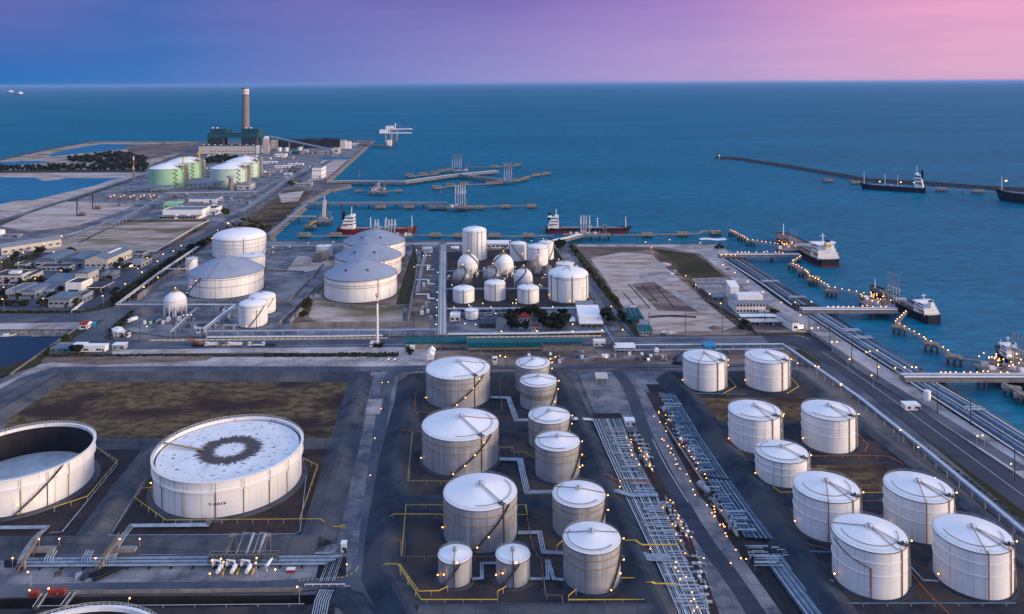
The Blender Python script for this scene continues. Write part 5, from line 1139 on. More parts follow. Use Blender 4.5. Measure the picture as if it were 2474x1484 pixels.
for (x0, x1, y, zt) in ((572, 596, 1361, 11), (612, 625, 1361, 11)):
    p, q = mp(x0 - 6, y), mp(x1 - 6, y); h_ = zt
    MB().tube([(p.x, p.y, 1.5), (p.x + 3, p.y + 3, h_), (q.x + 3, q.y + 3, h_), (q.x, q.y, 1.5)], 0.34, 7).build('pipe_hoop', M['pipe'], t, smooth=True)
for x in (538, 622):
    p = mp(x, 1362); b = MB(); b.bar((p.x, p.y, 0.4), (p.x + 2.5, p.y + 5, 9), 1.6, 0.25); b.box(p.x + 2.5, p.y + 5, 8.9, 2.6, 2.6, 0.25)
    for dx in (-1.2, 1.2): b.box(p.x + 2.5 + dx, p.y + 6, 0.3, 0.22, 0.22, 8.7)
    b.build('stair_tower', M['conc'], t)
for x, y, zz in ((534, 1352, 8), (540, 1360, 6), (620, 1350, 10), (618, 1362, 6), (512, 1356, 4), (665, 1378, 4.5), (507, 1388, 3)):
    p = mp(x, y, zz); b = MB(); b.box(p.x, p.y, 0, 0.16, 0.16, zz); b.build('lamp_post', M['steel'], t); bulb(t, (p.x, p.y, zz + 0.3), 0.42)
# stepped concrete crossings over the front berm
for lb, xs in (('left', (96, 82, 60, 42)), ('right', (292, 278, 250, 236))):
    ys = (1292, 1316, 1352, 1378); zs = (4.8, 5.6, 4.2, 0.8)
    p = [G(x, y, z) for x, y, z in zip(xs, ys, zs)]; o = Vector((p[0].x, p[0].y, 0))
    t = thing('berm_footbridge', 'brown stepped footbridge crossing the front berm pipes, %s one' % lb, 'footbridge', o)
    b = MB()
    for a, c_ in zip(p, p[1:]): b.bar(a - o, c_ - o, 1.6, 0.3)
    b.build('deck', M['conc'], t)
    b = MB()
    for s in (-0.8, 0.8):
        q = [v - o + Vector((s, 0, 1.2)) for v in p]; b.tube(q, 0.07, 4); b.tube([v - Vector((0, 0, 0.5)) for v in q], 0.05, 4)
        for v in q: b.bar(v, v - Vector((0, 0, 1.2)), 0.08, 0.08)
    b.build('handrail', M['ochre'], t)
    b = MB()
    for v in p[1:]: MB().box(v.x - o.x, v.y - o.y, 0, 0.4, 1.2, max(0.4, v.z - 0.15)).build('pier', M['conc'], t)
    for dx, dy, zz in ((1, 2, 6.5), (-4, -8, 4.5), (9, 3, 6)):
        q = p[1] - o + Vector((dx, dy, 0)); b = MB(); b.box(q.x, q.y, 0, 0.16, 0.16, zz); b.build('lamp_post', M['steel'], t); bulb(t, (q.x, q.y, zz + 0.25), 0.4)
    a, c_ = G(xs[1] - 14, 1328, 4), G(xs[1] + 50, 1327, 4)
    MB().bar(a - o, c_ - o, 3.0, 1.2).build('pipe_sleeve_wall', M['wall'], t)
# ---------------------------------------------------------------- buildings
def building(label, xl, xr, yb, d, h, roof='flat', wall='greywall', roofm='roofblue', win=(4, 1), rh=2.0, rz=0.0, name='building', cat='building', door=True, over=0.4, side_win=3, group=None, z0=0.0, light=False, winm='glass', winh=None):
    a, b_ = G(xl, yb), G(xr, yb); w = (b_ - a).length; ctr = (a + b_) / 2
    t = thing(name, label, cat, ctr, rz, group); t['_w'] = w
    MB().box(0, d / 2, z0, w, d, h - z0).build('wall', M[wall], t)
    b = MB()
    if roof == 'flat':
        b.box(0, d / 2, h, w - 0.6, d - 0.6, 0.15)
        for x, y, sx, sy in ((0, 0.15, w, 0.3), (0, d - 0.15, w, 0.3), (-w / 2 + 0.15, d / 2, 0.3, d - 0.6), (w / 2 - 0.15, d / 2, 0.3, d - 0.6)):
            MB().box(x, y, h, sx, sy, 0.8).build('parapet', M[wall], t)
    elif roof == 'slab': b.box(0, d / 2, h, w + 2 * over, d + 2 * over, 0.5)
    elif roof == 'gable':     # ridge runs along the depth
        o = over
        pts = [(-w / 2 - o, h - 0.1), (0, h + rh), (w / 2 + o, h - 0.1)]
        vs = [(x, y, z) for y in (-o, d + o) for x, z in pts] + [(x, y, z + 0.25) for y in (-o, d + o) for x, z in pts]
        b.add(vs, [(0, 1, 4, 3)[::-1], (1, 2, 5, 4)[::-1], (6, 7, 10, 9), (7, 8, 11, 10), (0, 6, 9, 3), (2, 5, 11, 8), (0, 1, 7, 6), (1, 2, 8, 7), (3, 9, 10, 4), (4, 10, 11, 5)])
        MB().add([(-w / 2, y, h) for y in (0.02, d - .02)] + [(0, y, h + rh - 0.1) for y in (0.02, d - .02)] + [(w / 2, y, h) for y in (0.02, d - .02)], [(0, 2, 4), (1, 5, 3)]).build('gable_wall', M[wall], t)
    elif roof == 'gablex':    # ridge runs along the front
        o = over
        pts = [(-o, h - 0.1), (d / 2, h + rh), (d + o, h - 0.1)]
        vs = [(x, y, z) for x in (-w / 2 - o, w / 2 + o) for y, z in pts] + [(x, y, z + 0.25) for x in (-w / 2 - o, w / 2 + o) for y, z in pts]
        b.add(vs, [(0, 1, 4, 3), (1, 2, 5, 4), (6, 9, 10, 7), (7, 10, 11, 8), (0, 3, 9, 6), (2, 8, 11, 5), (0, 6, 7, 1), (1, 7, 8, 2), (3, 4, 10, 9), (4, 5, 11, 10)])
        MB().add([(s * (w / 2 - .02), y, z) for s in (-1, 1) for y, z in ((0, h), (d / 2, h + rh - .1), (d, h))], [(0, 2, 1), (3, 4, 5)]).build('gable_wall', M[wall], t)
    elif roof == 'barrel':
        n = 12; vs = []; fs = []
        for y in (-over, d + over):
            for i in range(n + 1):
                a_ = PI * i / n; vs.append((-(w / 2 + over) * math.cos(a_), y, h - 0.05 + rh * math.sin(a_)))
        for i in range(n): fs.append((i, i + 1, n + 2 + i, n + 1 + i)[::-1])
        fs += [tuple(range(n + 1)), tuple(range(n + 1, 2 * n + 2))[::-1]]
        b.add(vs, fs)
    elif roof == 'shed':
        b.add([(-w / 2 - over, -over, h), (w / 2 + over, -over, h), (w / 2 + over, d + over, h + rh), (-w / 2 - over, d + over, h + rh)] + [(-w / 2 - over, -over, h + .3), (w / 2 + over, -over, h + .3), (w / 2 + over, d + over, h + rh + .3), (-w / 2 - over, d + over, h + rh + .3)],
              [(3, 2, 1, 0), (4, 5, 6, 7), (0, 1, 5, 4), (1, 2, 6, 5), (2, 3, 7, 6), (3, 0, 4, 7)])
    elif roof == 'hip':
        o = over; k = min(w, d) * 0.4
        b.add([(-w / 2 - o, -o, h), (w / 2 + o, -o, h), (w / 2 + o, d + o, h), (-w / 2 - o, d + o, h), (-w / 2 + k, d / 2, h + rh), (w / 2 - k, d / 2, h + rh)], [(0, 1, 5, 4), (2, 3, 4, 5), (1, 2, 5), (3, 0, 4), (3, 2, 1, 0)])
    b.build('roof', M[roofm], t)
    cols, rows = win
    for r_ in range(rows):
        zz = h * (r_ + 0.35) / rows; hh = winh or min(1.8, h / rows * 0.4)
        for c_ in range(cols):
            x = -w / 2 + w * (c_ + 0.5) / cols
            MB().box(x, -0.03, zz, w / cols * 0.62, 0.1, hh).build('window', M['lampw' if (light and c_ % 3 == 1) else winm], t)
        for c_ in range(side_win):
            y = d * (c_ + 0.5) / side_win
            MB().box(w / 2 + 0.03, y, zz, 0.1, d / side_win * 0.5, hh).build('window', M[winm], t)
    if door: MB().box(w * 0.32, -0.05, 0, min(3.0, w * 0.15), 0.14, min(3.2, h * 0.6)).build('door', M['dark'], t)
    return t
def roof_box(t, x, y, z, sx, sy, sz, mt='steel', nm='roof_unit'):
    return MB().box(x, y, z, sx, sy, sz).build(nm, M[mt], t)
def ky(v): return 592 + .1221 * v
tw = 'buildings of the small town at the left'
building('arched blue grey hall at the left of the town, farthest left of three halls', .1221 * 690, .1221 * 1090, ky(450), 42, 7, 'barrel', 'greywall', 'roofblue', (3, 1), 4.5, group=tw)
building('arched blue grey hall in the middle of the three halls', .1221 * 1235, .1221 * 1650, ky(450), 40, 7, 'barrel', 'greywall', 'roofblue', (3, 1), 4.0, group=tw)
t = building('largest hall of the town with a pale front and long white side wall', .1221 * 1680, .1221 * 2120, ky(490), 55, 11, 'gable', 'cream', 'roofblue', (4, 1), 4.5, group=tw, side_win=9)
roof_box(t, 5, 30, 14, 3, 26, 0.9, 'white', 'skylight')
building('white flat box building on the lawn at the left', .1221 * 290, .1221 * 520, ky(480), 16, 5, 'flat', 'greywall', 'roofdark', (3, 1), group=tw)
building('long low white fronted building before the arched halls', .1221 * 740, .1221 * 1370, ky(520), 14, 4.5, 'flat', 'greywall', 'roofdark', (7, 1), group=tw)
t = building('dark roofed two storey office at the left edge of the town', -25, .1221 * 440, ky(800), 26, 9, 'flat', 'cream', 'roofdark', (5, 2), group=tw, light=False)
roof_box(t, 2, 12, 9, 10, 6, 2.4, 'white', 'roof_house'); roof_box(t, 14, 10, 9, 3, 14, 0.8, 'white', 'roof_divider')
building('dark roofed wing with a pale gable end joining the left office', .1221 * 445, .1221 * 600, ky(770), 22, 8, 'shed', 'cream', 'roofdark', (2, 1), 1.5, group=tw)
building('low blue roofed building between the office and the tall white block', .1221 * 880, .1221 * 1400, ky(830), 22, 5, 'shed', 'greywall', 'roofblue', (6, 1), 3, group=tw)
t = building('tall white block with an arched blue roof and a big shutter door', .1221 * 1490, .1221 * 1745, ky(800), 20, 12, 'barrel', 'cream', 'roofblue', (2, 1), 2.2, group=tw, door=False)
MB().box(0, -0.06, 0, 9, 0.2, 6).build('shutter_door', M['greywall'], t)
t = thing('entrance_canopy', 'dark roofed entrance canopy on white posts beside the town road', 'canopy', G(.1221 * 2000, ky(900)))
MB().box(0, 0, 6, 14, 22, 0.8).build('roof', M['roofdark'], t); MB().box(0, 0, 5.4, 14.6, 22.6, 0.6).build('fascia', M['white'], t)
for sx in (-4, 4):
    for sy in (-8, 8): MB().box(sx, sy, 0, 0.9, 0.9, 5.4).build('post', M['cream'], t)
building('grey canopy building behind the dark roofed entrance canopy', .1221 * 2010, .1221 * 2240, ky(690), 14, 6, 'slab', 'greywall', 'roofgrey', (3, 1), group=tw)
t = building('white cube building with a dark flat roof and one front window', .1221 * 1295, .1221 * 1610, ky(1010), 20, 12, 'flat', 'white', 'roofdark', (1, 1), group=tw, side_win=0, door=False)
for i in range(4): MB().box(t['_w'] / 2 + 0.1, 3 + i * 4.6, 0.3, 0.3, 0.5, 11).build('pilaster', M['cream'], t)
building('wide blue roofed complex with a pale front at the lower left', .1221 * 110, .1221 * 390, ky(1080), 28, 8, 'flat', 'greywall', 'roofblue', (5, 1), group=tw)
building('curved roof middle wing of the lower left complex', .1221 * 400, .1221 * 690, ky(1075), 26, 7, 'barrel', 'greywall', 'roofblue', (5, 1), 2, group=tw)
building('low right wing of the lower left complex with a white parapet', .1221 * 760, .1221 * 1030, ky(1010), 22, 5.5, 'flat', 'greywall', 'roofblue', (3, 1), group=tw)
building('blue roofed building with a white awning near the bottom road', .1221 * 960, .1221 * 1380, ky(1240), 22, 8, 'slab', 'greywall', 'roofblue', (4, 1), group=tw, over=1.5)
building('darker annex on the right of the awning building', .1221 * 1400, .1221 * 1640, ky(1170), 18, 7, 'flat', 'greywall', 'roofdark', (3, 1), group=tw)
building('low grey roofed house right of the largest hall', 300, 342, 648, 24, 5.5, 'hip', 'cream', 'roofgrey', (4, 1), 2.5, group=tw, light=True)
building('small dark roofed house behind the hipped grey one', 312, 345, 622, 16, 4, 'flat', 'greywall', 'roofdark', (3, 1), group=tw)
building('long white roofed warehouse at the left edge by the yard', -30, 18, 615, 66, 9, 'gable', 'cream', 'roofgrey', (2, 1), 3, R(-38), name='warehouse', side_win=8)
t = thing('storage_tank', 'white squat tank cut by the left edge behind the warehouse', 'tank', G(0, 572)); MB().lathe([(6, 0), (6, 9), (0.1, 10)], 32).build('shell', M['white'], t, smooth=True); MB().lathe([(6, 9), (6.3, 9), (6.3, 9.3), (6, 9.3)], 32).build('top_rim', M['greywall'], t)
building('flat loading shed beside the white squat tank', 4, 44, 574, 10, 3.2, 'slab', 'greywall', 'roofgrey', (2, 1))
building('red roofed white hut beside the inlet', 192, 209, 797, 9, 4, 'gablex', 'white', 'red', (1, 1), 2, name='hut', cat='hut')
building('small teal shed beside the red roofed hut', 211, 223, 791, 6, 2.6, 'slab', 'cyan', 'cyan', (1, 1), name='shed', cat='shed', door=False)
building('slanted white roofed guard building inside the road bend', 277, 299, 812, 9, 4, 'gable', 'white', 'roofwhite', (1, 1), 1.2, R(38), name='guard_house', cat='hut')
building('white guard booth nearest the dark gateway', 304.5, 311, 815.5, 3.5, 4, 'slab', 'white', 'roofdark', (1, 1), name='guard_booth', cat='booth', door=False)
t = thing('gate_canopy', 'small white gate canopy between the guard building and booth', 'canopy', G(294, 814)); MB().box(0, 0, 3.6, 7, 4, 0.8).build('roof', M['white'], t)
for s in (-2.8, 2.8): MB().box(s, 0, 0, 0.5, 2, 3.6).build('post', M['cream'], t)
t = building('white double fronted gate house at the foot of the slanting pipe rack', 475, 492, 807, 6, 6, 'slab', 'white', 'roofdark', (2, 1), name='gate_house', cat='hut')
# site cabins by the inlet road
def cabin(label, x, y, w, d, h, mt='white', rz=0, group='site cabins by the inlet road', roofm='roofwhite', wins=2):
    t = thing('site_cabin', label, 'cabin', G(x, y), rz, group)
    MB().box(0, 0, 0.3, w, d, h).build('wall', M[mt], t); MB().box(0, 0, h + 0.3, w + .5, d + .5, 0.25).build('roof', M[roofm], t)
    for i in range(wins): MB().box(-w / 2 + w * (i + .5) / wins, -d / 2 - .04, 1.3, w / wins * .4, 0.12, 1.2).build('window', M['glass'], t)
    MB().box(w * .42, -d / 2 - .05, 0.3, 1.0, 0.12, 2.1).build('door', M['dark'], t)
    return t
cabin('long white site cabin with two bays on the sand by the road', 228, 848, 19, 6, 4.2)
cabin('pale site cabin with a green side right of the long white cabin', 290, 843, 9, 6, 3.6, 'greywall')
cabin('blue grey site cabin at the left end of the cabin row', 142, 850, 10, 6, 3.2, 'roofblue', roofm='roofblue')
cabin('blue tarpaulin topped cabin in the middle of the cabin row', 176, 850, 14, 6, 3, 'roofblue', roofm='cyan')
cabin('white small cabin behind the blue tarpaulin one', 195, 841, 9, 5, 3.2)
cabin('grey cabin standing behind the first blue grey cabin', 158, 841, 12, 5, 3, 'greywall', roofm='roofgrey')
# central yard
t = thing('twin_hut', 'white twin gabled watch hut beside the topmost big grey tank', 'hut', G(1040, 874))
for dy, hh in ((0, 5), (9, 5)):
    MB().box(0, dy, 2.2, 4.4, 5, hh - 2.2).build('wall', M['white'], t)
    b = MB(); b.add([(-2.8, dy - 3, hh), (2.8, dy - 3, hh), (0, dy - 3, hh + 2.6), (-2.8, dy + 3, hh), (2.8, dy + 3, hh), (0, dy + 3, hh + 2.6)], [(0, 1, 2), (3, 5, 4), (0, 2, 5, 3), (1, 4, 5, 2), (0, 3, 4, 1)]); b.build('roof', M['roofwhite'], t)
    for sx in (-1.9, 1.9): MB().box(sx, dy - 2.2, 0, 0.4, 0.4, 2.2).build('leg', M['cream'], t)
def canopy(label, xl, xr, yb, d, h, roofm='white', legs=4, slope=0.0, under=None, group=None, name='canopy', thick=0.5, fascia=None):
    a, b_ = G(xl, yb), G(xr, yb); w = (b_ - a).length
    t = thing(name, label, 'canopy', (a + b_) / 2, 0, group)
    b = MB(); b.add([(-w / 2, 0, h), (w / 2, 0, h), (w / 2, d, h + slope), (-w / 2, d, h + slope)] + [(-w / 2, 0, h + thick), (w / 2, 0, h + thick), (w / 2, d, h + slope + thick), (-w / 2, d, h + slope + thick)], [(3, 2, 1, 0), (4, 5, 6, 7), (0, 1, 5, 4), (1, 2, 6, 5), (2, 3, 7, 6), (3, 0, 4, 7)]); b.build('roof', M[roofm], t)
    for i in range(legs):
        x = -w / 2 + 0.5 + (w - 1) * i / max(1, legs - 1)
        MB().box(x, 0.6, 0, 0.4, 0.4, h - 0.02).build('post', M['steel'], t); MB().box(x, d - 0.6, 0, 0.4, 0.4, h + slope * 0.9 - 0.02).build('post', M['steel'], t)
    if fascia: MB().box(0, -0.15, h - fascia, w, 0.3, fascia + thick).build('fascia', M['tealroof'], t)
    if under: MB().box(0, d - 0.5, 0.02, w - 1, 0.3, h - 0.2).build('back_wall', M[under], t)
    return t
canopy('long teal truck loading canopy with a pale wall, left part along the road', 979, 1128, 845, 5, 5.5, 'tealroof', 8, 2.0, 'cream', fascia=1.0)
canopy('wide teal loading shed in the middle with dark open bays', 1130, 1308, 851, 6, 6.8, 'tealroof', 7, 1.2, 'cream', fascia=3.2)
canopy('thin teal canopy strip at the right end of the loading shed', 1310, 1405, 840, 4, 4, 'tealroof', 5, 1.0, 'greywall', fascia=1.0)
t = thing('boundary_wall', 'pale low wall right of the teal loading shed', 'wall', G(1375, 850)); w_ = (G(1440, 850) - G(1312, 850)).length
MB().box(0, 0, 0, w_, 0.5, 3.6).build('panel', M['conc'], t); MB().box(0, -0.05, 3.6, w_, 0.8, 0.3).build('coping', M['wall'], t)
for i, x in enumerate((1165, 1205, 1250)):
    a = G(x, 882); t = thing('loading_bay_floor', 'dark sunken lorry bay below the teal loading shed', 'loading bay', (a.x, a.y, 0), 0, 'dark lorry bays below the loading shed')
    MB().box(0, 6, 0.1, 12, 22, 0.12).build('pit_slab', M['black'], t); MB().box(6.6, 6, 0.02, 0.6, 22, 1.2).build('kerb', M['conc'], t)
t = thing('bay_kiosk', 'pale kiosk tower standing in the dark lorry bays', 'kiosk', G(1196, 881)); MB().box(0, 0, 0, 3, 3, 2.4).build('base', M['cream'], t); MB().box(0, 0, 2.4, 3.4, 3.4, 3.0).build('cabin', M['white'], t); MB().box(0, -1.72, 3.4, 2.4, 0.1, 1.4).build('window', M['glass'], t)
canopy('white parking canopy below the long white pipe rack', 1484, 1536, 853, 9, 3.6, 'white', 5, 0.6)
canopy('small white canopy in the brown works yard', 1455, 1472, 874, 5, 3.2, 'white', 2, 0.2)
canopy('pale canopy over red machinery at the head of the centre road', 1440, 1470, 930, 9, 4, 'cream', 3, 0.5)
cabin('white box cabin beside the centre road by the pipe track', 1521, 1028, 5.5, 5, 3.2, group='lone cabins')
cabin('white road side container right of the teal canopy', 1448, 836, 9, 4, 4.2, group='lone cabins')
cabin('small white hut by the teal canopy corner', 996, 850, 3.5, 3, 4, group='lone cabins', wins=1)
t = thing('debris_box', 'red box left on the pad of the pump station', 'box', G(703, 1384)); MB().box(0, 0, 0, 3.2, 1.6, 1.6).build('box', M['red'], t); MB().box(0, 0, 1.6, 3.4, 1.8, 0.2).build('lid', M['white'], t)
cabin('narrow white cabin at the foot of the right berm', 831, 1333, 2, 2.4, 3.6, group='lone cabins', wins=1)
t = building('blue sheeted shed behind the left farthest white tank', 1703, 1730, 852, 7, 4.5, 'shed', 'cyan', 'cyan', (2, 1), 1, name='shed', cat='shed', side_win=0, door=False)
# sphere plant buildings
building('white roofed building among the dark trees right of the sphere plant', 1399, 1452, 786, 26, 7, 'shed', 'white', 'roofwhite', (5, 1), 2.0, door=True)
building('grey flat roofed annex behind the white roofed building', 1394, 1437, 757, 20, 5, 'slab', 'greywall', 'roofgrey', (4, 1))
canopy('low white lean-to roof in front of the white roofed building', 1400, 1458, 793, 8, 3.4, 'white', 5, 0.8)
canopy('small white tent roof left of the white roofed building', 1373, 1390, 786, 8, 3, 'white', 2, 1)
building('white hut with four roof vents beside the short flat tank', 1087, 1111, 778, 10, 5, 'flat', 'white', 'roofwhite', (2, 1))
building('red roofed pavilion hidden in the dark trees', 1254, 1284, 780, 14, 4, 'hip', 'cream', 'red', (3, 1), 3)
building('white small gate lodge in front of the dark trees', 1285, 1302, 801, 7, 3.6, 'hip', 'white', 'red', (2, 1), 1.4)
building('dark low shed in the yard below the short flat tank', 1157, 1197, 795, 14, 3.6, 'slab', 'dark', 'roofdark', (3, 1), name='shed', cat='shed')
building('white long roofed pump house behind the tall slim tank', 1176, 1229, 601, 12, 6, 'shed', 'white', 'roofwhite', (5, 1), 1.5)
# centre right offices
for i in range(4):
    x = 1512 + i * 11
    building('arched teal shed in the row beside the sand lot', x, x + 11, 782, 26, 4.2, 'barrel', 'teal', 'tealroof', (1, 1), 2.0, name='arched_shed', cat='shed', side_win=0, group='row of arched teal sheds', over=0.1)
building('low teal roofed shed by the main road below the arched sheds', 1546, 1577, 812, 16, 3.6, 'gablex', 'greywall', 'tealroof', (4, 1), 1.8)
building('pale roofed shed behind the low teal roofed one', 1549, 1568, 796, 9, 4, 'shed', 'cream', 'roofgrey', (2, 1), 1)
t = building('wide white office with a broad flat roof on the quay yard', 1779, 1850, 758, 26, 9, 'slab', 'white', 'roofgrey', (9, 2), group=None, over=3)
roof_box(t, 2, 14, 9.5, 22, 12, 4, 'white', 'roof_house'); MB().box(10, -4, 0, 9, 6, 3.4).build('porch', M['cream'], t)
building('tall white house with a slanting roof behind the wide office', 1765, 1786, 726, 14, 12, 'shed', 'white', 'roofwhite', (2, 1), 2.5, door=True)
canopy('long white carport nearest the wide office', 1789, 1887, 775, 7, 3.0, 'white', 10, 0.3, 'dark')
canopy('long cream carport below the white one', 1791, 1890, 788, 8, 3.0, 'cream', 10, 0.3, 'dark')
t = building('white container building with a lit end beside the carports', 1914, 1932, 801, 26, 7, 'slab', 'white', 'roofgrey', (1, 1), group=None, rz=R(10), light=False); MB().box(4, -0.12, 2.2, 4, 0.16, 2.6).build('lit_window', M['lampw'], t)
t = thing('steel_shelter', 'open steel frame shelter beside the green plot', 'shelter', G(1718, 700)); w_ = (G(1756, 700) - G(1680, 700)).length
for i in range(5):
    for dy in (0, 13): MB().box(-w_ / 2 + w_ * i / 4, dy, 0, 0.5, 0.5, 7).build('post', M['steel'], t)
for dy in (0, 13): MB().box(0, dy, 7, w_, 0.7, 0.7).build('beam', M['steel'], t)
for i in range(5): MB().box(-w_ / 2 + w_ * i / 4, 6.5, 7.1, 0.6, 13, 0.5).build('rafter', M['steel'], t)
MB().box(0, 6.5, 0, w_ * .8, 8, 2.2).build('stacked_goods', M['greywall'], t)
t = thing('wave_canopy', 'white wavy canopy at the quay corner', 'canopy', G(1722, 590)); b = MB()
n = 14
vs = [(-16 + 32 * i / n, y, 6 + .5 * math.sin(i * 0.5) + (0.4 if k else 0)) for k in (0, 1) for y in (-5, 5) for i in range(n + 1)]
m_ = n + 1
fs = [(i, m_ + i, m_ + i + 1, i + 1) for i in range(n)] + [(2 * m_ + i, 2 * m_ + i + 1, 3 * m_ + i + 1, 3 * m_ + i) for i in range(n)] + [(i, i + 1, 2 * m_ + i + 1, 2 * m_ + i) for i in range(n)]
b.add(vs, fs).build('roof', M['white'], t)
for x in (-13, -4, 5, 14): MB().tube([(x, 0, 0), (x, 0, 6)], 0.3, 6).build('post', M['steel'], t)
building('blue low shed by the car park of the quay office', 1722, 1749, 729, 10, 4, 'shed', 'roofblue', 'roofblue', (2, 1), 0.6, name='shed', cat='shed')
cabin('small quay watch hut with a flat roof near the right edge', 2200, 988, 9, 6, 3, group='lone cabins')
t = thing('upright_drum', 'white upright drum on the quay beside the pipe belt', 'tank', G(2240, 970)); MB().lathe([(0.01, 0), (2.1, 0), (2.1, 6.4), (1.8, 6.8), (0.01, 7)], 20).build('drum', M['white'], t, smooth=True); MB().box(0, 0, -0.0, 5, 5, 0.4).build('base', M['conc'], t); MB().tube([(2.2, 0, 0.4), (2.2, 0, 7)], 0.14, 5).build('ladder', M['steel'], t)
# control building before the green tanks
t = building('long white control building with a dark glazed front', 393.5, 487, 527.7, 34, 12, 'flat', 'white', 'roofblue', (0, 0), side_win=0, door=False, name='control_building')
w_ = t['_w']; MB().box(0, -5, 4.4, w_ * 1.02, 12, 0.9).build('lower_roof', M['roofgrey'], t); MB().box(0, -4, 0, w_ * .98, 9, 4.4).build('front_wing', M['white'], t)
for i in range(10):
    if i in (4,): continue
    MB().box(-w_ * .46 + i * w_ * .092, -8.55, 0.7, w_ * .082, 0.12, 3.2).build('window', M['glass'], t)
roof_box(t, -w_ * .1, -6.5, 5.3, 4, 3, 2, 'white'); roof_box(t, w_ * .2, -6.5, 5.3, 4, 3, 2, 'white')
building('white annex at the right end of the control building', 491, 521, 520, 26, 10, 'flat', 'white', 'roofdark', (2, 1))
building('pale green building behind the left end of the control building', 396, 428, 505, 22, 9, 'flat', 'greensh', 'greensh', (3, 1))
building('long white low building between the pipe racks before the green tanks', 442, 523, 488, 26, 5, 'shed', 'white', 'roofblue', (0, 0), 1.5)
canopy('long grey barrel roofed shed in front of the left green tank', 296, 407, 466, 22, 9, 'roofblue', 9, 1.5)
canopy('long grey roofed shed in front of the right green tank', 444, 535, 459, 24, 12, 'roofblue', 9, 2)
building('arched grey hall right of the green tanks', 573, 604, 459, 30, 9, 'barrel', 'cream', 'roofgrey', (2, 1), 4)
for i in range(5):
    x = 423 + i * 26; a = G(x, 478)
    t = thing('vaporiser_unit', 'box shaped process unit below the raised rack before the green tanks', 'process unit', a, 0, 'process units before the green tanks')
    MB().box(0, 0, 0, 10, 9, 3).build('skid', M['conc'], t); MB().box(0, 0, 3, 7, 6, 3).build('casing', M['ochre'], t); MB().tube([(0, 0, 6), (0, 0, 9)], 0.8, 8).build('stack', M['steel'], t)
for i in range(5):
    x = 276 + i * 24; a = G(x, 482)
    t = thing('lit_process_unit', 'lamp lit process unit left of the box shaped ones', 'process unit', a, 0, 'lamp lit process units')
    MB().box(0, 0, 0, 12, 9, 2.4).build('skid', M['conc'], t); MB().tube([(-4, 0, 3.6), (4, 0, 3.6)], 1.4, 8).build('exchanger', M['ochre'], t); bulb(t, (2, -4, 7.5), 0.9); bulb(t, (-4, -4, 5.5), 0.8)
t = thing('flare_mast', 'slim red and white mast left of the green tanks', 'mast', G(323, 436))
for i in range(6): MB().tube([(0, 0, i * 8.5), (0, 0, (i + 1) * 8.5)], 2.3 - .2 * i, 8, r1=2.1 - .2 * i).build('section', M['conc' if i < 4 else ('red', 'white')[i % 2]], t)
MB().box(0, 0, 50, 7, 5, 1.2).build('top_platform', M['brown'], t); bulb(t, (0, -2.5, 26), 0.8); 
t = thing('observation_tower', 'stubby round concrete tower with a flat head before the right green tank', 'tower', G(558, 460)); MB().lathe([(4.5, 0), (4.2, 24)], 20).build('shaft', M['conc'], t, smooth=True); MB().lathe([(0.1, 24), (7.5, 24), (7.5, 27), (0.1, 27)], 20).build('head', M['greywall'], t)
building('white tall building on the sand near the coast road', 854 - 100, 777, 431, 40, 22, 'slab', 'white', 'roofgrey', (3, 2), name='building')
building('long white low shed right of the pale green tanks', 634, 678, 417, 14, 6, 'slab', 'white', 'roofgrey', (5, 1))
building('white cube substation beside the coast road', 686, 703, 430, 16, 9, 'flat', 'white', 'roofgrey', (2, 1))
t = building('low shore building behind the jetty abutment', 706, 752, 451, 14, 7, 'flat', 'greywall', 'roofgrey', (5, 1))
for i in range(6):
    x = 640 + i * 16
    building('long thin canopy roof in the row right of the pale green tanks', x - 8, x + 28, 396 + (i % 3) * 5, 10, 5, 'slab', ('white', 'greywall')[i % 2], ('roofwhite', 'roofgrey')[i % 2], (4, 1), group='thin roofs right of the green tanks', side_win=0)
# power station
pY = G(560, 372).y
t = thing('power_station', 'teal power station block with dark red boilers above a long pale turbine hall', 'power station', G(557, 372)); o = t.location
def pw(x, y, Y): return GY(x, y, Y) - o
def wbox(nm, mt, x0, x1, ytop, ybot, Yf, dep, parent=None):
    a, c_ = pw(x0, ybot, Yf), pw(x1, ytop, Yf)
    return MB().box((a.x + c_.x) / 2, a.y + dep / 2, a.z, c_.x - a.x, dep, c_.z - a.z).build(nm, M[mt], parent or t)
wbox('turbine_hall', 'cream', 480, 625, 352.5, 372, pY, 34)
wbox('hall_roof', 'teal', 479, 626, 350.5, 352.6, pY - 1, 36)
wbox('hall_stripe', 'dark', 481, 623, 354.6, 355.4, pY - 0.3, 1)
for i in range(12): wbox('window', 'glass', 508 + i * 9, 514 + i * 9, 365, 366.2, pY - 0.3, 1)
wbox('hall_end', 'white', 619, 626, 351, 372, pY - 1.5, 3)
yb2 = pY + 60
wbox('boiler_house', 'teal', 500.5, 623, 322.5, 333.5, yb2, 70)
wbox('boiler_roof', 'tealroof', 499, 624, 321.2, 322.6, yb2 - 1, 72)
for x0 in (502, 584):
    for i in range(6): wbox('boiler', 'brown', x0 + 0.8 + i * 6.4, x0 + 4.6 + i * 6.4, 333.5, 352, yb2 + 4, 14)
    for i in range(7): wbox('column', 'teal', x0 - 0.9 + i * 6.4, x0 + 0.5 + i * 6.4, 333.5, 356, yb2 - 1, 3)
    wbox('boiler_backing', 'black', x0, x0 + 39, 333.4, 356, yb2 + 20, 30)
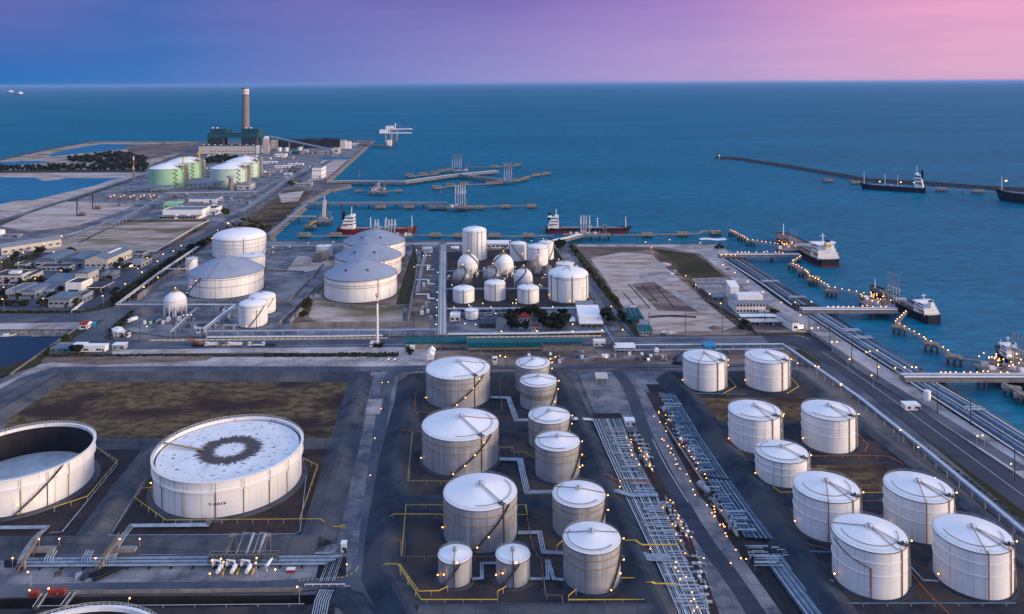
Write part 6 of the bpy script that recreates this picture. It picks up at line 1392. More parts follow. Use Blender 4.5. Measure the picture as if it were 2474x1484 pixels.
for x0, x1 in ((509, 548), (584, 625)):
    wbox('upper_house', 'teal', x0, x1, 312.5, 321.5, yb2 + 10, 40); wbox('upper_roof', 'tealroof', x0 - 2, x1 + 1, 311, 312.6, yb2 + 9, 42)
    for i in range(4): wbox('rib', 'tealroof', x0 + 4 + i * 9, x0 + 5 + i * 9, 312.6, 321.3, yb2 + 8.5, 1.5)
for x in (513, 524, 594, 606): wbox('roof_stack', 'white', x - 1.3, x + 1.3, 307.8, 311.2, yb2 + 20, 6)
for x in (492, 505, 520, 534, 560, 580, 596, 612): 
    p = pw(x, 349.5, pY + 10); bulb(t, p, 1.0, 'lampw')
cY = pY + 190
t = thing('chimney', 'tall concrete chimney with white and red bands behind the power station', 'chimney', G(594, HY + F * H / cY - ROLL * (594 - CX))); o = t.location
zt = GY(592, 212, t.location.y).z; pxm = t.location.y / F
sh = lambda f: 7.6 + 1.2 * 0 if False else lerp(9.6, 8.6, f) * pxm * 0.93
MB().lathe([(sh(0), 0), (sh(0.5), zt * .5), (sh(0.88), zt * .88)], 32).build('shaft', M['conc'], t, smooth=True)
for f0, f1, m_ in ((0.88, 0.895, 'brown'), (0.895, 0.92, 'white'), (0.92, 0.935, 'brown'), (0.935, 0.975, 'white'), (0.975, 0.99, 'brown'), (0.99, 1.0, 'conc')):
    MB().lathe([(sh(.9) + (.3 if m_ != 'conc' else -1), zt * f0), (sh(.9) + (.3 if m_ != 'conc' else -1), zt * f1)] + ([(0.1, zt * f1)] if f1 == 1.0 else []), 32).build('band', M[m_], t, smooth=True)
for i in range(8):
    a = 2 * PI * i / 8; MB().box((sh(.9) + .3) * math.cos(a), (sh(.9) + .3) * math.sin(a), zt * .945, 1.8, 1.8, 4).build('vent', M['dark'], t)
# coal handling: towers, conveyor, heaps
t = thing('transfer_tower', 'pale tall transfer tower beside the power station', 'tower', G(641, 372)); MB().box(0, 10, 0, 15, 14, 44).build('tower', M['cream'], t); MB().box(0, 10, 44, 9, 10, 6).build('head', M['white'], t)
for sx in (-16, 16): MB().bar((sx, 8, 0), (sx * .6, 8, 40), 1.6, 1.6).build('leg', M['conc'], t)
a, c_ = GY(651, 330, pY + 20), GY(802, 362, pY - 120)
t = thing('conveyor', 'long pale conveyor gallery sloping down from the transfer tower', 'conveyor', (a.x, a.y, 0)); o = t.location
MB().bar(a - o, c_ - o, 5, 4).build('gallery', M['steel'], t)
for f in (0.12, 0.33, 0.55, 0.78): p = a.lerp(c_, f) - o; MB().box(p.x, p.y, 0, 3, 3, p.z - 2).build('trestle', M['conc'], t)
t = thing('junction_house', 'cream junction house at the foot of the conveyor', 'building', G(812, 371)); MB().box(0, 8, 0, 18, 16, 16).build('wall', M['cream'], t); MB().box(0, 8, 16, 19, 17, 1).build('roof', M['roofgrey'], t); MB().box(0, -0.1, 4, 5, 0.3, 6).build('window', M['glass'], t)
t = thing('junction_house', 'taller cream junction house behind the conveyor foot', 'building', G(828, 360)); MB().box(0, 8, 0, 16, 16, 26).build('wall', M['cream'], t); MB().box(0, 8, 26, 17, 17, 1.4).build('roof', M['roofgrey'], t); MB().box(14, 12, 0, 18, 14, 22).build('side_block', M['white'], t)
for k, (x, yb_, w_, lb) in enumerate(((640, 364, 9, 'narrow'), (655, 360, 12, 'broad'))):
    building('pale stacked boiler annex beside the transfer tower, %s one' % lb, x, x + w_, yb_, 16, 26, 'flat', 'cream', 'roofgrey', (2, 2))
def heap(label, x0, x1, yb, h, seed):
    rnd = random.Random(seed); a, b_ = G(x0, yb), G(x1, yb); w_ = b_.x - a.x; n, m = 26, 8
    vs = []; 
    for j in range(m + 1):
        for i in range(n + 1):
            u_, v_ = i / n, j / m
            e = min(1, 5 * u_, 5 * (1 - u_), 2.4 * v_, 2.4 * (1 - v_))
            vs.append((w_ * (u_ - .5), 110 * v_, max(0, e * h * (0.86 + .14 * math.sin(u_ * 9 + seed)) + rnd.uniform(-1, 1) * (e > 0.05))))
    fs = [(j * (n + 1) + i, j * (n + 1) + i + 1, (j + 1) * (n + 1) + i + 1, (j + 1) * (n + 1) + i) for j in range(m) for i in range(n)]
    o = MB().add(vs, fs).build('coal_heap', M['coal'], smooth=True); o.location = (a + b_) / 2; return tag(o, label, 'coal heap', 'coal heaps')
heap('long black coal heap behind the conveyor', 645, 770, 357, 24, 1)
heap('shorter black coal heap nearer the coal pier', 758, 828, 355, 26, 5)
for i, (x, y, r_, h_) in enumerate(((676, 365, 8, 11), (693, 365, 8, 11), (726, 364, 8.5, 11), (704, 372, 6, 8))):
    t = thing('water_tank', 'white water tank standing behind the conveyor', 'tank', G(x, y + 1), 0, 'white tanks behind the conveyor'); MB().lathe([(r_, 0), (r_, h_), (0.1, h_ + 1.6)], 28).build('shell', M['white'], t, smooth=True); MB().lathe([(r_, h_), (r_ + .4, h_), (r_ + .4, h_ + .5), (r_, h_ + .5)], 28).build('rim', M['greywall'], t)
for lb, x0, x1, y, h_, w_ in (('teal shed', 704, 722, 374, 9, 'teal'), ('white workshop', 664, 690, 379, 7, 'white'), ('cream workshop', 726, 742, 370, 8, 'cream'), ('low grey store', 770, 790, 372, 6, 'greywall'), ('white store', 850, 864, 352, 6, 'white'), ('pale store', 502, 526, 379, 8, 'greywall'), ('grey long store', 535, 590, 380, 6, 'greywall'), ('white angled office', 500, 512, 383, 7, 'white'), ('cream depot', 596, 618, 384, 8, 'cream')):
    building('%s near the foot of the power station' % lb, x0, x1, y, 18, h_, 'flat', w_, 'roofgrey', (4, 1), side_win=0)
# ---------------------------------------------------------------- jetties
def SX(p, z=SEA_Z): return G(p[0], p[1], z)
def piles_at(t, pts, z1, r=0.6, name='pile', mt='pile', batter=0.0):
    first = None
    for p in pts:
        b = MB(); 
        if first is None:
            first = b.tube([(0, 0, SEA_Z - 3), (0, 0, z1)], r, 8).build(name, M[mt], t); first.location = (p[0], p[1], 0)
        else: sub_copy(first, t, (p[0], p[1], 0), 0)
def dolphin_proto(w, d, h, z0, np=(3, 2), mt='conc'):
    t = thing('mooring_dolphin', 'x', 'dolphin', (0, 0, 0))
    MB().box(0, 0, z0, w, d, h).build('cap', M[mt], t)
    piles_at(t, [(lerp(-w * .36, w * .36, i / max(1, np[0] - 1)), lerp(-d * .34, d * .34, j / max(1, np[1] - 1))) for i in range(np[0]) for j in range(np[1])], z0, 0.7)
    b = MB()
    for x in (-w * .25, w * .25): b.tube([(x, 0, z0 + h), (x, 0, z0 + h + 1.0)], 0.4, 8)
    for x in (-w * .25, w * .25): MB().tube([(x, 0, z0 + h), (x, 0, z0 + h + 1.0)], 0.4, 8).build('bollard', M['yellow'], t)
    return t
def trestle(label, pts, z, width, step=18, thick=1.2, npipe=0, mt='conc', name='jetty_trestle', cat='jetty', group=None, rail=False, pile_r=0.6, pipe_side=0.25, kerb=True, pmts=('pipe', 'white', 'pipedark')):
    path = [G(p[0], p[1], z) for p in pts]; o = Vector((path[0].x, path[0].y, 0)); t = thing(name, label, cat, o, 0, group)
    L, Rr = offset_path(path, width / 2), offset_path(path, -width / 2); n = len(path)
    vs = [p - o for p in L] + [p - o for p in Rr] + [p - o - Vector((0, 0, thick)) for p in L] + [p - o - Vector((0, 0, thick)) for p in Rr]
    fs = []
    for i in range(n - 1): fs += [(n + i, n + i + 1, i + 1, i), (2 * n + i, 2 * n + i + 1, 3 * n + i + 1, 3 * n + i), (i, i + 1, 2 * n + i + 1, 2 * n + i), (n + i + 1, n + i, 3 * n + i, 3 * n + i + 1)]
    fs += [(0, 2 * n, 3 * n, n), (n - 1, 2 * n - 1, 4 * n - 1, 3 * n - 1)]
    MB().add(vs, fs).build('deck', M[mt], t)
    pp = []
    for p, a in along(path, step):
        if p == path[0]: continue
        nx, ny = -math.sin(a), math.cos(a)
        for s in ((-0.36, 0.36) if width > 3 else (0,)): pp.append((p.x - o.x + nx * width * s, p.y - o.y + ny * width * s))
    piles_at(t, pp[:90], z - thick, pile_r)
    for i in range(npipe):
        off = width * (pipe_side - 0.16 * i) if npipe > 1 else width * .2
        MB().tube([p - o + Vector((0, 0, 1.3)) for p in offset_path(path, off)], 0.45, 6).build('pipe', M[pmts[i % 3]], t, smooth=True)
    if rail:
        for s in (-1, 1):
            b = MB(); q = offset_path(path, s * (width / 2 - 0.1)); b.tube([p - o + Vector((0, 0, 1.1)) for p in q], 0.07, 4); b.tube([p - o + Vector((0, 0, 0.6)) for p in q], 0.05, 4)
            for p, a in along(q, 4): b.bar(p - o, p - o + Vector((0, 0, 1.1)), 0.08, 0.08)
            b.build('handrail', M['ochre' if mt == 'ochre' else 'steel'], t)
    return t
def loading_arms(label, pts_px, z, h, group, mt='white', r=0.45):
    for (x, y) in pts_px:
        t = thing('marine_loader', label, 'loading arm', G(x, y, z), 0, group)
        MB().tube([(0, 0, 0), (0, 0, h * .55)], r * 1.5, 8).build('riser', M['pipe'], t)
        MB().tube([(0, 0, h * .5), (0.6, 1.0, h), (1.2, 3.5, h * .55)], r * .8, 6).build('arm', M[mt], t)
        MB().box(0, -0.5, h * .45, 1.6, 1.6, 1.8).build('counterweight', M['steel'], t)
def platform(label, x0, x1, y, z, dep, group=None, thick=1.6, towers=True, lamps=0, clutter=6, seed=1, mt='conc'):
    a, b_ = G(x0, y, z), G(x1, y, z); w_ = (b_ - a).length; rnd = random.Random(seed)
    t = thing('loading_platform', label, 'jetty platform', ((a.x + b_.x) / 2, a.y, 0), 0, group)
    MB().box(0, dep / 2, z - thick, w_, dep, thick).build('deck', M[mt], t)
    nx = max(3, int(w_ / 9)); piles_at(t, [(-w_ * .46 + w_ * .92 * i / (nx - 1), dep * j) for i in range(nx) for j in (.12, .5, .88)], z - thick, 0.65)
    for k in range(clutter):
        x, y_ = rnd.uniform(-w_ * .4, w_ * .4), rnd.uniform(2, dep - 2)
        if k % 2: MB().box(x, y_, z, rnd.uniform(2, 5), rnd.uniform(2, 4), rnd.uniform(1.5, 4)).build('deck_house', M[rnd.choice(('cream', 'white', 'brown', 'greywall'))], t)
        else: MB().tube([(x - 4, y_, z + .8), (x + 3, y_, z + .8), (x + 3, y_ + 2, z + 3)], 0.35, 6).build('manifold_pipe', M['pipe'], t)
    if towers:
        b = MB()
        for sx in (-2, 2):
            for sy in (-2, 2): b.box(w_ * .38 + sx, dep * .5 + sy, z, 0.35, 0.35, 12)
        for k in range(4): b.box(w_ * .38, dep * .5, z + 3 * k + 2.6, 4.6, 4.6, 0.25)
        b.build('gangway_tower', M['conc'], t)
    for k in range(lamps):
        x, y_, hh = rnd.uniform(-w_ * .46, w_ * .46), rnd.uniform(0.5, dep - 1), rnd.uniform(3.0, 8.0)
        MB().box(x, y_, z, 0.18, 0.18, hh).build('lamp_post', M['steel'], t); bulb(t, (x, y_, z + hh + 0.3), 0.5)
    return t
def V2(*pts): return [(604 + .3174 * p[0], 271.8 + .3174 * p[1]) for p in pts]
def V3(*pts): return [(1510 + .2238 * p[0], 513.4 + .2238 * p[1]) for p in pts]
def V4(*pts): return [(1932.8 + .3256 * p[0], 513.4 + .3256 * p[1]) for p in pts]
# far double berth jetty
trestle('wide pipe trestle running out to the far double berth', V2((585, 528), (760, 524), (950, 526), (1180, 528), (1500, 483), (1880, 446)), 4, 16, 22, 2.5, 4, pile_r=1.0)
trestle('branch trestle to the nearer berth of the far double jetty', V2((1590, 474), (1740, 492), (1900, 512)), 4, 12, 20, 2.2, 3, pile_r=1.0)
platform('berth platform at the tip of the far double jetty with stacked decks', 784 + 308, 1130, 413, 5, 22, seed=3, clutter=10)
platform('nearer berth platform of the far double jetty', 1205, 1243, 437, 5, 20, seed=4, clutter=8)
loading_arms('tall pale loading arm on the farthest berth platform', V2((1540, 420), (1558, 420), (1575, 420), (1592, 420), (1607, 420)), 5, 30, 'loading arms on the farthest berth', 'steel', .7)
loading_arms('tall white loading arm on the nearer double jetty berth', V2((1935, 505), (1955, 505), (1972, 505), (1988, 505)), 5, 33, 'loading arms on the nearer berth', 'steel', .7)
D_far = Proto(dolphin_proto(17, 12, 4, 0)); D_mid = Proto(dolphin_proto(15, 11, 3.5, -1.5)); 
for (x, y) in V2((1215, 497), (1318, 487), (1400, 478), (1455, 460), (1520, 452), (1862, 428), (1955, 418), (2040, 412)): D_far.put(G(x, y, SEA_Z) - Vector((0, 0, SEA_Z)), 0, 'square mooring dolphin beyond the far double jetty', 'dolphins of the farthest berth')
for (x, y) in V2((1420, 590), (1526, 575), (1628, 565), (1830, 560), (1895, 553), (2035, 535), (2095, 524), (2175, 494), (2258, 482)): D_far.put(G(x, y, SEA_Z) - Vector((0, 0, SEA_Z)), 0, 'square mooring dolphin on the near side of the double jetty', 'dolphins of the nearer berth')
cw = lambda lb, pts, z=4.5, w_=2.4, mt='ochre', g=None, **k: trestle(lb, pts, z, w_, k.pop('step', 45), 0.7, 0, mt, name='catwalk', cat='catwalk', group=g, pile_r=0.5, **k)
cw('catwalk linking the dolphins left of the farthest berth', V2((1205, 489), (1310, 478), (1415, 468), (1450, 448), (1530, 438)))
cw('catwalk linking the dolphins right of the farthest berth', V2((1650, 413), (1860, 415), (1960, 408), (2050, 400)))
cw('catwalk linking the dolphins left of the nearer berth', V2((1405, 577), (1520, 562), (1625, 551), (1830, 541), (1910, 540)))
cw('catwalk linking the dolphins right of the nearer berth', V2((2010, 522), (2085, 505), (2090, 490), (2180, 476), (2265, 467)))
# small lit jetty
platform('small lit jetty head below the wide pipe trestle', *[v for v in (604 + .3174 * 905, 604 + .3174 * 1030)], 271.8 + .3174 * 605, 4, 14, lamps=7, seed=8, clutter=5)
trestle('short link from the wide trestle down to the small lit jetty head', V2((978, 525), (970, 585)), 4, 9, 14, 1.4, 2)
cw('lit catwalk across the small jetty head', V2((822, 590), (905, 594), (1035, 596), (1140, 592)), 3.5)
for (x, y) in V2((828, 612), (1133, 612)): D_mid.put(G(x, y, SEA_Z) - Vector((0, 0, SEA_Z)), 0, 'dolphin at an end of the small lit jetty', 'dolphins of the small lit jetty', 0.8)
# second long jetty
trestle('long straight pipe trestle of the middle jetty', V2((385, 692), (900, 692), (1495, 691)), 4, 9, 22.5, 1.4, 3, pile_r=0.7)
platform('berth platform of the middle jetty with orange gangway', 604 + .3174 * 1492, 604 + .3174 * 1655, 271.8 + .3174 * 722, 4, 16, seed=11, clutter=9)
loading_arms('tall white loading arm in the row on the middle jetty', V2((1562, 700), (1582, 700), (1600, 700), (1616, 700), (1634, 700)), 4, 30, 'loading arms on the middle jetty', 'white', .65)
for (x, y) in V2((993, 737), (1208, 737), (1395, 742), (1475, 742), (1597, 742), (1668, 740), (1748, 740), (1945, 733), (2143, 731)): D_mid.put(G(x, y, SEA_Z) - Vector((0, 0, SEA_Z)), 0, 'flat mooring dolphin along the middle jetty', 'dolphins of the middle jetty')
cw('yellow railed catwalk right of the middle jetty platform', V2((1660, 716), (1750, 716), (1945, 709), (2160, 706)), 3.5)
# third small jetty with a mast
trestle('short dark trestle of the small mast jetty', V2((280, 797), (500, 797)), 4, 6, 18, 1.0, 2)
platform('stepped head of the small mast jetty', 604 + .3174 * 495, 604 + .3174 * 600, 271.8 + .3174 * 825, 4, 22, seed=13, clutter=8)
t = thing('gangway_mast', 'leaning pale gangway mast on the small jetty head', 'mast', G(782, 527, 4)); MB().bar((0, 0, 0), (1.5, 0, 26), 4.5, 3.0).build('mast', M['cream'], t); MB().bar((-6, 0, 1), (0, 0, 12), 2, 1.4).build('stair', M['ochre'], t); MB().tube([(1.5, 0, 26), (1.5, 0, 32)], 0.4, 6).build('pole', M['white'], t)
for (x, y) in V2((490, 858), (455, 893)): D_mid.put(G(x, y, SEA_Z) - Vector((0, 0, SEA_Z)), 0, 'flat dolphin below the small mast jetty', 'dolphins of the mast jetty')
cw('yellow catwalk stepping down from the small mast jetty', V2((595, 803), (530, 820), (480, 834), (450, 858)), 3.5, mt='yellow')
# long near jetty line
cw('long yellow railed catwalk in front of the red tanker, left stretch', V2((390, 938), (700, 937), (1130, 930)), 3.2, 2.6, 'ochre', step=30)
cw('long yellow railed catwalk behind the tall slim tank, middle stretch', V2((1230, 930), (1600, 937), (2000, 940), (2310, 936)), 3.2, 2.6, 'ochre', step=30)
cw('long yellow railed catwalk ending at the last near dolphin', [(1812, 568)] if False else V3((-120, 240), (200, 238), (600, 230), (800, 222), (830, 200), (930, 196), (960, 228)), 3.2, 2.6, 'ochre', step=30)
for (x, y) in V2((412, 955), (652, 953), (1410, 955), (1592, 957), (1860, 958), (2120, 958)) + V3((238, 268), (620, 262), (977, 246)): D_mid.put(G(x, y, SEA_Z) - Vector((0, 0, SEA_Z)), 0, 'mooring dolphin under the long near catwalk', 'dolphins of the long near catwalk')
platform('berth platform behind the farthest grey dome beside the red tanker', 604 + .3174 * 1085, 604 + .3174 * 1232, 571, 3.5, 12, seed=17, clutter=8)
loading_arms('white loading arm beside the red tanker', [(905, 566), (912, 566), (930, 566), (938, 566), (945, 566), (953, 566)], 3.5, 19, 'loading arms beside the red tanker', 'white', 0.7)
def KK(*pts): return [(966.4 + .2646 * p[0], 513.4 + .2646 * p[1]) for p in pts]
platform('berth platform with a railed deck beside the orange bowed tanker', 1362, 1477, 568.5, 3.5, 14, seed=19, clutter=10)
trestle('sloping pipe trestle from the shore to the orange bowed tanker berth', KK((1410, 262), (1530, 240), (1650, 205)), 4, 11, 16, 1.4, 4, pmts=('white', 'white', 'pipe'))
loading_arms('white loading arm beside the orange bowed tanker', KK((1652, 200), (1676, 200), (1698, 200), (1728, 200)), 3.5, 24, 'loading arms beside the orange bowed tanker', 'white', 0.6)
# coal pier
trestle('thin coal pier trestle beyond the power station', V2((770, 236), (900, 243), (1070, 254)), 5, 10, 25, 3, 1)
cp = V2((1028, 262), (1078, 262), (1122, 205), (1100, 205)); 
t = thing('coal_wharf', 'slanting dark coal wharf at the end of the coal pier', 'wharf', (SX(cp[0]).x, SX(cp[0]).y, 0)); o = t.location
MB().prism([((SX(p) - o).x, (SX(p) - o).y) for p in cp], SEA_Z - 2, 4).build('quay', M['pile'], t)
q = [SX(p) - o for p in cp]; MB().bar((q[1].x - 2, q[1].y + 1, 4.2), (q[2].x - 2, q[2].y - 1, 4.2), 2.5, .8).build('fender', M['conc'], t)
def unloader(label, x, y, h, boom):
    p = G(x, y, 4); t = thing('ship_unloader', label, 'crane', p)
    for sx in (-9, 9):
        for sy in (-7, 7): MB().box(sx, sy, 0, 2, 2, h * .62).build('leg', M['steel'], t)
    MB().box(0, 0, h * .62, 24, 17, 3).build('portal', M['steel'], t); MB().box(-16, 0, h * .66, 26, 13, 12).build('machine_house', M['white'], t)
    MB().box(3, 0, h * .62, 3, 3, h * .42).build('mast', M['white'], t)
    MB().bar((-10, 0, h * .68), (boom, 0, h * .68), 4, 3).build('boom', M['white'], t)
    b = MB(); b.bar((3, 0, h), (boom * .9, 0, h * .7), .8, .8); b.bar((3, 0, h), (boom * .45, 0, h * .7), .8, .8); b.build('stay', M['steel'], t)
unloader('ship unloader crane at the near end of the coal wharf', 604 + .3174 * 1055, 271.8 + .3174 * 232, 48, 76)
unloader('ship unloader crane at the far end of the coal wharf, tallest', 604 + .3174 * 1100, 271.8 + .3174 * 214, 58, 62)
t = thing('wharf_house', 'white transfer house at the near end of the coal wharf', 'building', G(604 + .3174 * 1062, 271.8 + .3174 * 252, 4)); MB().box(0, 0, 0, 14, 12, 18).build('wall', M['white'], t); MB().box(0, 0, 18, 15, 13, 1).build('roof', M['roofgrey'], t)
# right hand piers and dolphins
pk = dict(npipe=5, pipe_side=0.36, pile_r=0.7)
trestle('pier trestle from the quay corner to the farthest right hand berth', [(1736, 616.5), (1800, 616.5), (1932, 616.5)], 3.5, 10, 30, 1.5, **pk)
trestle('pier trestle to the middle right hand berth', [(1935, 749.5), (2040, 749.5), (2165, 749.5)], 3.5, 10, 30, 1.5, **pk)
trestle('pier trestle to the nearest right hand berth at the edge', [(2180, 912), (2330, 912), (2520, 912)], 3.5, 10, 26, 1.5, **pk)
gl = [0]
platform('lit loading platform of the farthest right hand berth', 1885, 1928, 604, 4, 16, lamps=16, seed=21, clutter=9)
platform('lit loading platform of the middle right hand berth', 2103, 2170, 744, 4, 26, lamps=22, seed=22, clutter=12)
platform('lit loading platform cut by the right edge', 2392, 2500, 905, 4, 20, lamps=24, seed=23, clutter=12)
loading_arms('pale loading arm on the farthest right hand berth', V3((1780, 370), (1800, 380), (1820, 390), (1845, 400)), 4, 22, 'loading arms on the farthest right hand berth', 'steel', .28)
loading_arms('pale loading arm on the middle right hand berth', V4((655, 650), (672, 655), (690, 660), (712, 668), (735, 680)), 4, 25, 'loading arms on the middle right hand berth', 'steel', .26)
loading_arms('pale loading arm on the berth at the right edge', V4((1580, 1130), (1600, 1135), (1622, 1140), (1650, 1150)), 4, 22, 'loading arms at the right edge', 'steel', .24)
D_r = Proto(dolphin_proto(11, 8, 2.2, 0.4, (3, 2)))
for (x, y), g in [(p, 'beyond the farthest right hand pier') for p in V3((1160, 225), (1260, 275), (1355, 325))] + [(p, 'between the first and second right hand pier') for p in V3((1815, 580), (1925, 655), (2035, 715)) + V4((100, 510), (235, 595))] + [(p, 'between the second and third right hand pier') for p in V4((737, 865), (975, 990), (1145, 1085))] + [(p, 'below the third right hand pier') for p in V4((1570, 1320), (1660, 1370))]:
    D_r.put(G(x, y, 0.4) - Vector((0, 0, 0.4)), R(-28), 'piled mooring dolphin ' + g, 'mooring dolphins ' + g)
rw = lambda lb, pts, **k: trestle(lb, pts, 3.2, 2.6, k.pop('step', 26), 0.7, 0, 'conc', name='catwalk', cat='catwalk', pile_r=0.45, **k)
rw('walkway with lamps running out beyond the farthest right hand pier', V3((1130, 195), (1220, 240), (1300, 280), (1385, 315)))
rw('thin walkway between the far dolphins and the first lit platform', V3((1385, 315), (1500, 335), (1665, 372)), step=60)
rw('zigzag walkway below the farthest right hand berth', V3((1900, 470), (1830, 515), (1790, 558), (1880, 612), (1975, 680), (2090, 735), (2160, 770)))
rw('curving walkway continuing towards the middle right hand berth', V4((-20, 400), (60, 470), (130, 505), (205, 550), (270, 572)))
rw('thin walkway leading to the middle lit platform', V4((270, 572), (400, 595), (545, 632)), step=60)
rw('slanting walkway below the middle lit platform', V4((790, 735), (750, 780), (712, 832)))
rw('walkway between the first dolphins below the middle berth', V4((745, 850), (850, 895), (950, 955)), step=60)
rw('walkway between the second and third dolphin below the middle berth', V4((1000, 975), (1080, 1020), (1130, 1060)), step=60)
rw('thin walkway leading to the lit platform at the right edge', V4((1180, 1082), (1300, 1095), (1440, 1112)), step=80)
rw('walkway below the nearest right hand pier', V4((1500, 1255), (1570, 1300), (1700, 1375)), step=60)
# breakwater
bw = [(1732, 383), (1790, 387), (1900, 404), (2000, 421), (2100, 439), (2240, 447), (2400, 458), (2560, 468)]
pth = [SX(p) for p in bw]; pth = [p for p, _ in along(pth, 10)]
b = MB(); rows = [(-13, SEA_Z - 1), (-6, 0.5), (-3, 2.4), (3, 2.4), (6, 0.5), (13, SEA_Z - 1)]; n = len(pth); vs = []
for d, z in rows:
    for p in offset_path(pth, d): vs.append((p.x + random.uniform(-1, 1), p.y + random.uniform(-1, 1), z + random.uniform(-.7, .7)))
b.add(vs, [(k * n + i, k * n + i + 1, (k + 1) * n + i + 1, (k + 1) * n + i)[::-1] for k in range(5) for i in range(n - 1)])
tag(b.build('breakwater', M['rockdark'], world=True), 'long dark rock breakwater across the far right water', 'breakwater')
t = thing('beacon', 'small beacon on the tip of the long breakwater', 'beacon', G(1738, 383, 2)); MB().tube([(0, 0, 0), (0, 0, 7)], 0.6, 8).build('post', M['white'], t); bulb(t, (0, 0, 8), 0.9, 'lamp')
trestle('thin pale pipe jetty in front of the breakwater at the right', [(2236, 455), (2340, 462), (2480, 470)], 3, 5, 60, .9, 1)
D_b = Proto(dolphin_proto(20, 12, 4, -1))
for (x, y) in ((2000, 441), (2118 - 52, 446), (2275, 463), (2362, 468)): D_b.put(G(x, y, SEA_Z) - Vector((0, 0, SEA_Z)), 0, 'flat pale dolphin in the water before the breakwater', 'dolphins before the breakwater')
# ---------------------------------------------------------------- ships
def ship(label, stern, bow, beam_r=0.17, free=6.0, hull='navy', boot='hullred', house=(0.03, 0.17), hh=13, funnel='black', mast=True, arms=True, deck='brown', low=0.35, group=None, crane=False, lamps=(), bowtop=None, name='tanker', band=None):
    a, b_ = G(stern[0], stern[1], SEA_Z), G(bow[0], bow[1], SEA_Z); L = (b_ - a).length; B = L * beam_r
    t = thing(name, label, 'ship', a, math.atan2(b_.y - a.y, b_.x - a.x), group)
    def section(z0, z1, flare0, flare1):
        n = 18; lo, hi = [], []
        def outline(fl):
            pts = []
            for i in range(n + 1):
                f = i / n
                hw = B / 2 * min(1, (0.72 + 3.2 * f) if f < 0.09 else 1, max(0.0, 1 - max(0, (f - 0.80) / (0.2 + 0.02 * fl)) ** 2.0))
                pts.append((f * L * (1 + 0.012 * fl), hw))
            return pts
        o0, o1 = outline(flare0), outline(flare1)
        sh = lambda f: (1.6 * max(0, (f - .8) / .2) + 0.6 * max(0, (0.15 - f) / .15)) * free / 6
        ring0 = [(x, y, z0) for x, y in o0] + [(x, -y, z0) for x, y in o0[::-1]]
        ring1 = [(x, y, z1 + (sh(i / n) if z1 > free * .6 else 0)) for i, (x, y) in enumerate(o1)] + [(x, -y, z1 + (sh(1 - i / n) if z1 > free * .6 else 0)) for i, (x, y) in enumerate(o1[::-1])]
        m = len(ring0); fs = [(i, (i + 1) % m, m + (i + 1) % m, m + i)[::-1] for i in range(m)]
        return ring0 + ring1, fs, m
    v, f, m = section(-1.0, free * low, -2, 0); MB().add(v, f).build('boot_topping', M[boot], t)
    v, f, m = section(free * low, free, 0, 2); MB().add(v, f).build('hull', M[hull], t)
    v2 = [(x, y, z - 0.9) for x, y, z in v[m:]]; k = m // 2
    MB().add(v2, [(i, i + 1, m - 2 - i, m - 1 - i)[::-1] for i in range(k - 1)]).build('deck', M[deck], t)
    h0, h1 = house[0] * L, house[1] * L; hl = h1 - h0; cx = (h0 + h1) / 2; d0 = free - 0.9
    for i in range(4):
        w_ = B * (0.86 - .07 * i); MB().box(cx + hl * .04 * i, 0, d0 + hh * i / 4, hl * (1 - .09 * i), w_, hh / 4 - 0.02).build('superstructure', M['white'], t)
        if i: 
            MB().box(cx + hl * .04 * i + hl * (1 - .09 * i) / 2 + .05, 0, d0 + hh * (i + .45) / 4, 0.12, w_ * .86, hh * .1).build('window', M['glass'], t)
            for s in (-1, 1): MB().box(cx + hl * .04 * i, s * (w_ / 2 + .04), d0 + hh * (i + .45) / 4, hl * .7, 0.12, hh * .08).build('window', M['glass'], t)
    MB().box(cx + hl * .3, 0, d0 + hh * 1.0, hl * .34, B * 1.0, hh * .12).build('bridge_wing', M['white'], t)
    MB().box(h0 + hl * .12, 0, d0 + hh * .75, hl * .3, B * .22, hh * .55, 0, .8).build('funnel', M[funnel], t)
    MB().box(h0 + hl * .12, 0, d0 + hh * 1.3, hl * .2, B * .15, hh * .1).build('funnel_top', M['black'], t)
    if band: MB().box(h0 + hl * .12, 0, d0 + hh * .95, hl * .31, B * .225, hh * .18, 0, .96).build('funnel_band', M[band], t)
    if mast:
        MB().tube([(cx + hl * .25, 0, d0 + hh), (cx + hl * .25, 0, d0 + hh * 1.75)], L * .004, 6).build('radar_mast', M['white'], t); MB().box(cx + hl * .25, 0, d0 + hh * 1.55, .4, B * .25, .4).build('radar_bar', M['white'], t)
        MB().tube([(L * .955, 0, free), (L * .955, 0, free + hh * 1.0)], L * .006, 6, r1=L * .003).build('bow_mast', M['white'], t)
    s_, e_ = h1 + L * .03, L * .9
    for k, yy in enumerate((-.12, -.04, .04, .12)): MB().tube([(s_, B * yy, d0 + 1.3), (e_ - L * .02 * k, B * yy, d0 + 1.3)], L * .0026 + .1, 5).build('deck_pipe', M[('pipe', 'brown', 'pipe', 'steel')[k]], t)
    for f in (0.36, 0.47, 0.58, 0.69, 0.8): MB().box(L * f, 0, d0, L * .012, B * .8, 1.1).build('hatch', M['brown'], t)
    MB().box(L * .53, 0, d0, L * .05, B * .7, 2.6).build('manifold', M['steel'], t)
    if crane:
        for f in (0.42, 0.62): MB().tube([(L * f, B * .1, d0), (L * f, B * .1, d0 + hh * .9)], L * .005, 6).build('derrick', M['white'], t); 
    for s in (-1, 1):
        MB().box(h0 + hl * .3, s * B * .42, d0 + hh * .3, hl * .4, B * .1, hh * .13, 0, .8).build('lifeboat', M['orange'], t)
    for fx, z, r_, m_ in lamps: bulb(t, (L * fx, -B * .3, d0 + z), r_, m_)
    return t
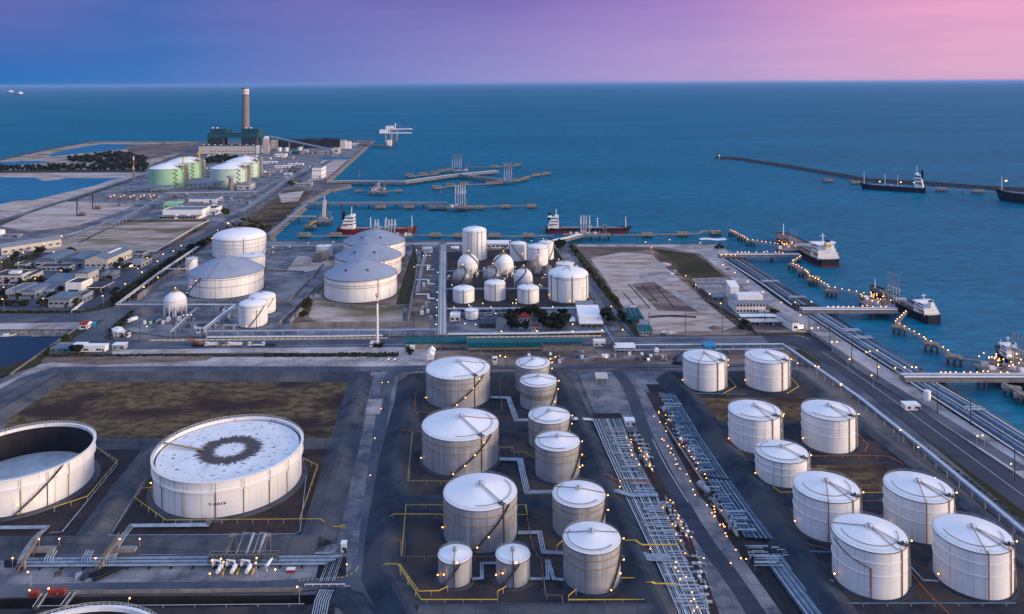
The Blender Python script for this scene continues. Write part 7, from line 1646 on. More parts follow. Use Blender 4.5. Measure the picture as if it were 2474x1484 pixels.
ship('red hulled tanker with a white deck house behind the farthest grey dome', (816, 564.5), (1004, 564.5), 0.16, 7.5, 'hullred', 'hullred', (.06, .22), 17, 'black', crane=True, deck='brown', band=None)
ship('dark red tanker with an orange and black bow at the right near berth', (1318, 562), (1521, 562.5), 0.15, 7, 'navy', 'hullred', (.03, .16), 15, 'black', crane=True, low=.5, lamps=((.06, 17, .9, 'lampw'), (.1, 12, .8, 'lampw')), band='white')
ship('dark red tanker seen from its stern, yellow banded white funnel house', (2006, 646), (1888, 582), 0.19, 8, 'navy', 'hullred', (.03, .17), 15, 'white', low=.28, band='yellow', deck='brown')
ship('dark blue hulled tanker at the middle right hand berth, stern towards the viewer', (2258, 784), (2108, 712), 0.17, 7, 'navy', 'navy', (.03, .2), 9, 'white', deck='pile')
ship('tanker mostly beyond the right edge with its white bow house showing', (2560, 955), (2412, 866), 0.17, 7, 'navy', 'navy', (.72, .86), 8, 'white', deck='pile')
ship('long dark tanker lit by deck lamps before the breakwater', (2236, 466.5), (2081, 456), 0.14, 9, 'navy', 'navy', (.03, .16), 24, 'black', crane=True, deck='pile', lamps=((.38, 8, 1.6, 'lamp'), (.71, 7, 1.4, 'lamp'), (.1, 12, 1.2, 'lampw'), (.18, 9, 1.2, 'lampw')))
ship('black hulled ship cut by the right edge before the breakwater', (2640, 512), (2411, 483), 0.15, 16, 'navy', 'navy', (.03, .16), 26, 'black', deck='pile', lamps=((.93, 18, 2.0, 'lamp'),))
ship('tiny far ship at the left horizon, left one of two', (28, 223.8), (9, 223.4), 0.15, 16, 'navy', 'navy', (.02, .2), 34, 'white', arms=False)
ship('tiny far ship at the left horizon, right one of two', (52, 229.4), (27, 229.0), 0.15, 20, 'navy', 'navy', (.02, .2), 36, 'white', arms=False)
def boat():
    t = thing('fishing_boat', 'small white fishing boat with a blue cabin roof in the inlet', 'boat', G(20, 812, SEA_Z + .6), R(14))
    n = 10; ol = [(-6 + 12 * i / n, 1.7 * min(1, .6 + i * .2, 1 - max(0, (i / n - .6) / .4) ** 2)) for i in range(n + 1)]
    rg = [(x, y) for x, y in ol] + [(x, -y) for x, y in ol[::-1]]; m = len(rg)
    MB().add([(x * .94, y * .75, -.3) for x, y in rg] + [(x, y, 1.1 + .5 * max(0, x / 6) ** 2) for x, y in rg], [(i, (i + 1) % m, m + (i + 1) % m, m + i)[::-1] for i in range(m)]).build('hull', M['white'], t)
    MB().add([(x, y, .8) for x, y in rg], [tuple(range(m))[::-1]]).build('deck', M['greywall'], t)
    MB().box(-1.5, 0, .8, 4, 2.2, 1.8).build('cabin', M['white'], t); MB().box(-1.2, 0, 2.6, 6, 2.7, .2).build('cabin_roof', M['cyan'], t); MB().tube([(1.5, 0, .8), (1.5, 0, 5)], .08, 5).build('mast', M['dark'], t)
boat()
for x, y, lb in ((1755, 411, 'dark buoy afloat below the breakwater tip'), (868, 418, 'orange buoy afloat off the coast, farther one'), (867, 427, 'orange buoy afloat off the coast, nearer one'), (811, 468, 'orange buoy afloat left of the small lit jetty'), (1064, 466, 'orange buoy afloat below the nearer berth dolphins'), (1766, 563, 'dark marker buoy off the end of the near catwalk')):
    t = thing('buoy', lb, 'buoy', G(x, y, SEA_Z)); MB().lathe([(.1, -.5), (1.6, 0), (1.6, 1), (.6, 1.6), (.4, 5), (.05, 5.4)], 10).build('float', M['orange' if 'orange' in lb else 'dark'], t, smooth=True); MB().box(0, 0, 5, 1, 1, 1.2).build('top_mark', M['red'], t)
# ---------------------------------------------------------------- trees
def leaf_mat(name, a, b_, c_):
    m, nt, b = new_mat(name)
    geo = nt.nodes.new('ShaderNodeNewGeometry'); n = nt.nodes.new('ShaderNodeTexNoise'); n.inputs['Scale'].default_value = 0.35; n.inputs['Detail'].default_value = 4
    nt.links.new(geo.outputs['Position'], n.inputs['Vector'])
    r = ramp_node(nt, [(0.32, col4(a)), (0.5, col4(b_)), (0.7, col4(c_))]); nt.links.new(n.outputs['Fac'], r.inputs[0]); nt.links.new(r.outputs[0], b.inputs['Base Color'])
    b.inputs['Roughness'].default_value = 0.8; b.inputs['Specular IOR Level'].default_value = 0.2
    MATS[name] = m; return m
M['leaf'] = leaf_mat('dark_foliage', (0.008, 0.012, 0.008), (0.018, 0.021, 0.011), (0.038, 0.038, 0.015))
M['leaf2'] = leaf_mat('mid_foliage', (0.018, 0.026, 0.012), (0.046, 0.046, 0.016), (0.085, 0.075, 0.024))
M['bark'] = mat('bark', (0.11, 0.085, 0.07), (0.06, 0.05, 0.045), 0.9, scale=1.5)
def leaves(b, blobs, n, size, rnd):
    for _ in range(n):
        cx, cy, cz, r = rnd.choice(blobs)
        v = Vector((rnd.gauss(0, 1), rnd.gauss(0, 1), rnd.gauss(0, 1)))
        v = v.normalized() * r * rnd.uniform(0.45, 1.08); v.z *= 0.8
        p = Vector((cx, cy, cz)) + v
        a = Vector((rnd.uniform(-1, 1), rnd.uniform(-1, 1), rnd.uniform(-.6, .6))).normalized(); c_ = a.cross(Vector((rnd.uniform(-1, 1), rnd.uniform(-1, 1), rnd.uniform(-1, 1)))).normalized()
        s = size * rnd.uniform(0.6, 1.3)
        b.add([p - a * s - c_ * s * .6, p + a * s - c_ * s * .7, p + a * s * .8 + c_ * s * .7, p - a * s + c_ * s * .5], [(0, 1, 2, 3)])
def tree_proto(seed, h, r, n=420, mt='leaf', size=0.5, low=0.35):
    rnd = random.Random(seed); t = thing('tree', 'x', 'tree')
    b = MB(); b.tube([(0, 0, 0), (.1, 0, h * .3), (-.1, .1, h * .75)], h * .03, 6, r1=h * .008)
    blobs = []
    for i in range(9):
        a = 2.4 * i + rnd.uniform(-.4, .4); q = r * rnd.uniform(.25, .68) * (0 if i == 0 else 1); z = h * rnd.uniform(low + .08, .84)
        blobs.append((q * math.cos(a), q * math.sin(a), z, r * rnd.uniform(.34, .52)))
        if i % 2: b.tube([(0, 0, h * .25), (q * .9 * math.cos(a), q * .9 * math.sin(a), z)], h * .012, 5, r1=h * .004)
    b.build('trunk', M['bark'], t)
    b = MB(); leaves(b, blobs, n, size, rnd); b.build('crown', M[mt], t)
    return t
TP = [Proto(tree_proto(11, 9, 4.2, 460, 'leaf', .62)), Proto(tree_proto(23, 8, 4.6, 460, 'leaf2', .62)), Proto(tree_proto(37, 10, 3.8, 440, 'leaf', .6)), Proto(tree_proto(5, 4.0, 2.6, 260, 'leaf2', .45, .1))]
rt = random.Random(3)
def plant(kind, x, y, label, group, s=1.0):
    TP[kind].put(G(x, y), rt.uniform(0, 6.28), label, group, s * rt.uniform(.85, 1.15))
def tree_line(pts, n, label, group, kinds=(0, 2), s=1.0, jit=2.0):
    for i in range(n):
        f = i / (n - 1) * (len(pts) - 1); k = min(int(f), len(pts) - 2); f -= k
        x, y = lerp(pts[k][0], pts[k + 1][0], f), lerp(pts[k][1], pts[k + 1][1], f)
        plant(rt.choice(kinds), x + rt.uniform(-jit, jit), y + rt.uniform(-jit, jit) * .5, label, group, s)
tree_line([(275, 738), (320, 708), (390, 660), (450, 618), (500, 590)], 46, 'dense dark tree in the long row between road and slanting pipe rack', 'trees of the long dark row', s=.95, jit=3.5)
tree_line([(500, 590), (548, 562), (600, 530)], 10, 'small bushy tree where the dark row thins out by the coast road', 'trees at the thin end of the dark row', (3, 1), .9, 3)
def trees_at(s, label, group, kinds=(0, 1, 2), sc=1.0):
    for q in s.split(): x, y = q.split(','); plant(rt.choice(kinds), float(x), float(y), label, group, sc)
trees_at('1228,790 1240,782 1250,772 1232,774 1262,770 1276,772 1290,768 1302,774 1312,782 1236,800 1248,803 1268,802 1312,796 1326,792 1338,786 1350,792 1330,802 1346,804 1358,800 1320,808 1366,794 1360,780', 'dark tree in the dense grove around the red roofed pavilion', 'trees of the pavilion grove', (0, 2), 1.15)
trees_at('1460,782 1470,778 1476,786 1466,774', 'broad dark tree right of the white roofed building', 'trees right of the white roofed building', (0, 2), 1.2)
trees_at('1506,780 1500,772', 'dark tree left of the arched teal sheds', 'trees left of the arched sheds')
trees_at('1344,604 1352,600 1358,606 1350,610 1360,596', 'dark tree behind the far right tank of the sphere plant', 'trees behind the sphere plant', (0, 2), 1.1)
tree_line([(1378, 600), (1410, 640), (1450, 690), (1490, 735), (1520, 780)], 26, 'green shrub on the verge between the service road and the sand lot', 'shrubs along the service road', (3,), 1.1, 4)
trees_at('735,762 740,752 733,772 742,744', 'dark shrub at the foot of the concrete bund wall', 'shrubs at the bund wall', (3, 1), 1.0)
trees_at('120,850 128,846 112,856 140,841 150,836 106,862 132,852 158,830 175,853 190,856', 'dark scrubby tree on the inlet bank by the site cabins', 'trees on the inlet bank', (0, 1, 3), .8)
trees_at('36,628 95,612 102,614 90,616 26,634 40,622 58,632 170,614 176,616', 'dark tree on the lawn behind the arched halls', 'trees behind the arched halls', (0, 1), .9)
trees_at('66,676 76,680 72,690 84,684 92,688 100,686 106,690 62,700 50,690', 'dark tree between the left office and the low blue roofed building', 'trees beside the left office', (0, 1, 2), .9)
trees_at('10,712 4,720 30,722 44,724 12,728 150,720 142,724 130,722 120,724 146,712 98,740 104,744', 'dark tree around the lower left complex', 'trees around the lower left complex', (0, 1, 2), .8)
trees_at('228,706 234,702 222,712 240,706 250,700 232,714', 'dark tree by the entrance canopy of the town', 'trees by the entrance canopy', (0, 1), .8)
trees_at('290,638 300,654 310,652 280,650 320,642', 'dark shrub by the hipped grey house', 'shrubs by the hipped house', (3, 1), 1.0)
trees_at('6,738 28,739 47,740 62,738', 'small flat topped tree in the row on the town forecourt', 'forecourt trees', (3,), 1.3)
trees_at('250,690 272,718 280,708', 'umbrella shaped dark tree beside the road to the town', 'umbrella trees', (1,), .9)
tree_line([(0, 757), (90, 757), (190, 756)], 26, 'low dark hedge bush in the row along the town side of the bottom road', 'hedge bushes of the bottom road', (3,), .6, 1)
trees_at('40,652 56,650 70,651 96,648 110,650 128,650 150,655 165,652', 'dark hedge shrub in front of the long low white fronted building', 'shrubs before the long low building', (3,), 1.0)
trees_at('1790,796 1800,792 1812,798 1880,770 1872,766 1866,772', 'dark shrub beside the carports of the quay office', 'shrubs at the quay office', (3, 1), 1.0)
trees_at('1738,598 1744,602 1732,602', 'dark shrub under the wavy canopy', 'shrubs under the wavy canopy', (3,), 1.0)
trees_at('588,552 600,550 612,556 620,548 632,558 580,546 606,544 640,560 650,556', 'dark shrub on the green patch above the domed white tank', 'shrubs above the domed tank', (3, 1), 1.1)
trees_at('700,448 706,452 712,446 724,449', 'dark shrub beside the shore building', 'shrubs by the shore building', (3, 1), 1.2)
trees_at('542,520 546,524', 'dark shrub beside the white annex', 'shrubs by the white annex', (3, 1), 1.4)
trees_at('988,852 992,856', 'ragged shrub at the left end of the teal canopy', 'shrubs at the teal canopy', (3,), 1.0)
trees_at('906,839 916,840 924,839', 'dark shrub at the foot of the tall white mast', 'shrubs at the mast', (3,), .8)
def wood(label, pts, n, h, name='woodland', seed=1, size=2.2):
    rnd = random.Random(seed); b = MB(); P = [G(*p) for p in pts]
    x0, x1 = min(p.x for p in P), max(p.x for p in P); y0, y1 = min(p.y for p in P), max(p.y for p in P); k = 0
    while k < n:
        x, y = rnd.uniform(x0, x1), rnd.uniform(y0, y1); ins = False
        for i in range(len(P)):
            a, c_ = P[i - 1], P[i]
            if (a.y > y) != (c_.y > y) and x < (c_.x - a.x) * (y - a.y) / (c_.y - a.y) + a.x: ins = not ins
        if not ins: continue
        k += 1; r = h * rnd.uniform(.35, .6); leaves(b, [(x, y, h * rnd.uniform(.4, .75), r)], 34, size, rnd)
    o = b.build(name, M['leaf'], world=True); tag(o, label, 'trees', None, 'stuff')
wood('dark dense wood on the far left peninsula', [(160, 384), (215, 378), (250, 371), (290, 370), (330, 377), (356, 384), (350, 398), (290, 397), (215, 394), (165, 391)], 190, 9)
wood('dark belt of trees along the far side of the left pond', [(0, 404), (120, 402), (240, 400), (356, 398), (352, 412), (200, 412), (0, 414)], 220, 7, seed=2)
wood('scattered dark trees behind the pale green tanks', [(500, 386), (545, 382), (590, 386), (560, 394), (500, 396)], 40, 12, seed=3)
# rough grass at berm feet and verges
def tufts(label, pts, n, h, seed):
    rnd = random.Random(seed); b = MB(); P = [G(*p) for p in pts]
    for _ in range(n):
        u_, v_ = rnd.random(), rnd.random()
        p = P[0].lerp(P[1], u_).lerp(P[3].lerp(P[2], u_), v_)
        leaves(b, [(p.x, p.y, h * .3, h * .7)], 5, h * .5, rnd)
    tag(b.build('scrub', M['leaf2'], world=True), label, 'scrub', None, 'stuff')
tufts('patchy low scrub on the strip below the sand track', [(640, 857), (965, 854), (955, 864), (640, 864)], 420, 1.4, 5)
tufts('patchy low scrub at the left of the open strip', [(110, 858), (500, 857), (480, 862), (120, 864)], 260, 1.2, 6)
tufts('low scrub on the verge inside the road bend', [(262, 800), (318, 752), (326, 756), (276, 812)], 260, 1.6, 8)
tufts('low scrub beside the long pipe rack at the right', [(1925, 848), (2474, 1258), (2474, 1266), (1925, 854)], 500, 0.8, 9)
# ---------------------------------------------------------------- small plant clutter
def skid(mt, mt2):
    t = thing('equipment_skid', 'x', 'equipment'); MB().box(0, 0, 0, 5, 3, .4).build('base', M['conc'], t); MB().box(-.9, 0, .4, 2, 2, 2.2).build('casing', M[mt], t)
    MB().tube([(1.2, -1, .4), (1.2, -1, 2.4), (1.2, 1, 2.4), (2.2, 1, 1.2)], .22, 6).build('pipe', M[mt2], t); return t
SK = [Proto(skid(*q)) for q in (('steel', 'pipe'), ('brown', 'white'), ('white', 'pipedark'), ('pipedark', 'red'))]
def scatter(label, group, pts, n, seed, protos=SK, sc=1.0):
    rd = random.Random(seed); P = [Vector((*p, 0)) for p in pts]
    for _ in range(n):
        u_, v_ = rd.random(), rd.random(); p = P[0].lerp(P[1], u_).lerp(P[3].lerp(P[2], u_), v_)
        rd.choice(protos).put(G(p.x, p.y), R(rd.choice((0, 90, 180))), label, group, sc * rd.uniform(.8, 1.4))
scatter('small equipment skid among the gas spheres', 'skids among the spheres', [(1085, 700), (1330, 698), (1320, 645), (1085, 648)], 26, 1)
scatter('small equipment skid behind the tall slim tank by the shore rack', 'skids by the shore rack', [(1085, 612), (1300, 612), (1300, 598), (1085, 598)], 12, 2)
scatter('small equipment skid in front of the three small domed tanks', 'skids before the small domes', [(1085, 762), (1240, 756), (1240, 748), (1085, 750)], 12, 3)
scatter('small equipment skid in the yard of the lone sphere', 'skids in the lone sphere yard', [(330, 795), (480, 795), (500, 765), (400, 765)], 16, 4)
scatter('small equipment skid beside the lower twin domes', 'skids by the twin domes', [(500, 795), (565, 795), (565, 750), (530, 750)], 12, 5)
scatter('small equipment skid in the brown pipe alley', 'skids in the pipe alley', [(1005, 790), (1045, 790), (1048, 620), (1030, 620)], 16, 6)
scatter('small equipment skid in the dark works yard', 'skids in the works yard', [(1320, 880), (1620, 878), (1620, 852), (1320, 854)], 22, 7, sc=.8)
scatter('small equipment skid right of the centre road by the pads', 'skids by the right pads', [(1585, 965), (1640, 1040), (1700, 1150), (1650, 1080)], 12, 8, sc=.7)
scatter('equipment skid in the process yard before the green tanks', 'skids before the green tanks', [(280, 500), (600, 498), (640, 470), (380, 470)], 30, 9, sc=1.6)
scatter('equipment skid on the ground below the power station', 'skids below the power station', [(520, 392), (800, 388), (830, 366), (640, 374)], 26, 10, sc=2.0)
trees_at('70,706 78,704 118,688 160,668 168,664 206,672 214,668 200,690 186,700 262,678 270,672 180,738 60,746 20,748 110,742 130,652 88,662 18,690 262,640 350,640 356,632', 'dark tree scattered between the town buildings', 'trees between town buildings', (0, 1, 2), .8)
# ---------------------------------------------------------------- walls and kerbs
def wall(label, pts, h, th=0.5, mt='wall', name='bund_wall', cat='wall'):
    path = [G(*p) for p in pts]; L, Rr = offset_path(path, th / 2), offset_path(path, -th / 2); n = len(path)
    o = Vector((path[0].x, path[0].y, 0)); b = MB()
    vs = [p - o for p in L + Rr] + [p - o + Vector((0, 0, h)) for p in L + Rr]; fs = []
    for i in range(n - 1): fs += [(i + 1, i, 2 * n + i, 2 * n + i + 1), (n + i, n + i + 1, 3 * n + i + 1, 3 * n + i), (3 * n + i, 3 * n + i + 1, 2 * n + i + 1, 2 * n + i)]
    fs += [(0, n, 3 * n, 2 * n), (2 * n - 1, n - 1, 3 * n - 1, 4 * n - 1)]
    b.add(vs, fs); ob = b.build(name, M[mt]); ob.location = o; return tag(ob, label, cat)
wall('tall weathered bund wall slanting left of the wide dome tank', [(332, 728), (392, 686), (445, 650), (470, 630)], 6, .8)
wall('weathered bund wall in front of the wide dome tank', [(345, 737), (420, 738), (575, 737), (690, 733)], 3.5)
wall('bund wall slanting between the wide dome tank and the grey domes', [(698, 732), (735, 694), (770, 655), (800, 622)], 3, .7)
wall('bund wall behind the wide dome tank', [(400, 650), (520, 655), (640, 656), (735, 660)], 2.4)
wall('stepped retaining wall of the slanting lane, left side', [(670, 792), (730, 735), (775, 690), (805, 655)], 3.6, .9)
wall('stepped retaining wall of the slanting lane, right side', [(700, 785), (745, 735), (782, 690)], 4.2, .9)
wall('bund wall right of the lower twin domes', [(655, 737), (700, 738), (710, 745), (676, 788)], 2.4)
wall('ribbed bund wall below the sand dig, long front one', [(700, 795), (800, 793), (1000, 791)], 5, .8)
wall('bund wall before the nearest grey dome', [(785, 742), (880, 747), (985, 744)], 3)
wall('brown bund wall between the grassy bund and the pipe alley', [(985, 790), (998, 715), (1012, 640), (1020, 600)], 4, 1.0, 'conc')
wall('bund wall around the far small tanks', [(745, 608), (800, 607), (815, 615)], 2.5)
wall('low retaining wall right of the biggest sphere plant tank', [(1430, 735), (1405, 690), (1370, 640), (1345, 607)], 2.0, .9, 'conc')
wall('dark boundary wall of the quay office yard', [(1715, 735), (1770, 765), (1815, 800), (1830, 811), (1955, 810), (2010, 850)], 2.2, .5, 'dark', 'boundary_wall')
wall('white boundary wall beside the slip road of the town', [(173, 757), (197, 737), (217, 722)], 2.6, .6, 'white', 'boundary_wall')
wall('pale parapet along the coast road', [(374, 610), (430, 575), (480, 545), (505, 534)], 1.4, 1.2, 'cream', 'parapet')
wall('pale slab wall crossing the upper part of the small yard', [(565, 602), (640, 606)], 2, .5)
wall('narrow concrete gutter wall along the right berm of the lettered tank', [(905, 908), (863, 1080), (826, 1240), (800, 1338)], 0.6, .8, 'conc', 'gutter_wall')
wall('narrow concrete gutter wall along the left berm of the grey tanks', [(962, 908), (938, 1060), (912, 1233), (905, 1370)], 0.6, .7, 'conc', 'gutter_wall')
wall('concrete parapet above the open drain at the bottom left', [(130, 1437), (450, 1434), (730, 1430)], 1.6, .6, 'conc', 'parapet')
wall('concrete kerb wall along the inlet edge', [(24, 907), (100, 854), (137, 828), (182, 797)], 1.2, 1.2, 'conc', 'parapet')
def stripe_mat(name, a, b_, sc):
    m, nt, b = new_mat(name); tcn = nt.nodes.new('ShaderNodeTexCoord'); sp = nt.nodes.new('ShaderNodeSeparateXYZ'); nt.links.new(tcn.outputs['Object'], sp.inputs[0])
    mm = nt.nodes.new('ShaderNodeMath'); mm.operation = 'MULTIPLY'; mm.inputs[1].default_value = sc; nt.links.new(sp.outputs[0], mm.inputs[0])
    fr = nt.nodes.new('ShaderNodeMath'); fr.operation = 'FRACT'; nt.links.new(mm.outputs[0], fr.inputs[0])
    gt = nt.nodes.new('ShaderNodeMath'); gt.operation = 'GREATER_THAN'; gt.inputs[1].default_value = .5; nt.links.new(fr.outputs[0], gt.inputs[0])
    nt.links.new(mixrgb(nt, gt.outputs[0], col4(a), col4(b_)), b.inputs['Base Color']); b.inputs['Roughness'].default_value = .6; return m
M['stripe'] = stripe_mat('yellow_white_blocks', (0.66, 0.38, 0.08), (0.62, 0.62, 0.66), .22)
M['stripe2'] = stripe_mat('black_white_kerb', (0.05, 0.05, 0.05), (0.62, 0.58, 0.52), .5)
M['stripe3'] = stripe_mat('black_yellow_kerb', (0.05, 0.045, 0.04), (0.55, 0.36, 0.12), .6)
kw = dict(name='striped_barrier', cat='barrier')
wall('yellow and white block barrier along the far edge of the main road, left stretch', [(360, 824.5), (650, 821.5), (937, 818.5)], 1.1, .6, 'stripe', **kw)
wall('yellow and white block barrier along the main road, right stretch', [(1018, 818), (1200, 816.5), (1453, 813.5)], 1.1, .6, 'stripe', **kw)
wall('black and white kerb along the far edge of the road bend', [(1655, 812), (1850, 809), (1935, 812), (1960, 822)], .4, .5, 'stripe2', name='striped_kerb', cat='kerb')
wall('black and white kerb curving round the berm corner at the left', [(80, 905), (105, 894), (170, 890), (330, 889)], .3, .4, 'stripe2', name='striped_kerb', cat='kerb')
wall('black and yellow kerb curving round the pipe bundle at the bottom', [(716, 1406), (760, 1402), (830, 1397), (858, 1385), (866, 1370)], .5, .5, 'stripe3', name='striped_kerb', cat='kerb')
for lb, pts in (('left', [(920, 899), (945, 899.5), (962, 903), (960, 912)]), ('right', [(990, 911), (995, 904), (1010, 899), (1040, 897)])):
    wall('black and white kerb at the mouth of the concrete road, %s side' % lb, pts, .3, .4, 'stripe2', name='striped_kerb', cat='kerb')
for i in range(5): patch('road_marking', 'mark', [(1000 - 18 * i, 866), (1004 - 18 * i, 866), (982 - 16 * i, 874), (974 - 16 * i, 874)])
patch('stain', 'asphalt2', [(900, 960), (935, 960), (930, 990), (893, 990)]); patch('stain', 'palecon', [(880, 968), (925, 966), (918, 1005), (872, 1005)])
# white mast by the road
t = thing('tall_mast', 'tall white mast with a red banded top beside the main road', 'mast', G(912, 837)); hm = (837 - 710) * G(912, 837).y / F
MB().tube([(0, 0, 0), (0, 0, hm * .82)], 1.0, 10, r1=.75).build('shaft', M['white'], t, smooth=True); MB().tube([(0, 0, hm * .82), (0, 0, hm * .86)], .78, 10).build('red_band', M['red'], t); MB().tube([(0, 0, hm * .86), (0, 0, hm * .93)], .76, 10).build('white_band', M['white'], t); MB().tube([(0, 0, hm * .93), (0, 0, hm * .96)], .76, 10).build('red_band', M['red'], t)
MB().box(0, 0, hm * .96, 2.6, 2.6, 1.6).build('head', M['cream'], t); MB().box(0, 0, 3.2, 3.2, 2.0, .8).build('bracket', M['white'], t); MB().box(0, 0, 0, 3, 3, .8).build('base', M['conc'], t)
# ---------------------------------------------------------------- vehicles
def wheels(t, xs, wy, r=.5):
    for x in xs:
        for s in (-1, 1): MB().tube([(x, s * wy - .16, r), (x, s * wy + .16, r)], r, 10).build('wheel', M['tyre'], t)
def truck(label, x, y, rz=0, body='tipper', bm='steel', cab='white', group=None, L=9.5):
    t = thing('truck', label, 'truck', G(x, y), rz, group); f = -L / 2
    b = MB(); b.add([(f, -1.2, .8), (f + 2.2, -1.2, .8), (f + 2.2, 1.2, .8), (f, 1.2, .8), (f + .25, -1.15, 3.2), (f + 2.2, -1.15, 3.2), (f + 2.2, 1.15, 3.2), (f + .25, 1.15, 3.2)], [(3, 2, 1, 0), (4, 5, 6, 7), (0, 1, 5, 4), (1, 2, 6, 5), (2, 3, 7, 6), (3, 0, 4, 7)]); b.build('cab', M[cab], t)
    MB().box(f + .12, 0, 2.0, .1, 2.0, .8).build('windscreen', M['glass'], t)
    for s in (-1, 1): MB().box(f + 1.1, s * 1.19, 2.0, 1.1, .06, .7).build('side_window', M['glass'], t)
    MB().box(.6, 0, .7, L - 1.4, 1.0, .35).build('chassis', M['dark'], t)
    if body == 'tipper': 
        b = MB(); b.box(1.2, 0, 1.15, L - 3, 2.4, .2); 
        for s in (-1, 1): b.box(1.2, s * 1.15, 1.35, L - 3, .12, 1.5)
        b.box(1.2 - (L - 3) / 2, 0, 1.35, .12, 2.2, 1.7); b.box(1.2 + (L - 3) / 2, 0, 1.35, .12, 2.2, 1.3); b.build('tipper_body', M[bm], t)
    elif body == 'tank': MB().tube([(-1.6, 0, 2.2), (-1.4, 0, 2.2), (L / 2 - .2, 0, 2.2), (L / 2, 0, 2.2)], 1.25, 12).build('tank_body', M[bm], t, smooth=True)
    elif body == 'flat': MB().box(1.2, 0, 1.1, L - 2.6, 2.4, .3).build('flatbed', M[bm], t); MB().box(-1.7, 0, 1.4, .3, 2.3, 2.0).build('headboard', M['brown'], t)
    else: MB().box(1.2, 0, 1.1, L - 2.8, 2.45, 2.6).build('box_body', M[bm], t)
    wheels(t, (f + 1.2, 1.4, 2.7), 1.05); return t
truck('white tipper truck parked on the sand strip, behind the crane lorry', 513, 837, 0, 'tipper', 'white', L=11)
truck('white tipper truck on the sand strip right of the small excavator', 567, 837, 0, 'tipper', 'white', L=11)
truck('white cabbed flatbed truck on the sand strip', 617, 837, 0, 'flat', 'white', L=11)
truck('green tanker truck at the right end of the parked trucks', 650, 837, 0, 'tank', 'teal', L=11)
truck('white box truck cab beside the tall white mast', 899, 837, R(80), 'box', 'white', L=6)
t = thing('crane_lorry', 'dark crane lorry with a raised orange boom on the sand strip', 'crane lorry', G(478, 838)); MB().box(0, 0, .8, 9, 2.4, 1.3).build('chassis', M['navy'], t); MB().box(-2.8, 0, 2.1, 2.2, 2.3, 1.4).build('cab', M['dark'], t); MB().bar((3, 0, 3.2), (-7.5, 0, 6.2), .9, .9).build('boom', M['orange'], t); MB().box(2.6, 0, 2.1, 2.6, 2.2, 1.6).build('slewing_house', M['orange'], t); wheels(t, (-3, -1, 1.5, 3), 1.1, .6)
t = thing('excavator', 'small yellow excavator between the two white tipper trucks', 'excavator', G(540, 838)); MB().box(0, 0, 0, 3.6, 2.6, .9).build('tracks', M['dark'], t); MB().box(.3, 0, .9, 3, 2.4, 1.0).build('body', M['yellow'], t); MB().box(-.4, .5, 1.9, 1.4, 1.2, 1.2).build('cab', M['glass'], t); b = MB(); b.bar((-1, -.4, 1.6), (-3.6, -.4, 3.8), .4, .5); b.bar((-3.6, -.4, 3.8), (-4.8, -.4, 1.4), .35, .4); b.build('digging_arm', M['dark'], t); MB().box(-4.8, -.4, .8, .8, .9, .7).build('bucket', M['steel'], t)
def car_proto(mt):
    t = thing('car', 'x', 'car'); w = .88
    pr = [(-2.15, .35), (2.1, .35), (2.15, .75), (1.1, .95), (.55, 1.45), (-1.1, 1.48), (-1.75, 1.0), (-2.15, .95)]; n = len(pr)
    MB().add([(x, -w, z) for x, z in pr] + [(x, w, z) for x, z in pr], [tuple(range(n)), tuple(range(2 * n - 1, n - 1, -1))] + [(i, n + i, n + (i + 1) % n, (i + 1) % n) for i in range(n)]).build('body', M[mt], t)
    for s in (-1, 1): MB().box(-.3, s * (w + .01), 1.0, 1.7, .04, .36).build('side_window', M['glass'], t)
    MB().box(.9, 0, 1.02, .12, 1.5, .34).build('windscreen', M['glass'], t)
    wheels(t, (-1.35, 1.35), .8, .33); return t
CP = {m: Proto(car_proto(m)) for m in ('white', 'dark', 'steel', 'red')}
def cars(s, label, group, kinds=('white', 'dark', 'steel'), rz=90, sc=1.15):
    for i, q in enumerate(s.split()): x, y = q.split(','); k = kinds[i % len(kinds)]; CP[k].put(G(float(x), float(y)), R(rz + rt.uniform(-4, 4)), label.replace('%', {'steel': 'silver'}.get(k, k)), group % {'steel': 'silver'}.get(k, k), sc)
cars('1266,858 1278,860 1292,858 1305,862 1330,858 1345,863', '% car parked in the brown works yard below the low pale wall', '%s cars in the works yard', ('dark', 'white', 'dark'))
cars('1551,858 1561,860 1572,862 1556,868 1566,872 1540,868', '% car parked beside the white parking canopy', '%s cars by the parking canopy', ('white', 'dark'))
cars('1800,772 1812,772 1826,772 1842,772 1858,772 1872,772', '% car parked under the white carport of the quay office', '%s cars under the white carport', ('dark', 'white', 'steel'))
cars('1808,784 1836,784 1868,784 1880,784', '% car parked under the cream carport of the quay office', '%s cars under the cream carport', ('white', 'steel'))
cars('1606,805 1616,810 1604,811 1624,806', '% car parked at the near edge of the sand lot', '%s cars at the sand lot edge', ('white', 'steel', 'dark'), 10)
cars('1512,754', 'white car on the sand above the arched teal sheds', 'white car %s', ('white',), 10)
cars('1531,743', 'white car alone on the sand lot', 'lone white car %s', ('white',), 5)
cars('1624,663 1631,656', '% car on the far part of the sand lot', '%s cars far on the sand lot', ('white', 'steel'), 40)
cars('562,536 570,532 548,540 556,545', '% car parked by the coast road below the control building', '%s cars by the coast road', ('white', 'steel'), 0, 1.4)
cars('1310,876 1760,652', 'dark car standing alone on open ground', 'lone %s cars', ('dark',), 10)
truck('white pickup lorry in the yard of the sphere plant', 1180, 765, R(5), 'flat', 'white', L=7)
truck('long blue white container lorry in the yard below the lone sphere', 365, 782, R(35), 'box', 'tealroof', L=12)
truck('white box lorry in the yard left of the container lorry', 320, 778, R(60), 'box', 'white', L=9)
truck('white lorry among the parked trucks of the dark works yard', 1586, 856, R(75), 'box', 'white', L=8)
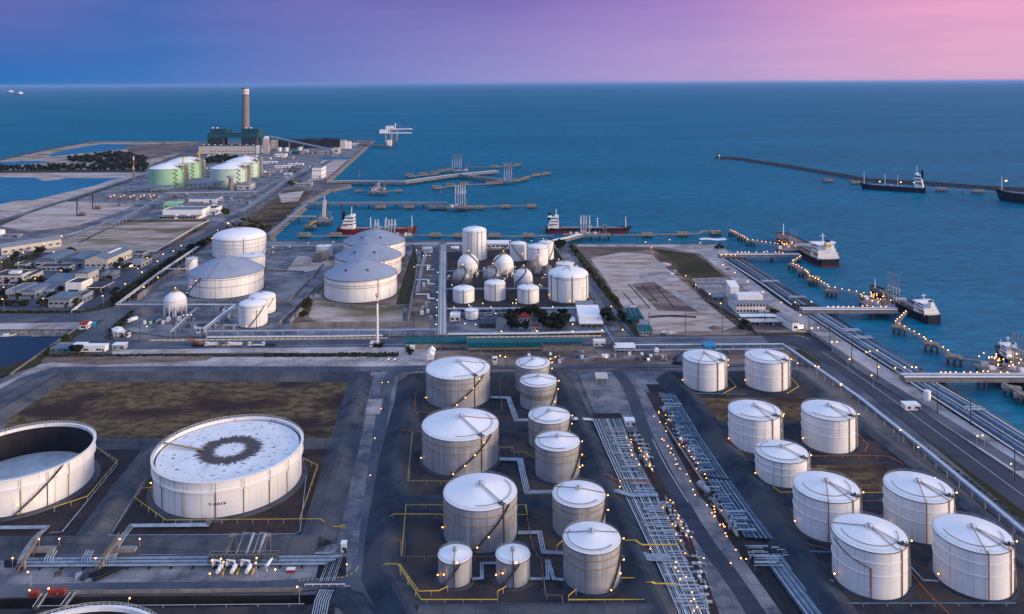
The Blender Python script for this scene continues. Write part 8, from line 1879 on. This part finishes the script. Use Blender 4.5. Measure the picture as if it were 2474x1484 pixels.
# piling rigs in the crane yard
for x, y, lb in ((186, 522, 'dark piling rig with a tall mast on the sandy crane yard, nearer one'), (224, 506, 'dark piling rig with a tall mast on the sandy crane yard, farther one')):
    t = thing('piling_rig', lb, 'crane', G(x, y)); MB().box(7, 0, 0, 10, 5, 1.8).build('tracks', M['dark'], t); MB().box(8, 0, 1.8, 8, 4.5, 3.4).build('house', M['brown'], t); MB().box(0, 0, 0, 1.1, 1.1, 26).build('mast', M['navy'], t); MB().bar((6, 0, 5), (.5, 0, 20), .4, .4).build('stay', M['dark'], t)
# stacks lying in yards
def stack(label, x, y, n, L, r, mt, rz, rows=1, name='pipe_stack', cat='pipe stack', group=None):
    t = thing(name, label, cat, G(x, y), rz, group)
    for k in range(rows):
        for i in range(n - k): MB().tube([(-L / 2, (i + k / 2) * 2 * r, r + k * 1.75 * r), (L / 2, (i + k / 2) * 2 * r, r + k * 1.75 * r)], r, 8).build('pipe', M[mt], t)
    return t
for i, (x, y, n, L, m_) in enumerate(((1650, 876, 7, 14, 'navy'), (1664, 872, 8, 16, 'pipedark'), (1678, 866, 6, 16, 'navy'), (1692, 862, 5, 12, 'dark'), (1655, 862, 5, 12, 'dark'), (1640, 868, 4, 9, 'navy'))):
    stack('stack of dark pipes in the storage corner left of the farthest white tanks', x, y, n, L, .5, m_, R(65), 2, group='pipe stacks in the storage corner')
stack('red painted pipe pair on the dark pipe stacks', 1676, 856, 2, 8, .6, 'red', R(70))
stack('wide stack of black pipes on the pale concrete at the bottom left', 262, 1392, 9, 11, .4, 'black', R(48), 2)
for x, y, w_, d_, h_, m_, lb in ((206, 1398, 4, 3, 1.2, 'roofdark', 'dark tarpaulined pile nearest the black pipes'), (190, 1395, 3, 4, 1.0, 'greywall', 'grey flat pile left of the tarpaulined one'), (226, 1386, 5, 3, 1.4, 'pile', 'brown dark pile behind the tarpaulined one'), (216, 1405, 4, 2, .8, 'roofblue', 'blue grey pile in front of the tarpaulined one'), (140, 1390, 3, 3, .9, 'pile', 'round dark heap left of the piles')):
    t = thing('material_pile', lb, 'pile', G(x, y), R(30)); MB().box(0, 0, 0, w_, d_, .25).build('pallet', M['pile'], t); MB().box(0, 0, .25, w_ * .92, d_ * .92, h_, 0, .8).build('cover', M[m_], t)
for x, y, lb in ((82, 1441, 'red valve skid by the drain, left one with a lamp'), (128, 1437, 'red valve skid by the drain, middle one'), (147, 1436, 'red valve skid by the drain, right one')):
    t = thing('valve_skid', lb, 'valve skid', G(x, y)); MB().box(0, 0, 0, 4.4, 3, .4).build('base', M['pile'], t); MB().box(.3, 0, .4, 3, 2, 1.8).build('valve_body', M['red'], t); MB().tube([(-2, 0, 1.2), (2.4, 0, 1.2), (2.4, -2, 1.2)], .3, 6).build('pipe', M['orange'], t)
    if x < 140: bulb(t, (-1, -1.2, 3.2), .45)
for x0, y0, x1, y1, lb in ((85, 1474, 108, 1440, 'left'), (152, 1470, 176, 1438, 'right')):
    a, c_ = G(x0, y0, .8), G(x1, y1, .8); t = thing('drain_footbridge', 'steel footbridge with white rails over the drain, %s one' % lb, 'footbridge', (a.x, a.y, 0)); o = t.location
    MB().bar(a - o, c_ - o, 2, .3).build('deck', M['pile'], t)
    for s in (-1, 1): MB().tube([a - o + Vector((s, 0, 1.1)), c_ - o + Vector((s, 0, 1.1))], .1, 5).build('handrail', M['white'], t)
t = thing('road_railing', 'white pipe railing where the bottom road crosses the bundle', 'railing', G(785, 1419)); MB().tube([(-8, 0, 1.2), (8, 0, 1.2)], .18, 6).build('top_rail', M['white'], t)
for i in range(6): MB().box(-8 + 3.2 * i, 0, 0, .2, .2, 1.15).build('post', M['white'], t)
for x, y, lb in ((829, 1279, 'yellow valve stand where the yellow pipe meets the concrete road'), (921, 1254, 'yellow valve stand at the foot of the left dark berm')):
    t = thing('valve_stand', lb, 'valve', G(x, y)); MB().box(0, 0, 0, 2.6, 2.6, .2).build('base', M['pile'], t)
    for i in range(3): MB().tube([(-.8 + .8 * i, 0, .2), (-.8 + .8 * i, 0, 2.2)], .2, 6).build('riser', M['yellow'], t)
# gravel heaps, boats on trailers, small yard things
def mound(label, x, y, r, h, mt, seed):
    rnd = random.Random(seed); pr = [(r, 0), (r * .8, h * .35), (r * .45, h * .8), (.05, h)]; b = MB().lathe(pr, 16); b.v = [(px * rnd.uniform(.9, 1.1), py * rnd.uniform(.9, 1.1), pz) for px, py, pz in b.v]
    o = b.build('earth_mound', M[mt], smooth=True); o.location = G(x, y); tag(o, label, 'mound')
mound('pale sand heap beside the grey domes', 792, 640, 10, 5, 'sand', 1); mound('sand heap in the dig before the nearest grey dome', 760, 718, 7, 3, 'sand', 2); mound('grey earth heap in the yard by the lone sphere', 352, 758, 12, 6, 'soil', 3); mound('rubble heap at the near edge of the sand lot', 1728, 795, 6, 2.5, 'brownlot', 4); mound('pale rubble heap far on the sand lot', 1605, 640, 9, 2.5, 'palecon', 5)
t = thing('settling_basin', 'small concrete basin of green water in the dug ground', 'basin', G(860, 790 - 2)); 
MB().box(0, 6, .3, 26, 9, .1).build('water', M['pond'], t)
for x, y, sx, sy in ((0, 1.3, 28, .6), (0, 10.7, 28, .6), (-13.7, 6, .6, 8.8), (13.7, 6, .6, 8.8)): MB().box(x, y, 0, sx, sy, 1.2).build('rim', M['conc'], t)
t.location = G(845 + 68, 790)
# utility poles
t = thing('utility_pole', 'x', 'pole'); MB().tube([(0, 0, 0), (0, 0, 17)], .32, 7, r1=.2).build('pole', M['pile'], t); MB().box(0, 0, 15.4, 2.8, .2, .25).build('cross_arm', M['pile'], t)
UP = Proto(t)
for lb, g, s in (('tall dark utility pole in the row along the quay road', 'utility poles of the quay road', '1955,808 2005,843 2058,881 2120,917 2265,1000 2345,1030 2452,1165'), ('dark utility pole on the far side of the main road', 'utility poles of the main road', '1568,806 1656,806 1745,808 1848,800 620,800 305,828 455,824 1000,812'), ('pale utility pole by the town road', 'utility poles of the town', '38,744 132,757 255,738 228,722'), ('thin utility pole beside the inlet road', 'utility poles by the inlet', '338,826 256,805 282,790')):
    for q in s.split(): x, y = q.split(','); UP.put(G(float(x), float(y)), R(20), lb, g)
# ---------------------------------------------------------------- lamps
def lamp_proto(nm, h, r, mt, arm):
    t = thing(nm, 'x', 'lamp'); MB().tube([(0, 0, 0), (0, 0, h)], .11 + h * .008, 6, r1=.08).build('pole', M['steel'], t)
    if arm: MB().bar((0, 0, h), (1.2, 0, h + .25), .12, .12).build('arm', M['steel'], t)
    bulb(t, (1.2 if arm else 0, 0, h + (.1 if arm else .35)), r, mt); return t
LP = {'street': (Proto(lamp_proto('street_lamp', 8, .58, 'lamp', True)), 8, 0), 'yard': (Proto(lamp_proto('yard_lamp', 5, .5, 'lampw', False)), 5, 0), 'walk': (Proto(lamp_proto('walkway_lamp', 2.6, .34, 'lamp', True)), 2.6, .1), 'jetty': (Proto(lamp_proto('jetty_lamp', 3.2, .5, 'lamp', False)), 3.2, 3.3)}
def lamps(kind, label, group, s, fn=lambda x, y: (x, y), sc=1.0):
    pr, h, z0 = LP[kind]
    for q in s.split():
        x, y = (float(v) for v in q.split(',')); p = G(*fn(x, y), z0 + h * sc)
        pr.put(Vector((p.x, p.y, z0)), rt.uniform(0, 6.28), label, group, sc)
v3 = lambda x, y: V3((x, y))[0]
v4 = lambda x, y: V4((x, y))[0]
f0 = lambda x, y: (.2646 * x, 513.4 + .2646 * y)
r7 = lambda x, y: (1389.2 + .1628 * x, 1057 + .1628 * y)
r8 = lambda x, y: (1479.8 + .1656 * x, 1238.2 + .1656 * y)
kk = lambda x, y: KK((x, y))[0]
lamps('jetty', 'warm lamp on the walkway beyond the farthest right hand pier', 'lamps beyond the farthest pier', '1137,190 1160,200 1180,207 1198,217 1222,230 1250,243 1272,256 1290,267 1318,283 1325,295 1378,297 1430,306 1478,315 1520,322 1570,328 1617,335', v3)
lamps('jetty', 'warm lamp on the farthest right hand pier trestle', 'lamps on the farthest pier', '1215,431 1260,431 1300,431 1338,431 1418,431 1500,431 1535,425 1625,430 1665,430 1705,440 1040,463 1090,463 1145,463 1190,463', v3)
lamps('jetty', 'warm lamp on the zigzag walkway between the first two right hand piers', 'lamps on the zigzag walkway', '1895,470 1885,480 1857,495 1825,512 1808,522 1817,552 1847,568 1877,582 1907,600 1945,622 1968,640 1993,687 2027,695 2055,713 2087,722 2120,745 2152,765', v3)
lamps('jetty', 'warm lamp on the curving walkway above the middle right hand pier', 'lamps on the curving walkway', '12,412 37,427 50,438 60,452 72,470 95,478 115,487 135,498 158,513 180,525 203,537 215,552 260,558 312,568 365,577 420,587 473,598 528,608', v4)
lamps('jetty', 'warm lamp on the middle right hand pier trestle', 'lamps on the middle pier', '210,702 248,702 284,702 322,702 360,702 395,702 465,697 497,693 540,702 600,702 640,702', v4)
lamps('jetty', 'warm lamp on the walkways below the middle right hand pier', 'lamps below the middle pier', '785,735 770,748 755,765 740,778 722,793 710,808 740,828 775,848 812,866 847,885 885,906 920,928 932,942 972,958 1063,1000 1100,1025', v4)
lamps('jetty', 'warm lamp on the nearest right hand pier trestle', 'lamps on the nearest pier', '1048,1190 1080,1190 1115,1190 1155,1190 1218,1190 1265,1190 1315,1190 1360,1183 1395,1183 1490,1190 1540,1190', v4)
lamps('street', 'warm street lamp along the quay road', 'lamps of the quay road', '95,858 128,858 240,957 277,957 355,1087 588,1153 543,1215 710,1150 762,1150 820,1150 875,1150 480,1035 530,1032 578,1030 127,1142 305,1280', v4)
lamps('street', 'warm street lamp around the sand lot and quay office', 'lamps around the sand lot', '215,318 475,292 803,328 295,383 665,687 778,780 900,880 1035,988 1067,566 1195,652 1333,745 1497,857 1700,977 1852,972 2025,970 1878,1107 2025,1250', v3)
lamps('street', 'warm street lamp beside the long pipe rack road at the right', 'lamps of the right hand road', '2360,1052 2378,1052 2448,1122 2258,1153 2171,1038 2032,930 1973,885 1924,877 2219,1083', sc=.8)
lamps('yard', 'white yard lamp in the sphere plant', 'yard lamps of the sphere plant', '150,345 245,398 272,398 215,398 250,503 250,523 130,500 345,550 340,733 338,803 335,872 333,943 330,1027 475,665 495,870 630,850 755,833 830,868 875,927 690,1027 595,1018 1060,800 1030,830 1060,832 1275,662 1395,865 1325,570 1450,430 1618,490 1050,500 945,625 1030,560 708,560 1010,260 1200,260 1310,243 995,1023 470,320 210,290', kk)
lamps('street', 'warm street lamp along the far side of the main road', 'lamps of the main road', '912,1088 1245,1088 1590,1088 1858,1080 1590,1022 1940,862 2047,1072', kk)
lamps('street', 'warm street lamp along the road beside the dark tree row', 'lamps beside the dark tree row', '1665,303 1590,355 1450,445 1300,543 1130,655 945,765 1440,593 1300,685 2090,100 1990,165 1480,385', f0, 1.15)
lamps('street', 'warm street lamp among the town buildings', 'lamps of the town', '1155,412 1355,412 480,362 520,390 915,360 1135,360 395,790 35,790 640,645 380,645 310,605 365,530 570,530 815,530 10,455 165,460 1265,515 1085,500 85,400 800,665 40,685', f0)
lamps('street', 'warm street lamp beside the yard left of the vacant lot', 'lamps beside the vacant lot', '575,215 405,290 220,368', f0, 1.3)
lamps('walk', 'small warm lamp on the upper pump pad left of the centre road', 'lamps of the upper left pad', '790,10 820,45 848,85 790,130 812,178 848,243 872,290 893,338 920,395 943,437 980,158 1017,200 1038,242 1058,283 1087,340 1113,382 1128,415 1150,457 655,662 680,718 430,788 1055,640', r7)
lamps('walk', 'small warm lamp on the lower pump pad left of the centre road', 'lamps of the lower left pad', '1300,970 1343,1055 1445,928 1480,988 1500,1110 1420,1203 1455,1270 1545,1188 1590,1272 1490,1335 1622,1333 1535,1430 1663,1408 1690,1475', r7)
lamps('walk', 'small warm lamp on the pump pad right of the centre road', 'lamps of the right pad', '1300,12 1330,62 1365,115 1397,162 1427,217 1467,275 1500,338 1545,410 1585,480 1637,560 1680,638 1475,415 1550,28 1518,103 1630,147 1672,215 1707,272 1748,333 1790,390 1838,468 1890,547 1930,620 1865,683 1790,783 1818,862 1988,1000 2092,1018 2030,1067 2070,1132 2100,1185 2193,1108 2158,1280 2195,1340', r7)
lamps('walk', 'small warm lamp at the head of the pump pad right of the centre road', 'lamps at the head of the right pad', '1587,995 1597,999 1603,1003 1592,1018 1606,1025 1615,1012 1580,1008 1610,1040')
lamps('walk', 'small warm lamp among the pipe ends at the bottom of the centre', 'lamps at the bottom of the centre', '970,73 1018,157 1050,217 965,313 1110,357 1030,432 525,547 1060,625 1288,662 890,740 960,820 980,887 1048,960 1020,1000 1135,1138 1185,1240 1160,1330 1200,1400 1150,1450', r8)
lamps('walk', 'small warm lamp around the right hand pipe junction', 'lamps of the right junction', '1575,162 1613,222 1650,283 1685,335 1838,545 1873,648 1985,675 1735,720 1520,70 1487,15', r8)
lamps('street', 'warm lamp on the concrete road between the basins', 'lamps of the concrete road', '922.8,923.9 935.7,923.9 922.8,986.7 907.8,1059.8 891.4,1148.8 839,1366', sc=.55)
lamps('street', 'warm lamp on the pale apron below the white mast', 'lamps of the pale apron', '940,867 953,867', sc=.6)
lamps('street', 'warm lamp in the dark works yard', 'lamps of the works yard', '1211,861 1217,863 1329,869 1338,863 1332,878 1461,863 1567,866')
lamps('street', 'warm lamp on the pale concrete at the bottom left', 'lamps at the bottom left', '74,1380 723,1420 310,1450', sc=.8)
lamps('street', 'warm lamp in the plant right of the green tanks', 'lamps right of the green tanks', '637,416 641,415 651,422 526,368 532,372 477,372 499,407 553,540 660,378 672,378 690,380 710,382 815,372', sc=1.3)
lamps('yard', 'white yard lamp in the middle plant', 'yard lamps of the middle plant', '444,763 452,762 462,762 560,596 584,741 660,598 700,597 790,612 745,588 805,585 955,588 838,588 870,593 660,610 355,790')
# ---------------------------------------------------------------- sea air
m = bpy.data.materials.new('haze'); m.use_nodes = True; nt_ = m.node_tree; nt_.nodes.clear()
vo = nt_.nodes.new('ShaderNodeVolumePrincipled'); vo.inputs['Color'].default_value = (0.26, 0.48, 0.88, 1); vo.inputs['Density'].default_value = 1.7e-5
om = nt_.nodes.new('ShaderNodeOutputMaterial'); nt_.links.new(vo.outputs[0], om.inputs['Volume'])
o = MB().box(0, 44000, -9, 120000, 92000, 239).build('haze', m); tag(o, 'thin blue sea haze', 'haze', None, 'stuff')
for o in [o for o in bpy.data.objects if o.parent is None and o.get('label') == 'x']:
    for c in list(o.children_recursive) + [o]: bpy.data.objects.remove(c)
for o in bpy.data.objects:
    for k in ('_r', '_h', '_w'):
        if k in o: del o[k]
